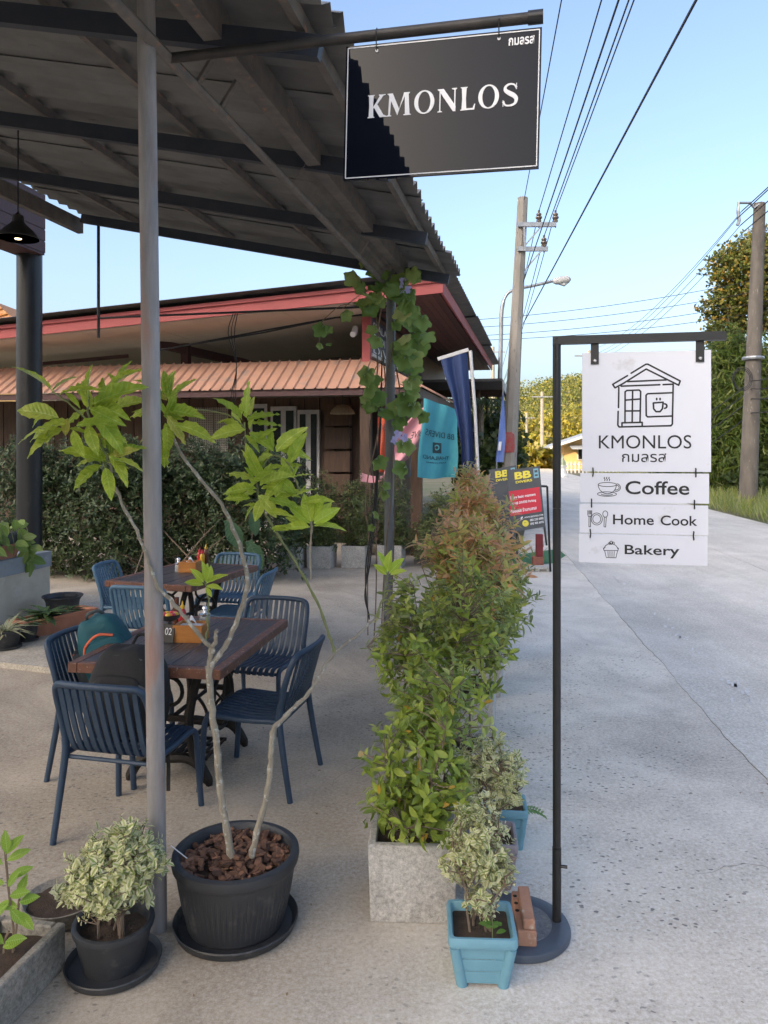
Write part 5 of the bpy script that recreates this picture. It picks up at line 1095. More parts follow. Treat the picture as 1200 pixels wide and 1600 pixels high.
xo = Mn @ Vector((1, 0, 0)); yo = Mn @ Vector((0, 0, 1)); put_text('02', -.018, .022, -.008, .03, p+Vector((0, 0, .05))+xo.cross(yo).normalized()*.0045, xo, yo, WHITE, ns_, th=.001)
mb = MB(); mb.tube([p+Vector((0, .03, 0)), p+Vector((0, .03, .12))], .01, 8); mb.build('stem', BLKP, ns_)
mb = MB(); mb.lathe([(.0, .115), (.03, .115), (.055, .13), (.06, .15), (.055, .148), (.03, .125), (0, .122)], 18, p+Vector((0, .03, 0))); mb.build('tray', BLKP, ns_, smooth=True)
for i in range(8):
    g_ = i*.785; mb = MB(); mb.lathe([(0, .0), (.013, .004), (.018, .014), (.012, .024), (0, .026)], 8, p+Vector((.033*math.cos(g_), .03+.033*math.sin(g_), .135))); mb.build('flower', REDP if i % 3 else YELP, ns_, smooth=True)

# ------------------------------------------------------------------ backpacks
def superell(c, r, e1, e2, n=28, m=18, M=None, fn=None):
    vs = []; sg = lambda v, e: math.copysign(abs(v)**e, v)
    for i in range(m+1):
        a = -math.pi/2+math.pi*i/m
        for j in range(n):
            b = 2*math.pi*j/n; p = Vector((r[0]*sg(math.cos(a), e1)*sg(math.cos(b), e2), r[1]*sg(math.cos(a), e1)*sg(math.sin(b), e2), r[2]*sg(math.sin(a), e1)))
            if fn: p = fn(p)
            vs.append(Vector(c)+(M @ p if M is not None else p))
    return vs, [(i*n+j, i*n+(j+1) % n, (i+1)*n+(j+1) % n, (i+1)*n+j) for i in range(m) for j in range(n)]
BKF = mat('black_fabric', (0.010, 0.010, 0.011), (0.016, 0.016, 0.017), .85, scale=5, bump=.5, bscale=22)
TEAL = mat('teal_fabric', (0.012, 0.10, 0.125), (0.009, 0.07, 0.09), .75, scale=5, bump=.5, bscale=20)
ORZ = mat('orange_zip', (0.75, 0.16, 0.07), (0.65, 0.13, 0.06), .6); GRYF = mat('grey_fabric', (0.07, 0.085, 0.09), (0.05, 0.06, 0.065), .8)
sc_ = Vector((-1.235, 3.345, 0))+U*.27; bc = Vector((sc_.x-.035, sc_.y+.05, .40+.20))
bp = thing('backpack', 'black backpack slumped on the seat of the nearest chair', 'backpack', (bc.x, bc.y, .40))
Mb = Matrix.Rotation(-AZ, 3, 'Z') @ Matrix.Rotation(math.radians(-12), 3, 'X')
wr = lambda p: Vector((p.x*(1-.22*max(0, p.z)/.22), p.y*(1-.2*max(0, p.z)/.22), p.z+.008*math.sin(p.x*38)+.006*math.cos(p.y*45)))
mb = MB(); mb.add(*superell(bc, (.19, .13, .21), .5, .6, M=Mb, fn=wr)); mb.build('body', BKF, bp, smooth='all')
mb = MB(); mb.add(*superell(bc+Mb @ Vector((0, -.10, -.05)), (.125, .045, .13), .5, .5, M=Mb)); mb.build('front_pocket', BKF, bp, smooth='all')
for s in (-1, 1):
    mb = MB(); mb.ribbon(smoothline([bc+Mb @ Vector((s*.06, .11, .19)), bc+Mb @ Vector((s*.07, .16, .10)), bc+Mb @ Vector((s*.09, .16, -.06)), bc+Mb @ Vector((s*.12, .10, -.19))], 5), Mb @ Vector((1, 0, 0)), .05, .012); mb.build('shoulder_strap', BKF, bp)
mb = MB(); mb.tube(smoothline([bc+Mb @ Vector((-.04, .06, .21)), bc+Mb @ Vector((-.02, .07, .255)), bc+Mb @ Vector((.02, .07, .255)), bc+Mb @ Vector((.04, .06, .21))], 5), .008, 6); mb.build('handle', BKF, bp)
mb = MB(); mb.tube(smoothline([bc+Mb @ Vector((x, -.085+.05*abs(x)/.13, .13-.9*x*x)) for x in (-.13, -.07, 0, .07, .13)], 5), .004, 5); mb.build('zip', GRYF, bp)
for zz3, k3 in ((.165, .10), (.06, .16)):
    mb = MB(); mb.tube(smoothline([bc+Mb @ Vector((x, -.128+.35*x*x+.30*max(0, zz3-.05), zz3-1.6*x*x)) for x in (-k3, -k3/2, 0, k3/2, k3)], 5), .005, 5); mb.build('seam_piping', GRYF, bp)
for s, L_ in ((0.10, .33), (0.16, .25)):
    q = bc+Mb @ Vector((s, .0, -.2)); mb = MB(); mb.ribbon(smoothline([q, q+Vector((.05, .02, -.08)), q+Vector((.06, .0, -L_))], 4), (1, 0, 0), .018, .003); mb.build('loose_strap', BKF, bp)
cB = Vector((-1.73, 4.28, 0))+V*.25+U*.03; tc_ = Vector((cB.x-.075, cB.y+.06, .40+.215))
tp_ = thing('backpack', 'teal backpack with orange zips leaning on the chair beside the near table', 'backpack', (tc_.x, tc_.y, .40))
Mt = Matrix.Rotation(-AZ+.45, 3, 'Z') @ Matrix.Rotation(math.radians(-18), 3, 'Y') @ Matrix.Rotation(math.radians(8), 3, 'X')
wt = lambda p: Vector((p.x*(1-.28*max(0, p.z)/.25), p.y*(1-.25*max(0, p.z)/.25), p.z+.007*math.sin(p.x*42+p.y*20)))
mb = MB(); mb.add(*superell(tc_, (.15, .11, .215), .5, .6, M=Mt, fn=wt)); mb.build('body', TEAL, tp_, smooth='all')
mb = MB(); mb.add(*superell(tc_+Mt @ Vector((.01, -.095, -.02)), (.11, .05, .14), .5, .5, M=Mt)); mb.build('front_pocket', TEAL, tp_, smooth='all')
mb = MB(); mb.add(*superell(tc_+Mt @ Vector((-.15, .0, -.08)), (.035, .08, .14), .5, .5, M=Mt)); mb.build('side_pocket', GRYF, tp_, smooth='all')
def zipline(pts, r=.007, m=ORZ, nm='zip'):
    mb = MB(); mb.tube(smoothline([tc_+Mt @ Vector(p_) for p_ in pts], 5), r, 6); mb.build(nm, m, tp_)
zipline([(-.105, -.11, .04), (-.075, -.125, .11), (0, -.125, .15), (.075, -.12, .12)]); zipline([(-.09, -.148, .03), (0, -.152, .02), (.10, -.142, .03)], .010); zipline([(-.165, -.03, .06), (-.175, -.05, -.04), (-.16, -.07, -.12)], .007)
zipline([(-.05, -.15, .06), (-.05, -.158, .02), (-.04, -.158, -.02)], .005, TISS, 'zip_pull'); zipline([(.0, -.152, .07), (.01, -.158, .02), (.02, -.156, -.02)], .005, TISS, 'zip_pull')
zipline([(-.03, -.16, -.02), (.0, -.162, -.035), (.05, -.156, -.03), (.06, -.158, -.005), (.02, -.16, .0), (-.02, -.16, -.01)], .003, TISS, 'cord')
zipline([(-.05, .02, .20), (-.03, .0, .24), (.03, .0, .24), (.05, .02, .20)], .009, GRYF, 'handle')

# ================================================================== POTS IN FRONT
POTB = mat('charcoal_pot_plastic', (0.028, 0.030, 0.034), (0.038, 0.040, 0.044), .5, scale=5, c3=(0.075, 0.073, 0.07), s3=12, t3=.6, bump=.05)
def pot(t, c, r, h, taper, m=POTB, ribs=0, rimw=.022, n=96, z0=0.0):
    mb = MB(); c = Vector(c); rb_ = r*taper; f = (lambda g, z: 1+(.022 if math.cos(g*ribs) > .2 else 0)*(z > .02+z0 and z < h*.80+z0)) if ribs else None
    mb.lathe([(rb_*.96, z0), (rb_, z0+.012), (rb_+(r*.94-rb_)*.5, z0+h*.45), (r*.935, z0+h*.80), (r*.95, z0+h*.84)], ribs*6 if ribs else n, (c.x, c.y, 0), f, False); mb.build('pot_wall', m, t, smooth=not ribs)
    mb = MB(); mb.lathe([(r*.945, z0+h*.835), (r*.985, z0+h*.86), (r, z0+h*.93), (r*.99, z0+h*.985), (r*.96, z0+h), (r-rimw, z0+h*.995), (r-rimw*1.3, z0+h*.95), (r-rimw*1.5, z0+h*.8), (r*.8, z0+h*.6)], n, (c.x, c.y, 0), None, False); mb.build('rim', m, t, smooth=True)
def saucer(t, c, r, h=.035, m=POTB):
    mb = MB(); mb.lathe([(r*.85, 0.0), (r*.95, .006), (r, h), (r*.985, h+.004), (r*.955, h), (r*.90, .014), (0.0, .012)], 64, (c[0], c[1], 0)); mb.build('saucer', m, t, smooth=True)
def soil(t, c, r, z, m=SOIL):
    mb = MB(); k = 24; vs = [(c[0], c[1], z+.012)]
    for q_ in (1, 2, 3):
        for j in range(k): g_ = 2*math.pi*j/k; vs.append((c[0]+r*q_/3*math.cos(g_), c[1]+r*q_/3*math.sin(g_), z+random.uniform(-.006, .008)))
    fs = [(0, 1+j, 1+(j+1) % k) for j in range(k)]+[(1+q_*k+j, 1+(q_+1)*k+j, 1+(q_+1)*k+(j+1) % k, 1+q_*k+(j+1) % k) for q_ in (0, 1) for j in range(k)]
    mb.add(vs, fs); return mb.build('soil', m, t, smooth='all')
bpc = Vector((-.545, 2.83, 0)); big = thing('plant_pot', 'big ribbed charcoal pot on a saucer holding the tall lime leaved plant', 'plant pot', bpc)
pot(big, bpc, .232, .265, .76, ribs=64, z0=.012, rimw=.026); saucer(big, bpc, .228, .032); soil(big, bpc, .205, .222)
CHIP = mat('bark_chip', (0.21, 0.105, 0.062), (0.13, 0.066, 0.042), .85, scale=25, objrand=.6, bump=.5)
cms = []
for i in range(6):
    mb = MB(); vs = []; 
    for sgn in (-1, 1):
        for j in range(5): g_ = j*1.2566+random.uniform(-.3, .3); rr = random.uniform(.7, 1.1); vs.append((rr*math.cos(g_)*.5, rr*math.sin(g_)*.28, sgn*random.uniform(.06, .14)))
    mb.add(vs, [(4, 3, 2, 1, 0), (5, 6, 7, 8, 9)]+[(j, (j+1) % 5, 5+(j+1) % 5, 5+j) for j in range(5)]); cms.append(mesh_only(mb, 'bark_chip', CHIP))
for i in range(290):
    r_ = .198*math.sqrt(random.random()); g_ = random.uniform(0, 6.28); s_ = random.uniform(.026, .062)
    M_ = Matrix.Translation((r_*math.cos(g_), r_*math.sin(g_), .238+.016*random.random()+.018*(1-r_/.2))) @ Matrix.Rotation(random.uniform(0, 6.28), 4, 'Z') @ Matrix.Rotation(random.gauss(0, .45), 4, 'X') @ Matrix.Rotation(random.gauss(0, .3), 4, 'Y') @ Matrix.Scale(s_, 4)
    inst('bark_chip', random.choice(cms), big, M_)
mb = MB(); mb.tube([bpc+Vector((-.235, -.02, .30)), bpc+Vector((-.15, -.05, .255))], .002, 5); mb.build('plant_stick', TISS, big)

# tall lime leaved plant
LIME = leaf_mat('lime_leaf', [(0, (0.36, 0.47, 0.045)), (.45, (0.50, 0.60, 0.065)), (.8, (0.61, 0.69, 0.09)), (.96, (0.66, 0.72, 0.13)), (1, (0.60, 0.42, 0.08))], blotch=(0.74, 0.82, 0.62), veins=True, transl=.5, rough=.36, back=1.0)
LIMEY = leaf_mat('young_lime_leaf', [(0, (0.42, 0.58, 0.05)), (1, (0.58, 0.68, 0.08))], veins=True, transl=.42, rough=.36, back=1.0)
STEM = mat('lichen_stem', (0.30, 0.27, 0.21), (0.22, 0.19, 0.145), .85, scale=18, c3=(0.44, 0.43, 0.38), s3=45, t3=.55, bump=.4, bscale=70)
STEMG = mat('green_stem', (0.20, 0.23, 0.08), (0.14, 0.15, 0.07), .7, scale=14)
lp_ = thing('tall_potted_plant', 'tall spindly plant with big lime green leaves in the ribbed pot', 'plant', bpc+Z*.24)
def br(pts, r0, r1, m=STEM, nm='branch'):
    P_ = smoothline([D(px, py, Y) for px, py, Y in pts], 5); k = len(P_); P_ = [p_+Vector((random.gauss(0, .0022), random.gauss(0, .0022), 0)) for p_ in P_]
    mb = MB(); mb.tube(P_, [r0+(r1-r0)*i/(k-1)+.0012*math.sin(i*2.1) for i in range(k)], 8); mb.build(nm, m, lp_, smooth=True)
br([(363, 1345, 2.80), (352, 1285, 2.80), (343, 1225, 2.81), (337, 1150, 2.82), (329, 1085, 2.82), (326, 1040, 2.82)], .0145, .012)
br([(326, 1050, 2.82), (335, 1032, 2.82), (354, 1005, 2.83), (376, 955, 2.84), (386, 910, 2.86), (380, 872, 2.88), (368, 835, 2.90), (345, 787, 2.92), (305, 738, 2.95), (275, 694, 2.97), (262, 640, 2.98)], .011, .005)
br([(326, 1050, 2.82), (329, 1012, 2.81), (321, 1004, 2.80), (295, 972, 2.78), (268, 940, 2.78), (246, 915, 2.76), (230, 872, 2.75), (208, 818, 2.74), (180, 765, 2.72), (170, 720, 2.70)], .009, .005)
br([(331, 1020, 2.81), (336, 1000, 2.80), (338, 985, 2.80)], .008, .007)
br([(322, 1000, 2.81), (325, 960, 2.84), (324, 925, 2.86), (320, 905, 2.86)], .004, .003, STEMG)
br([(393, 1338, 2.78), (404, 1290, 2.78), (418, 1235, 2.79), (424, 1180, 2.80), (428, 1136, 2.82)], .012, .010)
br([(428, 1136, 2.82), (455, 1110, 2.86), (483, 1082, 2.9), (503, 1048, 2.95), (523, 1020, 3.0), (560, 990, 3.05), (588, 965, 3.10)], .0095, .005)
br([(523, 1020, 3.0), (512, 985, 3.0), (490, 930, 2.98), (462, 880, 2.95), (430, 828, 2.92), (408, 790, 2.90), (400, 745, 2.88)], .006, .004, STEMG)
br([(588, 965, 3.10), (600, 930, 3.12), (605, 900, 3.12)], .005, .003, STEMG)
br([(170, 720, 2.70), (150, 680, 2.68), (120, 640, 2.66), (82, 612, 2.64)], .005, .003, STEMG)
br([(170, 745, 2.71), (140, 660, 2.76), (140, 620, 2.78)], .005, .003, STEMG)
br([(310, 640, 2.95), (345, 645, 2.94), (368, 655, 2.93), (384, 670, 2.92)], .0035, .003, STEMG)
br([(400, 745, 2.88), (385, 700, 2.9), (382, 660, 2.92)], .004, .003, STEMG)
br([(400, 745, 2.88), (425, 712, 2.87), (452, 725, 2.86), (462, 750, 2.86)], .004, .003, STEMG)
br([(462, 750, 2.86), (470, 775, 2.86), (486, 815, 2.86)], .004, .003, STEMG); br([(486, 815, 2.86), (484, 870, 2.87), (486, 905, 2.88)], .004, .0035, STEM)
BIGL = [tmpl_mesh('leaf', leaf_template(w_, 12, cu, dr, wv, .9, twist=random.uniform(-.5, .5), bend=random.uniform(-.12, .12)), LIME) for w_, cu, dr, wv in ((.40, .20, .34, .030), (.44, .12, .55, .036), (.34, .30, .20, .022), (.38, .36, .42, .04), (.42, .05, .30, .05))]
BIGY = tmpl_mesh('leaf', leaf_template(.44, 9, .2, .15, .014, .9), LIMEY)
def lf(px, py, ang, L_, Y, my=None, flat=None):
    """leaf rooted at a sight point, pointing at image angle ang (deg, 0 = right, 90 = up), L_ in photo pixels"""
    p = D(px, py, Y); a = math.radians(ang+14*math.cos(math.radians(ang))); dy = random.uniform(-.45, .2); d_ = np.array([[math.cos(a), dy, math.sin(a)]]); n_ = np.array([[random.gauss(0, .4), -random.uniform(.25, 1.1), random.uniform(.45, 1.1)]])
    X_, Y_, N_ = axes(d_, n_); inst('leaf', my or random.choice(BIGL), lp_, frame_matrix(np.array(p-Vector(lp_.location)), X_[0], Y_[0], N_[0], L_*Y/1200*1.0))
LV = [  # px, py, angle, length px
 (82, 612, 145, 66, 2.64), (80, 612, 35, 55, 2.66), (92, 618, 10, 72, 2.62), (90, 650, 172, 74, 2.60), (110, 655, 200, 66, 2.60), (100, 665, 190, 70, 2.58), (120, 665, 5, 58, 2.58), (100, 672, 215, 78, 2.62), (115, 670, 285, 52, 2.56), (138, 660, 290, 56, 2.62),
 (140, 625, 80, 62, 2.72), (145, 628, 15, 82, 2.66), (145, 632, 340, 70, 2.7), (140, 636, 330, 64, 2.64), (135, 640, 200, 46, 2.7), (150, 650, 318, 72, 2.64), (140, 640, 100, 50, 2.8), (158, 660, 320, 68, 2.66), (170, 612, 40, 60, 2.85), (165, 620, 120, 40, 2.8), (178, 640, 10, 60, 2.85), (150, 690, 10, 45, 2.7), (185, 600, 55, 52, 2.9),
 (163, 718, 190, 62, 2.66), (165, 722, 165, 66, 2.66), (160, 728, 208, 58, 2.66), (170, 718, 15, 54, 2.68), (168, 715, 325, 56, 2.64), (172, 720, 345, 64, 2.66), (165, 728, 292, 56, 2.62), (172, 712, 30, 56, 2.7), (168, 705, 85, 42, 2.72), (160, 708, 140, 40, 2.75),
 (255, 635, 150, 46, 2.98), (262, 628, 35, 58, 2.96), (262, 640, 350, 60, 2.95), (262, 650, 310, 58, 2.95), (258, 660, 285, 58, 2.94), (250, 655, 235, 50, 2.98), (270, 665, 345, 66, 2.93), (258, 670, 255, 62, 2.96), (248, 640, 190, 48, 3.0), (262, 625, 95, 48, 2.98), (250, 625, 120, 44, 3.0), (245, 665, 215, 44, 3.0), (270, 655, 20, 40, 3.0), (240, 615, 150, 50, 3.02), (255, 615, 60, 40, 3.0),
 (382, 655, 95, 60, 2.92), (378, 652, 125, 58, 2.92), (388, 655, 12, 62, 2.90), (384, 668, 195, 58, 2.90), (392, 660, 345, 58, 2.9), (380, 672, 160, 44, 2.92), (390, 672, 320, 52, 2.88), (385, 680, 300, 40, 2.9), (388, 690, 10, 52, 2.88), (392, 672, 65, 36, 2.94), (372, 662, 170, 30, 2.95),
 (432, 705, 40, 60, 2.86), (440, 708, 350, 46, 2.86), (430, 712, 200, 50, 2.86), (438, 715, 300, 42, 2.86), (428, 705, 95, 40, 2.9), (455, 722, 60, 55, 2.85), (452, 728, 250, 40, 2.86), (436, 735, 215, 62, 2.84), (446, 745, 230, 46, 2.84), (458, 745, 5, 38, 2.86),
 (402, 752, 165, 58, 2.84), (400, 745, 100, 52, 2.86), (405, 758, 20, 60, 2.82), (400, 762, 190, 62, 2.82), (408, 762, 345, 50, 2.84), (398, 770, 200, 50, 2.82), (406, 772, 315, 50, 2.8), (410, 778, 250, 42, 2.8), (402, 740, 60, 48, 2.88), (405, 742, 130, 60, 2.86), (418, 780, 340, 62, 2.8), (395, 778, 178, 46, 2.82), (404, 790, 230, 40, 2.82), (418, 795, 350, 40, 2.8), (428, 826, 25, 34, 2.84), (455, 776, 20, 46, 2.84), (462, 770, 140, 42, 2.84), (475, 785, 5, 44, 2.84)]
for a_ in LV:
    lf(a_[0]+random.gauss(0, 2), a_[1]+random.gauss(0, 2), a_[2]+random.gauss(0, 5), a_[3]*random.uniform(.82, 1.0), a_[4])
    if random.random() < .6: lf(a_[0]+random.gauss(0, 7), a_[1]+random.gauss(0, 7), a_[2]+random.choice([-1, 1])*random.uniform(25, 60), a_[3]*random.uniform(.4, .75), a_[4]+random.uniform(-.02, .08))
for (px, py, ang, L_, Y) in ((486, 815, 110, 46, 2.84), (488, 815, 60, 44, 2.84), (490, 818, 20, 48, 2.82), (484, 818, 150, 44, 2.84), (490, 822, 345, 52, 2.82), (484, 824, 190, 46, 2.82), (492, 815, 40, 40, 2.86), (480, 820, 170, 36, 2.86), (489, 812, 85, 42, 2.86),
                             (320, 908, 95, 32, 2.84), (322, 910, 60, 30, 2.84), (322, 912, 15, 36, 2.83), (318, 910, 135, 30, 2.84), (318, 914, 180, 30, 2.83), (322, 916, 345, 28, 2.83), (320, 906, 78, 26, 2.86), (321, 918, 300, 18, 2.83),
                             (605, 895, 115, 38, 3.1), (606, 893, 85, 36, 3.1), (608, 896, 40, 34, 3.1), (604, 898, 150, 26, 3.1), (610, 898, 10, 28, 3.08)): lf(px, py, ang, L_, Y, BIGY)

# variegated shrubs and small pots
VARI = leaf_mat('variegated_leaf', [(0, (0.17, 0.25, 0.06)), (.4, (0.29, 0.36, 0.09)), (.75, (0.46, 0.49, 0.18)), (1, (0.62, 0.62, 0.32))], edge=(0.68, 0.66, 0.42), transl=.3, rough=.45)
SMV = leaf_template(.62, 3, .15, .12)
vp = Vector((-.915, 2.60, 0)); vpt = thing('plant_pot', 'small charcoal pot on a saucer with a round cream and green shrub', 'plant pot', vp); pot(vpt, vp, .134, .15, .74, rimw=.016, z0=.01, n=64); saucer(vpt, vp, .158, .028); soil(vpt, vp, .118, .12)
shrub('round cream and green variegated shrub at the foot of the steel post', vp+Z*.12, [(vp.x, vp.y, .335, .15, .15, .14), (vp.x-.05, vp.y-.02, .30, .12, .12, .11), (vp.x+.05, vp.y, .36, .12, .12, .12)], 640, 6, .033, SMV, VARI, 260, 'variegated_shrub', stems=8, wide=.05, r0=.005, spread=(40, 85), every=2, floor=.17, group='variegated shrubs', step=.006)
# blue square pot
BLUEP = mat('light_blue_pot', (0.17, 0.36, 0.45), (0.14, 0.31, 0.39), .5, scale=6, c3=(0.2, 0.36, 0.42), s3=10, t3=.6); MAUV = mat('mauve_grey_pot', (0.33, 0.29, 0.31), (0.27, 0.24, 0.26), .55, scale=6)
def square_pot(lab, p, w, h, rz, m, group='square plastic pots'):
    t = thing('square_pot', lab, 'plant pot', (p.x, p.y, 0), rz, group); b_ = w*.70
    def ring(ww, z, n=5, r=.16):
        o = []
        for cx, cy, a0 in ((1, 1, 0), (-1, 1, 90), (-1, -1, 180), (1, -1, 270)):
            for i in range(n): g_ = math.radians(a0+90*i/(n-1)); o.append((ww/2*(1-r)*cx+ww/2*r*math.cos(g_), ww/2*(1-r)*cy+ww/2*r*math.sin(g_), z))
        return o
    def rings(rs): 
        mb = MB(); k = len(rs[0]); vs = [p_ for r_ in rs for p_ in r_]; mb.add(vs, [(i*k+j, i*k+(j+1) % k, (i+1)*k+(j+1) % k, (i+1)*k+j) for i in range(len(rs)-1) for j in range(k)]); return mb
    z0 = .012
    for i in range(3):
        za, zb_ = z0+(h*.80-z0)*i/3, z0+(h*.80-z0)*(i+1)/3-.004; f0, f1 = za/h, zb_/h
        rings([ring((b_+(w*.9-b_)*f0)*.95, za), ring((b_+(w*.9-b_)*f1)*.965, zb_), ring((b_+(w*.9-b_)*f1)*.94, zb_+.002)]).build('side_band', m, t, world=False)
    rings([ring(w*.88, h*.79), ring(w*.98, h*.82), ring(w, h*.86), ring(w, h*.95), ring(w*.97, h), ring(w*.88, h), ring(w*.85, h*.96), ring(w*.80, h*.7)]).build('rim', m, t, world=False, smooth=True)
    for sx_ in (-1, 1):
        for sy_ in (-1, 1):
            mb = MB(); mb.tube([(sx_*b_*.42, sy_*b_*.42, 0), (sx_*w*.41, sy_*w*.41, h*.8)], [w*.085, w*.075], 10); mb.build('corner_foot', m, t, world=False, smooth=True)
    mb = MB(); q_ = w*.41; mb.add([(-q_, -q_, h*.84), (q_, -q_, h*.82), (q_, q_, h*.85), (-q_, q_, h*.83), (0, 0, h*.88)], [(0, 1, 4), (1, 2, 4), (2, 3, 4), (3, 0, 4)]); mb.build('soil', SOIL, t, world=False); return t
bp1 = Vector((.325, 2.575, 0)); square_pot('light blue square pot in front of the concrete planter', bp1, .225, .175, -.05, BLUEP)
bp2 = Vector((.435, 3.13, 0)); square_pot('mauve grey square pot behind the brick', bp2, .21, .19, -.1, MAUV)
bp3 = Vector((.545, 3.42, 0)); square_pot('second light blue square pot, half hidden behind the mauve one', bp3, .18, .18, -.1, BLUEP)
shrub('cream and green variegated shrub in the light blue square pot', bp1+Z*.14, [(bp1.x-.005, bp1.y+.06, .42, .11, .11, .13), (bp1.x-.045, bp1.y+.04, .36, .08, .08, .09), (bp1.x+.05, bp1.y+.04, .33, .07, .07, .08), (bp1.x, bp1.y, .24, .06, .06, .05)], 380, 6, .028, SMV, VARI, 240, 'variegated_shrub', stems=7, wide=.04, r0=.0045, spread=(40, 85), every=2, group='variegated shrubs', floor=.18, step=.006)
shrub('cream and green variegated shrub in the mauve square pot', bp2+Z*.15, [(bp2.x-.02, bp2.y, .47, .14, .13, .14), (bp2.x+.06, bp2.y, .40, .09, .09, .11), (bp2.x-.10, bp2.y-.02, .40, .08, .08, .1)], 420, 6, .028, SMV, VARI, 220, 'variegated_shrub', stems=7, wide=.04, r0=.0045, spread=(40, 85), every=2, group='variegated shrubs', floor=.2, step=.006)
FERN = leaf_mat('seedling_leaf', [(0, (0.10, 0.22, 0.04)), (1, (0.17, 0.30, 0.06))], transl=.3)
sd = thing('seedling', 'tiny green seedling with round leaves in the light blue square pot', 'plant', bp1+Vector((.03, -.06, .145))); sm = tmpl_mesh('leaf', leaf_template(.75, 4, .1, .1), FERN)
for i in range(6):
    g_ = i*1.05; q_ = np.array([.012*math.cos(g_), .012*math.sin(g_), .02+.008*i]); X_, Y_, N_ = axes(np.array([[math.cos(g_), math.sin(g_), .35]]), np.array([[0, 0, 1.0]])); inst('leaf', sm, sd, frame_matrix(q_, X_[0], Y_[0], N_[0], .035))
mb = MB(); mb.tube([Vector(sd.location), Vector(sd.location)+Z*.07], .002, 5); mb.build('stem', STEMG, sd)
fe_ = thing('fern', 'small fern leaf poking out of the second light blue pot', 'plant', bp3+Z*.15); fm_ = tmpl_mesh('leaf', leaf_template(.3, 3, .1, .1), FERN); pts = [bp3+Vector((.05+.10*t, -.03, .15+.06*t-.07*t*t)) for t in np.linspace(0, 1, 9)]
mb = MB(); mb.tube(pts, .002, 4); mb.build('stem', STEMG, fe_)
for i in range(2, 9):
    for s in (-1, 1): X_, Y_, N_ = axes(np.array([[.4, s*1.0, 0]]), np.array([[0, 0, 1.0]])); inst('leaf', fm_, fe_, frame_matrix(np.array(pts[i]-Vector(fe_.location)), X_[0], Y_[0], N_[0], .045))

# trough at the lower left with a young plant, dark dish behind it
OLDC = concrete('mossy_concrete', (0.36, 0.33, 0.28), (0.27, 0.245, 0.21), (0.17, 0.16, 0.135), (0.09, 0.085, 0.075), s=5, bump=.5)
tr0 = G(103, 1442, .15); L_ = .95; tw = .26; tc0 = Vector((tr0.x, tr0.y, 0))-U*L_/2-V*tw/2
tg_ = thing('concrete_trough', 'mossy concrete trough planter cut off by the lower edge', 'planter', tc0, -AZ)
for c_, z_ in (((tw/2-.016, 0, .076), (.032, L_, .152)), ((-tw/2+.016, 0, .076), (.032, L_, .152)), ((0, L_/2-.016, .0755), (tw-.066, .032, .151)), ((0, -L_/2+.016, .0755), (tw-.066, .032, .151)), ((0, 0, .015), (tw-.066, L_-.066, .03))):
    mb = MB(); mb.box(c_, z_, None, .005); mb.build('slab', OLDC, tg_, world=False)
mb = MB(); k = 14; vs = [(-tw/2+.034+(tw-.068)*i/4, -L_/2+.034+(L_-.068)*j/k, .115+random.uniform(-.012, .012)) for j in range(k+1) for i in range(5)]; mb.add(vs, [(j*5+i, j*5+i+1, (j+1)*5+i+1, (j+1)*5+i) for j in range(k) for i in range(4)]); mb.build('soil', SOIL, tg_, world=False, smooth='all')
yp0 = G(18, 1490, .12); yp = thing('young_plant', 'young lime leaved plant in the trough at the lower left corner', 'plant', yp0)
YM = tmpl_mesh('leaf', leaf_template(.42, 6, .15, .15, .01), leaf_mat('young_green_leaf', [(0, (0.20, 0.36, 0.04)), (1, (0.32, 0.47, 0.06))], veins=True, transl=.4))
for (pts_, lv) in (([(22, 1485), (20, 1440), (14, 1395), (8, 1330)], [(8, 1335, 50), (12, 1335, 100), (5, 1350, 160), (14, 1372, 30), (12, 1385, 60), (8, 1380, 190), (15, 1400, 20), (14, 1410, 210), (16, 1420, 330), (10, 1345, 20)]), ([(20, 1488), (26, 1445), (30, 1405)], [(28, 1405, 75), (30, 1410, 20), (28, 1418, 160), (30, 1425, 330)]), ([(5, 1500), (8, 1470), (14, 1455)], [(8, 1472, 20), (4, 1480, 40), (6, 1475, 150)])):
    P_ = smoothline([D(px, py, yp0.y-.0) for px, py in pts_], 4); mb = MB(); mb.tube(P_, .004, 5); mb.build('stem', TWIG, yp)
    for px, py, an in lv:
        a = math.radians(an+random.gauss(0, 8)); X_, Y_, N_ = axes(np.array([[math.cos(a), random.uniform(-.5, .3), math.sin(a)]]), np.array([[0, -.7, .7]])); inst('leaf', YM, yp, frame_matrix(np.array(D(px, py, yp0.y-.01)-yp0), X_[0], Y_[0], N_[0], .075))
dp = G(98, 1432); dd = thing('clay_dish', 'dark soil filled dish between the trough and the small pot', 'dish', (dp.x, dp.y, 0)); mb = MB(); mb.lathe([(.10, 0), (.125, .03), (.14, .07), (.145, .078), (.138, .078), (.125, .06), (.11, .05)], 40, (dp.x, dp.y, 0), None, False); mb.build('bowl', OLDC, dd, smooth=True); soil(dd, (dp.x, dp.y), .125, .058)

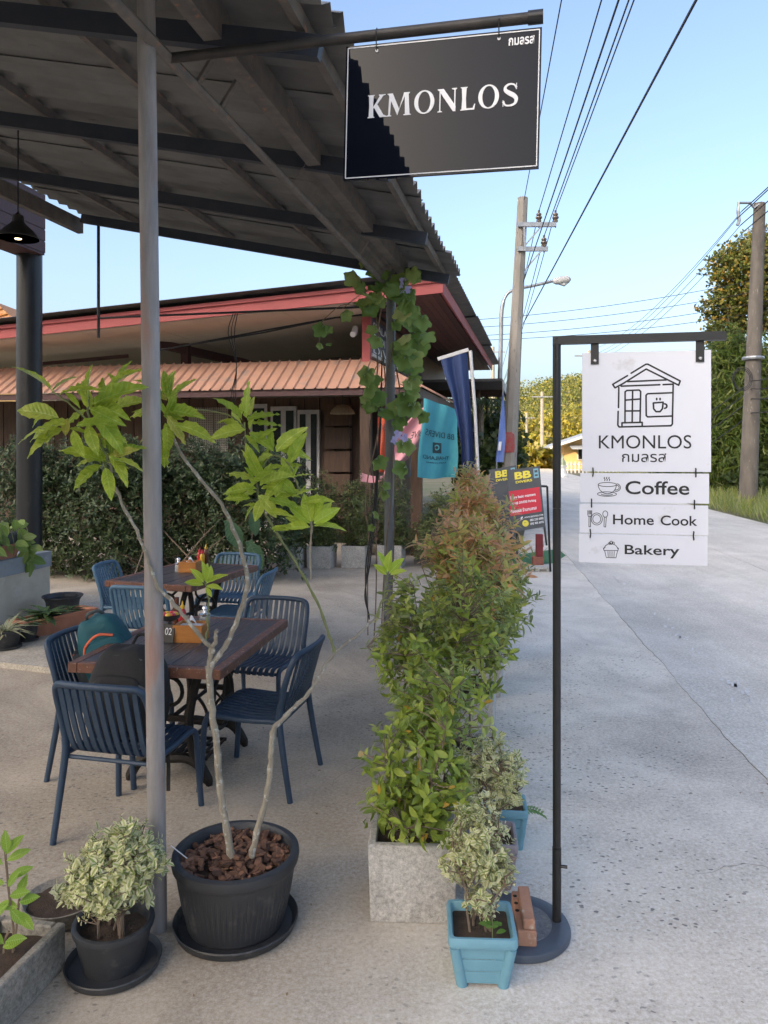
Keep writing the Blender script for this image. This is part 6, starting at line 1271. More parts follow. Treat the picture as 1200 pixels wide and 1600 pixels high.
# pots by the cafe wall
TERR = mat('terracotta', (0.44, 0.19, 0.115), (0.36, 0.15, 0.09), .7, scale=6, bump=.1)
def strap_plant(lab, p, n, L_, w, m, name='potted_grass', up=.7):
    t = thing(name, lab, 'plant', p); me_ = tmpl_mesh('leaf', leaf_template(w, 6, .2, .55), m)
    for i in range(n):
        g_ = i*2.4; X_, Y_, N_ = axes(np.array([[math.cos(g_), math.sin(g_), random.uniform(.35, up*1.8)]]), np.array([[0, 0, 1.0]])); inst('leaf', me_, t, frame_matrix((random.gauss(0, .02), random.gauss(0, .02), 0), X_[0], Y_[0], N_[0], L_*random.uniform(.6, 1.1)))
SPID = leaf_mat('spider_leaf', [(0, (0.16, 0.21, 0.07)), (1, (0.32, 0.34, 0.17))], edge=(0.5, 0.5, 0.33), transl=.3); BROADL = leaf_mat('broad_leaf', [(0, (0.05, 0.10, 0.03)), (1, (0.09, 0.15, 0.045))], veins=True, transl=.25)
def low_pot(lab, px, py, r, h, z=.045):
    p = G(px, py, z); t = thing('plant_pot', lab, 'plant pot', (p.x, p.y, z)); pot(t, (p.x, p.y, 0), r, h, .75, z0=z+.008, rimw=.012, n=40); mb = MB(); mb.lathe([(r*.8, z), (r*.98, z+.004), (r*1.0, z+.022), (r*.96, z+.022), (r*.9, z+.01), (0, z+.009)], 40, (p.x, p.y, 0)); mb.build('saucer', POTB, t, smooth=True); soil(t, (p.x, p.y), r*.86, z+h*.86); return Vector((p.x, p.y, z+h*.86))
q_ = low_pot('black pot with a spider plant at the left edge', 8, 1012, .135, .15); strap_plant('spider plant with striped arching leaves in the black pot', q_, 46, .26, .075, SPID)
q_ = low_pot('smaller black pot beside the spider plant', 42, 1000, .10, .14); strap_plant('dark leafy plant in the smaller black pot', q_, 22, .2, .16, BROADL, 'potted_plant')
bsn = G(98, 962, .045); bt = thing('basin', 'black round tub by the hedge behind the terracotta trough', 'tub', (bsn.x, bsn.y, .045)); mb = MB(); mb.lathe([(.14, .045), (.165, .2), (.185, .235), (.20, .245), (.20, .255), (.18, .25), (.165, .235), (.13, .1), (0, .09)], 40, (bsn.x, bsn.y, 0)); mb.build('tub_wall', POTB, bt, smooth=True)
mb = MB(); mb.lathe([(.163, .215), (0, .218)], 30, (bsn.x, bsn.y, 0)); mb.build('water', mat('dark_water', (0.02, 0.022, 0.022), None, .08), bt)
def terr(lab, c, w, l, h, z, rz):
    t = thing('terracotta_trough', lab, 'planter', (c.x, c.y, z), rz); mb = MB(); o = []
    n = 40
    def ring(s, zz, wav): 
        r_ = []
        for i in range(n):
            f = 4*i/n; k_ = int(f); u_ = f-k_; pts4 = [(-1, -1), (1, -1), (1, 1), (-1, 1), (-1, -1)]; x = pts4[k_][0]+(pts4[k_+1][0]-pts4[k_][0])*u_; y = pts4[k_][1]+(pts4[k_+1][1]-pts4[k_][1])*u_; k2 = 1+wav*(i % 2); r_.append((x*w/2*s*k2, y*l/2*s*k2, zz))
        return r_
    rs = [ring(.82, 0, .015), ring(.92, h*.8, .02), ring(1.0, h*.82, 0), ring(1.0, h, 0), ring(.9, h, 0), ring(.86, h*.8, 0)]; mb.add([p_ for r_ in rs for p_ in r_], [(i*n+j, i*n+(j+1) % n, (i+1)*n+(j+1) % n, (i+1)*n+j) for i in range(5) for j in range(n)]); mb.build('trough_wall', TERR, t, world=False)
    mb = MB(); mb.add([(x*w*.43, y*l*.45, h*.86) for x, y in ((-1, -1), (1, -1), (1, 1), (-1, 1))], [(0, 1, 2, 3)]); mb.build('soil', SOIL, t, world=False)
tc1 = G(86, 985, .045); terr('terracotta trough on the raised step beside the left chair', tc1, .24, .78, .16, .045, -AZ-.35)
strap_plant('low dark leafy plant in the terracotta trough on the step', Vector((tc1.x-.03, tc1.y-.12, .19)), 34, .22, .30, BROADL, 'potted_plant', .8)
strap_plant('small dark leafy plant at the back of the terracotta trough', Vector((tc1.x+.06, tc1.y+.2, .19)), 14, .16, .26, BROADL, 'potted_plant', .7)
wt0 = seg(e0, -.95)+V*-.13; terr('terracotta trough standing on top of the cafe wall', Vector((wt0.x, wt0.y, 0)), .2, 1.15, .14, .66, -AZ)
mb = MB(); o_ = wt0+Z*.80; mb.box(o_+Z*.05, (.17, 1.08, .12), Matrix.Rotation(-AZ, 3, 'Z'), .02); tag(mb.build('planter_liner', POTB, None), 'black liner box set in the terracotta trough on the wall', 'planter')
POTH = leaf_mat('pothos_leaf', [(0, (0.16, 0.26, 0.05)), (.6, (0.24, 0.34, 0.07)), (1, (0.36, 0.42, 0.12))], veins=True, transl=.35); po = thing('trailing_plant', 'trailing pale green heart leaved plant spilling over the wall trough', 'plant', wt0+Z*.84); pmh = tmpl_mesh('leaf', leaf_template(.62, 6, .12, .22, 0, .8, base=.3), POTH)
for i in range(95):
    s_ = random.uniform(-.55, .62); side = random.random(); pz = random.choice([.12, .18, .08, -.02, -.1, -.2]) + random.gauss(0, .05); q_ = U*s_+V*(.12*side+(.08 if pz < .02 else 0)-.02)+Z*pz
    if pz < -.05 and -.1 < s_ < .45: q_ += U*(.6-s_)
    X_, Y_, N_ = axes(np.array([[random.gauss(.35, .5), random.gauss(-.3, .5), random.uniform(-1, .2)]]), np.array([[.6, -.8, .5]])); inst('leaf', pmh, po, frame_matrix(np.array(q_), X_[0], Y_[0], N_[0], random.uniform(.10, .17)))
mb = MB()
for i in range(10): q_ = wt0+Z*.86+U*(-.5+i*.12); mb.tube(smoothline([q_, q_+V*.1+Z*.12, q_+V*.16-Z*.05, q_+V*.15-Z*(.1+.03*(i % 4))], 3), .004, 4)
mb.build('stems', STEMG, po, kind='stuff')

# sign stand: base, brick, pole
sbx = G(870, 1452); SX, SY = sbx.x, sbx.y
POWD = mat('black_powder_coat', (0.012, 0.012, 0.013), (0.018, 0.018, 0.019), .38); BASEM = concrete('stand_base', (0.20, 0.205, 0.21), (0.12, 0.135, 0.155), (0.07, 0.085, 0.11), (0.1, 0.11, 0.12), s=7)
BASER = mat('base_ring', (0.06, 0.075, 0.10), (0.08, 0.095, 0.12), .5, scale=8)
ss = thing('sign_stand', 'white cafe menu sign hanging from a black pole stand on a round base', 'sign', (SX, SY, 0))
dc = Vector((SX-.145, SY-.005, 0)); mb = MB(); mb.lathe([(.185, 0), (.19, .006), (.19, .020), (.186, .028), (.174, .033), (.150, .034), (.125, .032), (.10, .024)], 64, dc); mb.build('base_ring', BASER, ss, smooth=True)
mb = MB(); mb.lathe([(.13, .020), (.122, .0335), (.08, .035), (0, .036)], 48, dc); mb.build('base_plate', BASEM, ss, smooth=True)
ztop = D(869, 528, SY).z; br1 = Vector((D(1122, 520, SY-.115).x, SY-.115, 0)); ed = Vector((br1.x-SX, br1.y-SY, 0)).normalized()
for z0_, z1_, r_ in ((.02, .30, .0165), (.30, ztop-.62, .0148), (ztop-.62, ztop, .0150)):
    mb = MB(); mb.tube([Vector((SX, SY, z0_)), Vector((SX, SY, z1_-.0015))], r_, 16); mb.build('pole_section', POWD, ss, smooth=True)
mb = MB(); mb.tube([Vector((SX+.012, SY-.01, .235)), Vector((SX+.035, SY-.015, .235))], .006, 8); mb.build('clamp_screw', POWD, ss)
zb_ = ztop-.01; mb = MB(); mb.bar(Vector((SX, SY, zb_))-ed*.015, Vector((SX, SY, zb_))+ed*.575, .028, .030); mb.build('crossbar', POWD, ss)
# panel plane
YP = SY-.055; PW = 191.5/1200*YP; s0 = (D(916, 550, YP).x-SX)/ed.x; PO = Vector((SX, SY, 0))+ed*s0+(ed.cross(Z))*0.0
def lx(px, py): return (px-(916-8*(py-552)/329))/191.5*PW
def lz(py): return D(1010, py, YP).z
def sk(z): return ed*(-.024*(lz(549)-z))            # the panels hang a touch askew
PNL = mat('white_panel', (0.74, 0.755, 0.82), (0.70, 0.715, 0.78), .4, scale=2, c3=(0.58, 0.58, 0.60), s3=9, t3=.66); INK = mat('black_ink', (0.012, 0.012, 0.014), (0.016, 0.016, 0.018), .5)
NF = ed.cross(Z).normalized()                         # toward the viewer
def panel(y0, y1, name):
    mb = MB(); a, b = lz(y1), lz(y0); o = PO+sk((a+b)/2); mb.hexa([o-NF*.003+Z*a, o+ed*PW-NF*.003+Z*a, o+ed*PW-NF*.007+Z*a, o-NF*.007+Z*a][::-1], [o-NF*.003+Z*b, o+ed*PW-NF*.003+Z*b, o+ed*PW-NF*.007+Z*b, o-NF*.007+Z*b][::-1]); return mb.build(name, PNL, ss)
FR = PO-NF*.0028
P1, P2_, P3, P4 = panel(549.5, 737, 'sign_panel'), panel(739.5, 785.5, 'sign_panel'), panel(788.5, 834, 'sign_panel'), panel(836, 881, 'sign_panel')
def stroke(mb, pts, w, close=False, lift=.0004):
    q = [FR+ed*lx(px, py)+Z*lz(py)+sk(lz(py))+NF*lift for px, py in pts]; 
    if close: q.append(q[0])
    w = w*PW/191.5/2
    for i in range(len(q)-1):
        d = (q[i+1]-q[i]); 
        if d.length < 1e-6: continue
        n_ = NF.cross(d.normalized())*w; mb.add([q[i]-n_, q[i+1]-n_, q[i+1]+n_, q[i]+n_], [(0, 1, 2, 3)])
    for p_ in q:
        k = 8; mb.add([p_+NF*.00012+(ed*math.cos(2*math.pi*j/k)+Z*math.sin(2*math.pi*j/k))*w for j in range(k)], [tuple(range(k))])
def arc(cx, cy, rx, ry, a0, a1, n=16): return [(cx+rx*math.cos(math.radians(a0+(a1-a0)*i/n)), cy-ry*math.sin(math.radians(a0+(a1-a0)*i/n))) for i in range(n+1)]
ic = MB(); w_ = 2.6
def Q(x, y): return (850+x/4, 500+y/4)        # detail-view coordinates
def stq(pts, w=w_, c=False): stroke(ic, [Q(*p_) for p_ in pts], w, c)
stq([(552, 332), (640, 278), (652, 278), (842, 386), (833, 412), (642, 308), (500, 398), (455, 422), (441, 400), (530, 347)]); stq([(530, 384), (760, 378)]); stq([(492, 412), (722, 407)]); stq([(742, 407), (800, 405)])
stq([(478, 420), (476, 546)]); stq([(474, 570), (472, 656), (480, 668), (788, 662), (796, 652), (801, 408)]); stq([(515, 640), (516, 448), (526, 440), (600, 438), (609, 448), (605, 640)]); stq([(561, 440), (558, 640)]); stq([(518, 500), (606, 494)]); stq([(517, 568), (606, 568)])
stq([(497, 664), (497, 642), (618, 640), (618, 662)]); stq([(796, 458), (650, 462), (641, 472), (642, 598), (650, 606), (796, 602)]); stq([(684, 520), (686, 556), (700, 574), (724, 574), (738, 556), (742, 516), (684, 520)]); stroke(ic, [(850+(742+14*math.cos(g))/4*1.0+2.0, 500+(540-14*math.sin(g))/4) for g in np.linspace(1.5, -1.5, 9)], w_); stq([(704, 492), (704, 500)]); stq([(724, 492), (724, 500)])
ic.build('house_icon', INK, P1)
cu = MB(); 
def stc(pts, w=1.0, c=False): stroke(cu, [Q(*p_) for p_ in pts], w, c)
def ell(cx, cy, rx, ry, a0=0, a1=360, n=24): return [(cx+rx*math.cos(math.radians(a0+(a1-a0)*i/n)), cy-ry*math.sin(math.radians(a0+(a1-a0)*i/n))) for i in range(n+1)]
stc(ell(408, 1030, 55, 13)); stc(ell(408, 1030, 55, 58, 180, 360)); stc(ell(462, 1048, 26, 24, 80, -110)); stc(ell(462, 1048, 18, 15, 80, -110)); stc(ell(406, 1090, 58, 14)); stc(ell(406, 1090, 34, 7, 180, 360))
for x in (392, 406, 420): stc([(x, 984), (x-4, 990), (x+3, 998), (x, 1007)], 1.2)
cu.build('cup_icon', INK, P2_)
pk = MB(); cu = pk
stc(ell(344, 1248, 34, 38)); stc(ell(344, 1248, 24, 27)); stc(ell(396, 1216, 15, 20)); stc([(390, 1236), (388, 1296), (398, 1298), (402, 1236)])
for x in (290, 298, 306, 313): stc([(x, 1196), (x, 1218)], 1.2)
stc([(289, 1218), (292, 1232), (310, 1232), (313, 1218)]); stc([(297, 1232), (296, 1298), (306, 1298), (307, 1232)]); pk.build('cutlery_icon', INK, P3)
ck = MB(); cu = ck
stc([(392, 1446), (402, 1490), (460, 1490), (470, 1446)]); stc([(388, 1446), (472, 1444)]); stc(ell(430, 1440, 42, 38, 10, 170)); stc([(388, 1446), (384, 1432), (396, 1424)]); stc([(472, 1446), (476, 1430), (464, 1420)]); stc(ell(432, 1396, 9, 10))
stc(ell(444, 1398, 7, 7)); stc(ell(422, 1400, 6, 6))
for x in (412, 424, 437, 450): stc([(x, 1450), (x+(x-430)*-.1, 1490)], 1.0)
ck.build('cupcake_icon', INK, P4)
def ptext(t_, x0, x1, y0, y1, par, bold=0.0): return put_text(t_, lx(x0, y1), lx(x1, y1), lz(y1), lz(y0), FR+sk(lz((y0+y1)/2))+NF*.0003, ed, Z, INK, par, th=.0005, bold=bold)
ptext('KMONLOS', 939, 1076.5, 680, 701, P1, 0.0); ptext('กมลรส', 974, 1040, 708.5, 722, P1, .004)
ptext('Coffee', 979, 1073.5, 751.5, 772.5, P2_, .012); ptext('Home', 960.5, 1021.5, 804.5, 820, P3, .012); ptext('Cook', 1031.5, 1085, 804.5, 820, P3, .012); ptext('Bakery', 978, 1059, 851.5, 871, P4, .012)
for px in (933, 1089):
    mb = MB(); c_ = FR+ed*lx(px, 552); mb.bar(c_+Z*lz(568)+NF*.004, c_+Z*(zb_-.0), .028, .004, NF) if False else mb.hexa([c_+ed*-.014+Z*lz(568)+NF*.001, c_+ed*.014+Z*lz(568)+NF*.001, c_+ed*.014+Z*lz(568)+NF*.004, c_-ed*.014+Z*lz(568)+NF*.004], [c_+ed*-.014+Z*zb_+NF*.001, c_+ed*.014+Z*zb_+NF*.001, c_+ed*.014+Z*zb_+NF*.004, c_-ed*.014+Z*zb_+NF*.004]); mb.build('hanger_strap', POWD, ss)
    mb = MB(); o_ = c_+Z*lz(562)+NF*.0045; mb.tube([o_, o_+NF*.003, o_+NF*.0055], [.0065, .0065, .004], 12); mb.build('bolt', CHRM, ss, smooth=True)
for y_ in (738, 787, 835):
    for px in ((930, 1083) if y_ < 760 else (928, 1081) if y_ < 800 else (926, 1080)):
        mb = MB(); c_ = FR+ed*lx(px, y_)+sk(lz(y_)); mb.tube([c_+Z*lz(y_-6.5)+NF*.001, c_+Z*lz(y_-5)+NF*.005, c_+ed*random.uniform(-.002, .002)+Z*lz(y_)+NF*.006, c_+Z*lz(y_+5)+NF*.005, c_+Z*lz(y_+6.5)+NF*.001], .0026, 6); mb.build('cable_tie', POWD, ss)
# brick on the base
BRK = mat('hollow_brick', (0.46, 0.25, 0.16), (0.38, 0.19, 0.12), .9, scale=9, c3=(0.52, 0.42, 0.34), s3=20, t3=.6, bump=.4, bscale=50)
bk0 = D(818, 1440, 2.775); bkl, bw, bh = .245, .066, .10
bkk = thing('brick', 'hollow clay brick weighing down the round sign base', 'brick', (bk0.x, bk0.y, .022), -.08)
mb = MB(); nX = 0
mb.box((-.0, 0, bh*.32), (bw, bkl, bh*.62), None, .004); mb.box((.008, -.012, bh*.81), (bw*.62, bkl*.86, bh*.36), None, .004); mb.build('block', BRK, bkk, world=False)
for i in range(3):
    mb = MB(); mb.lathe([(.0075, 0), (.0075, .0015), (0, .0016)], 14, (-.023, .085-.045*i, bh*.632)); mb.build('hole', mat('hole_dark', (0.03, 0.02, 0.015), None, .95), bkk, world=False)

# hanging KMONLOS sign
def on_chord(px):
    lo_, hi_ = -8.0, 0.0
    for _ in range(40):
        mid = (lo_+hi_)/2
        if spx(W(mid, 0, 3.23)) < px: lo_ = mid
        else: hi_ = mid
    return W(lo_, 0, 3.23)
aS = on_chord(264)
def on_arm(px, z=3.23):
    lo_, hi_ = 0.0, 2.5
    for _ in range(40):
        mid = (lo_+hi_)/2; q = aS+V*mid; q.z = z
        if spx(q) < px: lo_ = mid
        else: hi_ = mid
    return lo_
LE = on_arm(846); hsn = thing('hanging_sign', 'glossy black hanging board with white serif cafe name under a pipe', 'sign', aS)
mb = MB(); mb.tube([aS, aS+V*LE], .019, 14); mb.build('pipe_arm', mat('black_pipe', (0.03, 0.029, 0.029), (0.05, 0.045, 0.042), .55, .3, scale=10, bump=.2), hsn, smooth=True)
mb = MB(); mb.tube([aS+V*(LE-.045), aS+V*(LE+.006)], .0235, 14); mb.build('pipe_cap', POWD, hsn, smooth=True)
x0_, x1_ = on_arm(541, 3.20), on_arm(847, 3.20); BWd = x1_-x0_; BHt = .482; tilt = math.radians(1.3); bx_ = (V*math.cos(tilt)-Z*math.sin(tilt)*.35).normalized(); by_ = (Z*math.cos(tilt)+V*math.sin(tilt)).normalized()
BO = aS+V*x0_+Z*(-.030); BN = bx_.cross(by_).normalized()
GLOSS = mat('gloss_black_board', (0.005, 0.0065, 0.012), (0.006, 0.008, 0.014), .012, spec=.16, scale=2); FRM = mat('sign_frame_black', (0.02, 0.02, 0.02), None, .4)
def bq(x, y): return BO+bx_*x-by_*y
mb = MB(); f_ = [bq(0, BHt), bq(BWd, BHt), bq(BWd, 0), bq(0, 0)]; mb.hexa([p_-BN*.012 for p_ in f_], f_); mb.build('board', GLOSS, hsn)
for (a_, b_) in (((.008, .008), (BWd-.008, .008)), ((.008, BHt-.008), (BWd-.008, BHt-.008)), ((.008, .008), (.008, BHt-.008)), ((BWd-.008, .008), (BWd-.008, BHt-.008))):
    mb = MB(); mb.bar(bq(*a_)+BN*.0012, bq(*b_)+BN*.0012, .0035, .0018, BN); mb.build('border_line', WHITE, hsn)
for fx in (.165, .79):
    q = bq(fx*BWd, .026); mb = MB(); mb.lathe([(0, 0), (.005, .001), (.005, .003), (0, .004)], 12); ob = None
    mb2 = MB(); mb2.tube([q, q+BN*.004], .0055, 12); mb2.build('grommet', WHITE, hsn)
    mb2 = MB(); q2 = q+Z*.05; ct = bq(fx*BWd, 0)+Z*.030; mb2.tube([q+BN*.004, q+BN*.010+Z*.01, ct+BN*.022, ct+Z*.022+BN*.006, ct+Z*.02-BN*.012], .0022, 6); mb2.build('hook', POWD, hsn)
put_text('กมลรส', BWd*.838, BWd*.965, -BHt*.112, -BHt*.055, BO+BN*.0006, bx_, by_, WHITE, hsn, th=.001, bold=.025)
# serif capitals drawn as outlines: (letter, x span in the photo)
def quadp(*p): return [list(p)]
def stem(x0, x1, s=.06, h=.035):
    """flared stem with bracket serifs"""
    return [[(x0-s, 0), (x1+s, 0), (x1+s, h*.6), (x1+.012, h*1.6), (x1-.008, .5), (x1+.012, 1-h*1.6), (x1+s, 1-h*.6), (x1+s, 1), (x0-s, 1), (x0-s, 1-h*.6), (x0-.012, 1-h*1.6), (x0+.008, .5), (x0-.012, h*1.6), (x0-s, h*.6)]]
def oval(cx, rx, w):
    o, n = [], 40
    for i in range(n):
        a0, a1 = 2*math.pi*i/n, 2*math.pi*(i+1)/n; ti = -.0
        P_ = lambda a, k: (cx+(rx-(w if k else 0))*math.cos(a), .5+(.515-(.055 if k else 0))*math.sin(a))
        o.append([P_(a0, 1), P_(a0, 0), P_(a1, 0), P_(a1, 1)])
    return o
def glyph(ch):
    if ch == 'K': return stem(.08, .27)+[[(.23, .40), (.56, .93), (.52, .965), (.52, 1), (.82, 1), (.82, .965), (.72, .94), (.34, .43)]]+[[(.27, .50), (.43, .62), (.74, .10), (.88, .035), (.88, 0), (.57, 0)]], .86
    if ch == 'M': return [[(.02, 0), (.22, 0), (.22, .03), (.165, .06), (.205, .80), (.24, 1), (.05, 1), (.05, .965), (.125, .93), (.09, .06), (.02, .03)], [(.07, 1), (.27, 1), (.55, .28), (.47, .02)], [(.45, .02), (.53, .24), (.74, 1), (.83, 1)], [(.76, 1), (.98, 1), (.98, .965), (.93, .93), (.98, .06), (1.04, .03), (1.04, 0), (.72, 0), (.72, .03), (.79, .06), (.77, .80)]], 1.03
    if ch == 'O': return oval(.44, .42, .165), .88
    if ch == 'N': return [[(.02, 0), (.22, 0), (.22, .03), (.15, .06), (.15, .94), (.10, .94), (.10, .06), (.02, .03)], [(.02, 1), (.28, 1), (.81, .22), (.81, 0), (.70, 0), (.09, .91), (.02, .965)], [(.64, 1), (.86, 1), (.86, .965), (.80, .93), (.80, 0), (.745, .1), (.745, .93), (.64, .965)]], .88
    if ch == 'L': return stem(.09, .27)+[[(.2, 0), (.62, 0), (.66, .25), (.62, .25), (.55, .075), (.2, .075)]], .68
    if ch == 'S':
        c = smoothline([Vector((.56, .80, 0)), Vector((.46, .93, 0)), Vector((.28, .955, 0)), Vector((.14, .86, 0)), Vector((.13, .71, 0)), Vector((.28, .58, 0)), Vector((.46, .46, 0)), Vector((.56, .31, 0)), Vector((.51, .12, 0)), Vector((.32, .04, 0)), Vector((.14, .07, 0)), Vector((.05, .23, 0))], 5); k = len(c); o = []; L2 = []; R2 = []
        for i in range(k):
            d = (c[min(i+1, k-1)]-c[max(i-1, 0)]).normalized(); f = i/(k-1); w = .034+.062*math.exp(-((f-.5)/.2)**2)+(.02 if i in (0, k-1) else 0); nn_ = Vector((-d.y, d.x, 0)); L2.append(c[i]+nn_*w); R2.append(c[i]-nn_*w)
        for i in range(k-1): o.append([tuple(L2[i][:2]), tuple(R2[i][:2]), tuple(R2[i+1][:2]), tuple(L2[i+1][:2])])
        return o+[[(.54, .72), (.58, .72), (.58, .98), (.55, .98)], [(.03, .02), (.06, .02), (.06, .28), (.03, .28)]], .62
for ch, a_, b_ in zip('KMONLOS', (575, 604.5, 647.5, 684, 719.5, 747.5, 785.5), (604.5, 643, 680.5, 715.5, 744.5, 781.5, 810)):
    polys, wd_ = glyph(ch); xa = (on_arm(a_, 2.95)-x0_)+.003; xb = (on_arm(b_, 2.95)-x0_)+.003; mb = MB()
    for j, pg in enumerate(polys):
        pts = [(xa+(xb-xa)*px/wd_, -BHt*.548+BHt*.168*py) for px, py in pg]; ar = sum(pts[i][0]*pts[(i+1) % len(pts)][1]-pts[(i+1) % len(pts)][0]*pts[i][1] for i in range(len(pts)))
        if ar < 0: pts = pts[::-1]
        mb.prism(pts, BO+BN*(.0006), bx_, by_, .0012+.00003*j)
    mb.build('letter', WHITE, hsn)
# ================================================================== FLAGS AND BOARDS
def cloth(fn, nu=16, nv=26, th=.003):
    mb = MB(); a = [[Vector(fn(i/nu, j/nv)) for i in range(nu+1)] for j in range(nv+1)]
    vs = [p for r in a for p in r]; off = Vector((0, th, 0)); vs2 = [p+off for p in vs]; k = len(vs)
    fs = [(j*(nu+1)+i, j*(nu+1)+i+1, (j+1)*(nu+1)+i+1, (j+1)*(nu+1)+i) for j in range(nv) for i in range(nu)]
    mb.add(vs+vs2, fs+[tuple(x+k for x in f[::-1]) for f in fs]); return mb
TURQ = mat('turquoise_cloth', (0.075, 0.36, 0.42), (0.065, 0.32, 0.39), .8, scale=3, bump=.1); NAVC = mat('navy_cloth', (0.030, 0.055, 0.155), (0.025, 0.045, 0.13), .8, scale=3)
PINK = mat('pink_cloth', (0.68, 0.33, 0.37), (0.62, 0.29, 0.33), .8, scale=3); LBLU = mat('pale_blue_cloth', (0.16, 0.24, 0.55), (0.14, 0.21, 0.5), .8); ORRD = mat('orange_red_cloth', (0.50, 0.09, 0.04), (0.42, 0.07, 0.03), .8)
WPOLE = mat('white_flag_pole', (0.62, 0.61, 0.60), (0.52, 0.51, 0.5), .5)
def bil(c, u, v):
    """c = 4 sight points (px,py,Y): TL TR BL BR"""
    a, b, d, e = [D(*p) for p in c]; return (a*(1-u)+b*u)*(1-v)+(d*(1-u)+e*u)*v
tq = [(662, 622, 12.0), (716, 641, 12.5), (651, 745, 12.0), (713, 748, 12.5)]
def tqf(u, v): return bil(tq, u, v)+Vector((.012*math.sin(v*7+u*3), -.09*math.sin(u*6.5+.6)*v-.05*math.sin(u*12+2*v), -.02*math.sin(u*5)*v))
t = thing('turquoise_banner', 'turquoise banner with mirrored black print hanging from the side awning', 'banner', D(684, 635, 12.1)); cloth(tqf, 24, 26).build('cloth', TURQ, t, smooth='all')
BLKINK = mat('banner_ink', (0.02, 0.04, 0.05), (0.025, 0.05, 0.06), .7)
def ctext(t_, u0, u1, v0, v1, fn, par, m, mirror=True, th=.002):
    me, co, _ = text_mesh(t_, 1.0, m, 0.02); mn, mx = co.min(0), co.max(0); q = (co-mn)/np.maximum(mx-mn, 1e-9)
    if mirror: q[:, 0] = 1-q[:, 0]
    out = [Vector(fn(u0+(u1-u0)*a, v1+(v0-v1)*b))+Vector((0, -.006-th*c, 0))-Vector(par.location) for a, b, c in q]; me.vertices.foreach_set('co', np.array([list(p) for p in out]).ravel())
    if mirror: me.flip_normals()
    me.update(); o = bpy.data.objects.new('lettering', me); COL.objects.link(o); o.parent = par
ctext('BB DIVERS', .12, .92, .37, .45, tqf, t, BLKINK); ctext('THAILAND', .12, .78, .70, .75, tqf, t, BLKINK); ctext('KOH CHANG', .2, .7, .78, .80, tqf, t, BLKINK)
def emb(u, v): return Vector(tqf(.36+.22*u, .52+.14*v))+Vector((0, -.008, 0))
cloth(emb, 6, 6, .002).build('diver_emblem', BLKINK, t); mb = MB(); c_ = Vector(tqf(.46, .585))+Vector((0, -.016, 0)); mb.tube([c_, c_+Vector((0, -.003, 0))], .045, 16); mb.build('emblem_ring', TURQ, t); mb = MB(); c_ += Vector((0, -.004, 0)); mb.tube([c_, c_+Vector((0, -.003, 0))], .025, 16); mb.build('emblem_dot', BLKINK, t)
# navy flag on a white pole with a top bar
nv = thing('navy_flag', 'long navy flag on a white pole with a slanted top bar', 'flag', Vector((D(747, 745, 11.2).x, 11.2, 0)))
mb = MB(); mb.tube([Vector((D(747, 745, 11.2).x, 11.2, 0)), D(747, 740, 11.2), D(742, 640, 11.2), D(735, 548, 11.2)], .026, 10); mb.build('flag_pole', WPOLE, nv, smooth=True)
mb = MB(); mb.bar(D(684, 561, 11.2), D(732, 546, 11.2), .025, .05); mb.build('top_bar', WPOLE, nv)
def nvf(u, v):
    le = np.interp(v, [0, .12, .3, .5, .7, 1], [689, 694, 705, 713, 719, 722]); re = 731+12*v; py = 563-13*u*(1-v)+v*177; px = le+(re-le)*u
    p = D(px, py, 11.17); p.y += -.06*math.sin(u*11+v*2.5)-.05*math.sin(u*4)*(.3+v*.5); return p
cloth(nvf, 22, 26).build('cloth', NAVC, nv, smooth='all')
pk_ = thing('pink_banner', 'twisted pink banner strung behind the vine post', 'banner', D(640, 650, 12.25))
def pkf(u, v):
    cx_ = np.interp(v, [0, .25, .5, .75, 1], [656, 645, 636, 622, 600]); w = np.interp(v, [0, .3, .6, .85, 1], [7, 22, 22, 13, 4]); p = D(cx_+(u-.5)*2*w, 640+108*v-10*(u-.5), 12.2); p.y += -.05*math.sin(u*7+v*5); return p
cloth(pkf, 16, 24).build('cloth', PINK, pk_, smooth='all'); ctext('DIVE', .55, .98, .33, .43, pkf, pk_, BLKINK)
def pk2(u, v): p = D(563+48*u, 738+6*math.sin(u*3)+v*(14-8*u), 12.1); p.y += .03*math.sin(u*8); return p
cloth(pk2, 14, 5).build('tail', PINK, pk_, smooth='all')
orr = thing('orange_banner', 'narrow orange red banner beside the porch post', 'banner', D(598, 650, 12.3)); cloth(lambda u, v: D(590+14*u, 652+86*v, 12.3)+Vector((0, .03*math.sin(u*6+v*4), 0)), 8, 16).build('cloth', ORRD, orr, smooth='all'); ctext('DIVE', .1, .9, .12, .24, lambda u, v: D(590+14*u, 652+86*v, 12.25), orr, BLKINK, False)
bl_ = thing('blue_net', 'blue cloth draped under the shop awning behind the turquoise banner', 'banner', D(640, 690, 12.9)); cloth(lambda u, v: D(643+26*u-4*v, 668+78*v*(1-.35*u), 12.9)+Vector((0, .03*math.sin(u*7), 0)), 8, 10).build('cloth', mat('blue_net', (0.05, 0.2, 0.36), None, .8), bl_, smooth='all')
fb = thing('feather_flag', 'slim pale blue feather flag beside the leaning concrete pole', 'flag', Vector((D(776, 720, 14.6).x, 14.6, 0)))
mb = MB(); mb.tube([Vector((D(774, 720, 14.6).x, 14.6, 0)), D(776, 720, 14.6), D(787, 600, 14.6)], .014, 8); mb.build('flag_pole', STEEL, fb)
cloth(lambda u, v: D(785.5-11*v+u*(2+10*min(1, v*1.6)), 614+108*v, 14.58)+Vector((0, -.03*math.sin(u*4+v*3), 0)), 8, 20).build('cloth', LBLU, fb, smooth='all')
cloth(lambda u, v: D(779.5-1.5*v+u*4.5, 690+14*v, 14.55), 2, 3).build('white_patch', WHITE, fb)
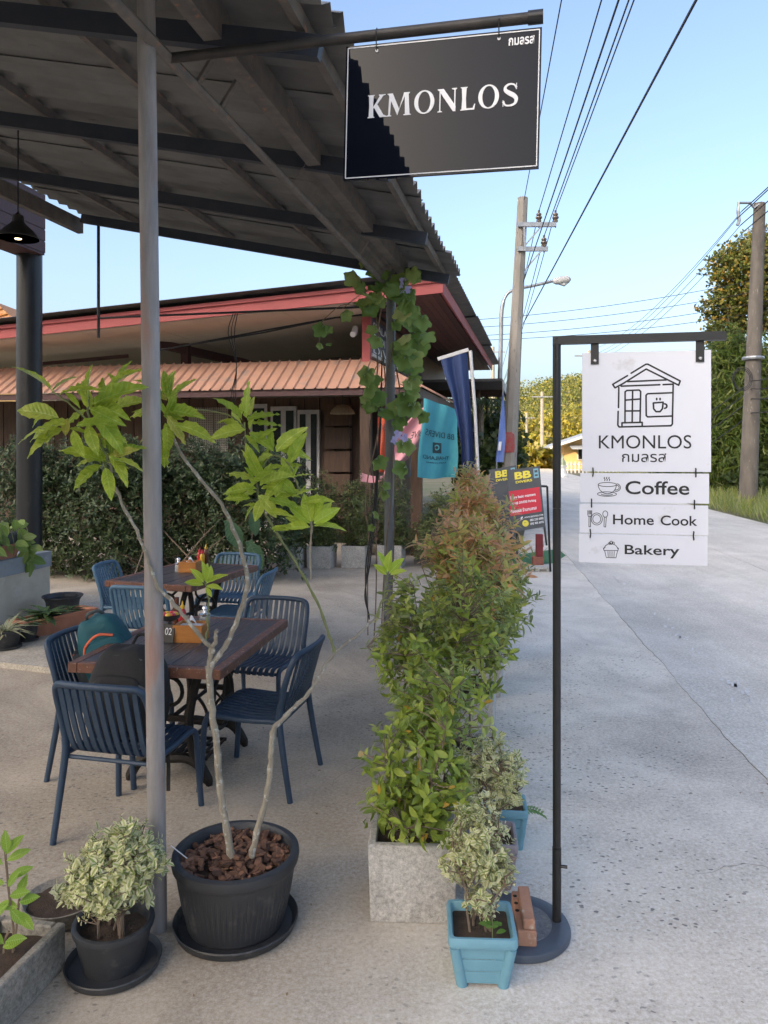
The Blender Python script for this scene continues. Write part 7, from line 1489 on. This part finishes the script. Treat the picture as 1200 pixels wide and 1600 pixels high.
# A boards
BRDG = mat('board_grey', (0.045, 0.05, 0.055), (0.06, 0.065, 0.07), .5); BRED = mat('board_red', (0.52, 0.012, 0.03), (0.46, 0.01, 0.028), .45); YEL = mat('board_yellow', (0.72, 0.62, 0.06), (0.66, 0.56, 0.05), .5)
def aboard(lab, TL, TR, BL, BR, back, full):
    tl, tr_, bl2, br2 = [D(*p) for p in (TL, TR, BL, BR)]; gp = Vector((br2.x, br2.y, 0)); t = thing('sandwich_board', lab, 'sign board', gp, 0, 'dive shop sandwich boards'); n_ = (tr_-tl).cross(bl2-tl).normalized(); n_ = n_ if n_.y < 0 else -n_
    mb = MB(); mb.hexa([bl2-n_*.012, br2-n_*.012, tr_-n_*.012, tl-n_*.012], [bl2, br2, tr_, tl]); mb.build('board', BRDG, t)
    def pq(u, v, l=.002): return (tl*(1-u)+tr_*u)*(1-v)+(bl2*(1-u)+br2*u)*v+n_*l
    def rect(u0, u1, v0, v1, m, nm, l=.002): mb = MB(); a = [pq(u0, v1, l), pq(u1, v1, l), pq(u1, v0, l), pq(u0, v0, l)]; mb.hexa([p-n_*.0015 for p in a], a); mb.build(nm, m, t)
    def tx(s_, u0, u1, v0, v1, m, b=0.0): 
        me, co, _ = text_mesh(s_, 1.0, m, .02, bold=b); mn, mx = co.min(0), co.max(0); q = (co-mn)/np.maximum(mx-mn, 1e-9); out = [pq(u0+(u1-u0)*a, v1+(v0-v1)*b_, .0035+.0012*c)-gp for a, b_, c in q]; me.vertices.foreach_set('co', np.array([list(p) for p in out]).ravel()); me.update(); o = bpy.data.objects.new('lettering', me); COL.objects.link(o); o.parent = t
    tx('BB', .22, .72, .05, .17, YEL, .04); tx('DIVERS', .24, .74, .195, .235, YEL, .03); rect(.80, .95, .035, .19, BLUEP, 'logo_panel'); rect(.83, .92, .06, .10, BRDG, 'logo_mark', .0035); rect(.83, .92, .13, .16, BRDG, 'logo_mark', .0035)
    if full:
        rect(.02, .94, .345, .745, BRED, 'red_panel'); tx('Share basic manners', .04, .80, .43, .475, WHITE, .02); tx('NO BB DIVERS Parking', .04, .80, .53, .58, WHITE, .02); tx('ที่จอดรถ ร้านกมลรส', .04, .80, .64, .70, WHITE, .02)
        tx('WWW.BBDIVERS.COM', .42, .97, .79, .815, WHITE, .01); tx('082 220 6002', .58, .97, .84, .875, WHITE, .02); tx('092 905 6592', .58, .97, .90, .935, WHITE, .02)
        c_ = pq(.44, .895, .003); mb = MB(); mb.tube([c_, c_+n_*.002], .045, 20); mb.build('yellow_disc', YEL, t); c_ = pq(.42, .88, .0055)
        for dx in (-.012, .016): mb = MB(); q_ = pq(.43+dx*1.3, .885, .0055); mb.tube([q_, q_+n_*.001], .006, 8); mb.build('disc_eye', BRDG, t)
        for (u_, v_) in ((.33, .80), (.35, .82), (.31, .83), (.36, .79)): mb = MB(); q_ = pq(u_, v_, .003); mb.tube([q_, q_+n_*.001], .010, 10); mb.build('bubble', WHITE, t)
    lg = MB(); top_ = pq(1.03, .30, -.02)
    if full:
        for (p, q) in ((pq(1.0, .335, -.01), D(855, 760, TL[2]-.06)), (D(855, 760, TL[2]-.06), D(860, 893, TL[2]-.12)), (pq(.98, .94, -.02), D(854, 851, TL[2]+.9))): mb = MB(); mb.tube([p, q], .016, 8); mb.build('leg', POWD, t)
        p = pq(.02, .94, -.02); mb = MB(); mb.tube([p, Vector((p.x-.03, p.y-.1, 0))], .016, 8); mb.build('leg', POWD, t)
    else:
        for u_ in (.1, .9): p = pq(u_, .95, -.02); mb = MB(); mb.tube([p, Vector((p.x, p.y-.1, 0))], .016, 8); mb.build('leg', POWD, t)
aboard('black sandwich board with red panel and yellow letters next to the sign pole', (792, 735, 10.9), (843, 728, 10.9), (798, 832, 10.7), (852, 823, 10.7), 0, True)
aboard('black sandwich board half hidden behind the one with the red panel', (764, 734, 12.2), (806, 727, 12.2), (768, 822, 12.0), (812, 816, 12.0), 0, False)
# red post on a block, kerb stones, green mat
rp_ = G(844, 882); rpt = thing('red_post', 'short dark red wooden post on a brick block below the sandwich board', 'post', (rp_.x, rp_.y, 0)); REDB = mat('red_block', (0.33, 0.13, 0.09), (0.27, 0.10, 0.07), .85, scale=12); REDPST = mat('dark_red_post', (0.24, 0.03, 0.035), (0.18, 0.025, 0.03), .6, scale=8)
mb = MB(); mb.box(rp_+Vector((-.04, 0, .06)), (.16, .14, .12), None, .006); mb.build('block', REDB, rpt); mb = MB(); mb.box(rp_+Vector((-.01, .02, .12+.17)), (.1, .09, .34), None, .006); mb.build('post_body', REDPST, rpt)
kb = G(845, 893); kt = thing('kerb_block', 'row of grey concrete blocks with slots under the sandwich board', 'kerb', (kb.x, kb.y, 0))
for i in range(4):
    c_ = kb+Vector((.02-.24*i, .0, .035)); mb = MB(); mb.box(c_, (.225, .12, .07), None, .006); mb.build('block', PLC, kt); mb = MB(); mb.box(c_+Vector((0, -.0595, -.008)), (.1, .004, .03)); mb.build('slot', JOINT, kt)
gm = [G(800, 868), G(872, 858), G(884, 868), G(866, 880), G(800, 886)]; mb = MB(); mb.add([Vector((p.x, p.y, .006)) for p in gm]+[Vector((p.x, p.y, .0015)) for p in gm], [(4, 3, 2, 1, 0)[::-1]]+[(i, (i+1) % 5, 5+(i+1) % 5, 5+i) for i in range(5)])
tag(mb.build('green_mat', mat('green_turf_mat', (0.06, 0.20, 0.09), (0.045, 0.15, 0.07), .9, scale=30, bump=.6), None), 'scrap of green artificial turf mat by the red post', 'mat')
wt_ = thing('weed_tuft', 'wispy tuft of weeds in front of the red post', 'plant', G(838, 880)); me_ = tmpl_mesh('leaf', leaf_template(.05, 4, 0, .3), GRASS)
for i in range(26): X_, Y_, N_ = axes(np.array([[random.gauss(0, .5), random.gauss(0, .5), 1.0]]), rng.normal(size=(1, 3))); inst('leaf', me_, wt_, frame_matrix((random.gauss(0, .06), random.gauss(0, .06), 0), X_[0], Y_[0], N_[0], random.uniform(.15, .38)))
# litter of dry leaves on the ground
DRY = leaf_mat('dry_leaf', [(0, (0.20, 0.13, 0.07)), (1, (0.30, 0.22, 0.12))], transl=.1, rough=.8); kD = 150
pl_ = []
while len(pl_) < kD:
    x, y = random.uniform(-1.4, 2.0), random.uniform(2.1, 8)
    if abs(x-hl(y)) > .25: pl_.append((x, y, .004))
leaf_cloud('litter', leaf_template(.4, 3, .3, .1), np.array(pl_), np.concatenate([rng.normal(size=(kD, 2)), rng.normal(size=(kD, 1))*.1], 1), np.tile([0, 0, 1.0], (kD, 1)), rng.uniform(.008, .028, kD), DRY, None, 'stuff', label='scattered dry leaf crumbs on the concrete', cat='leaf litter')
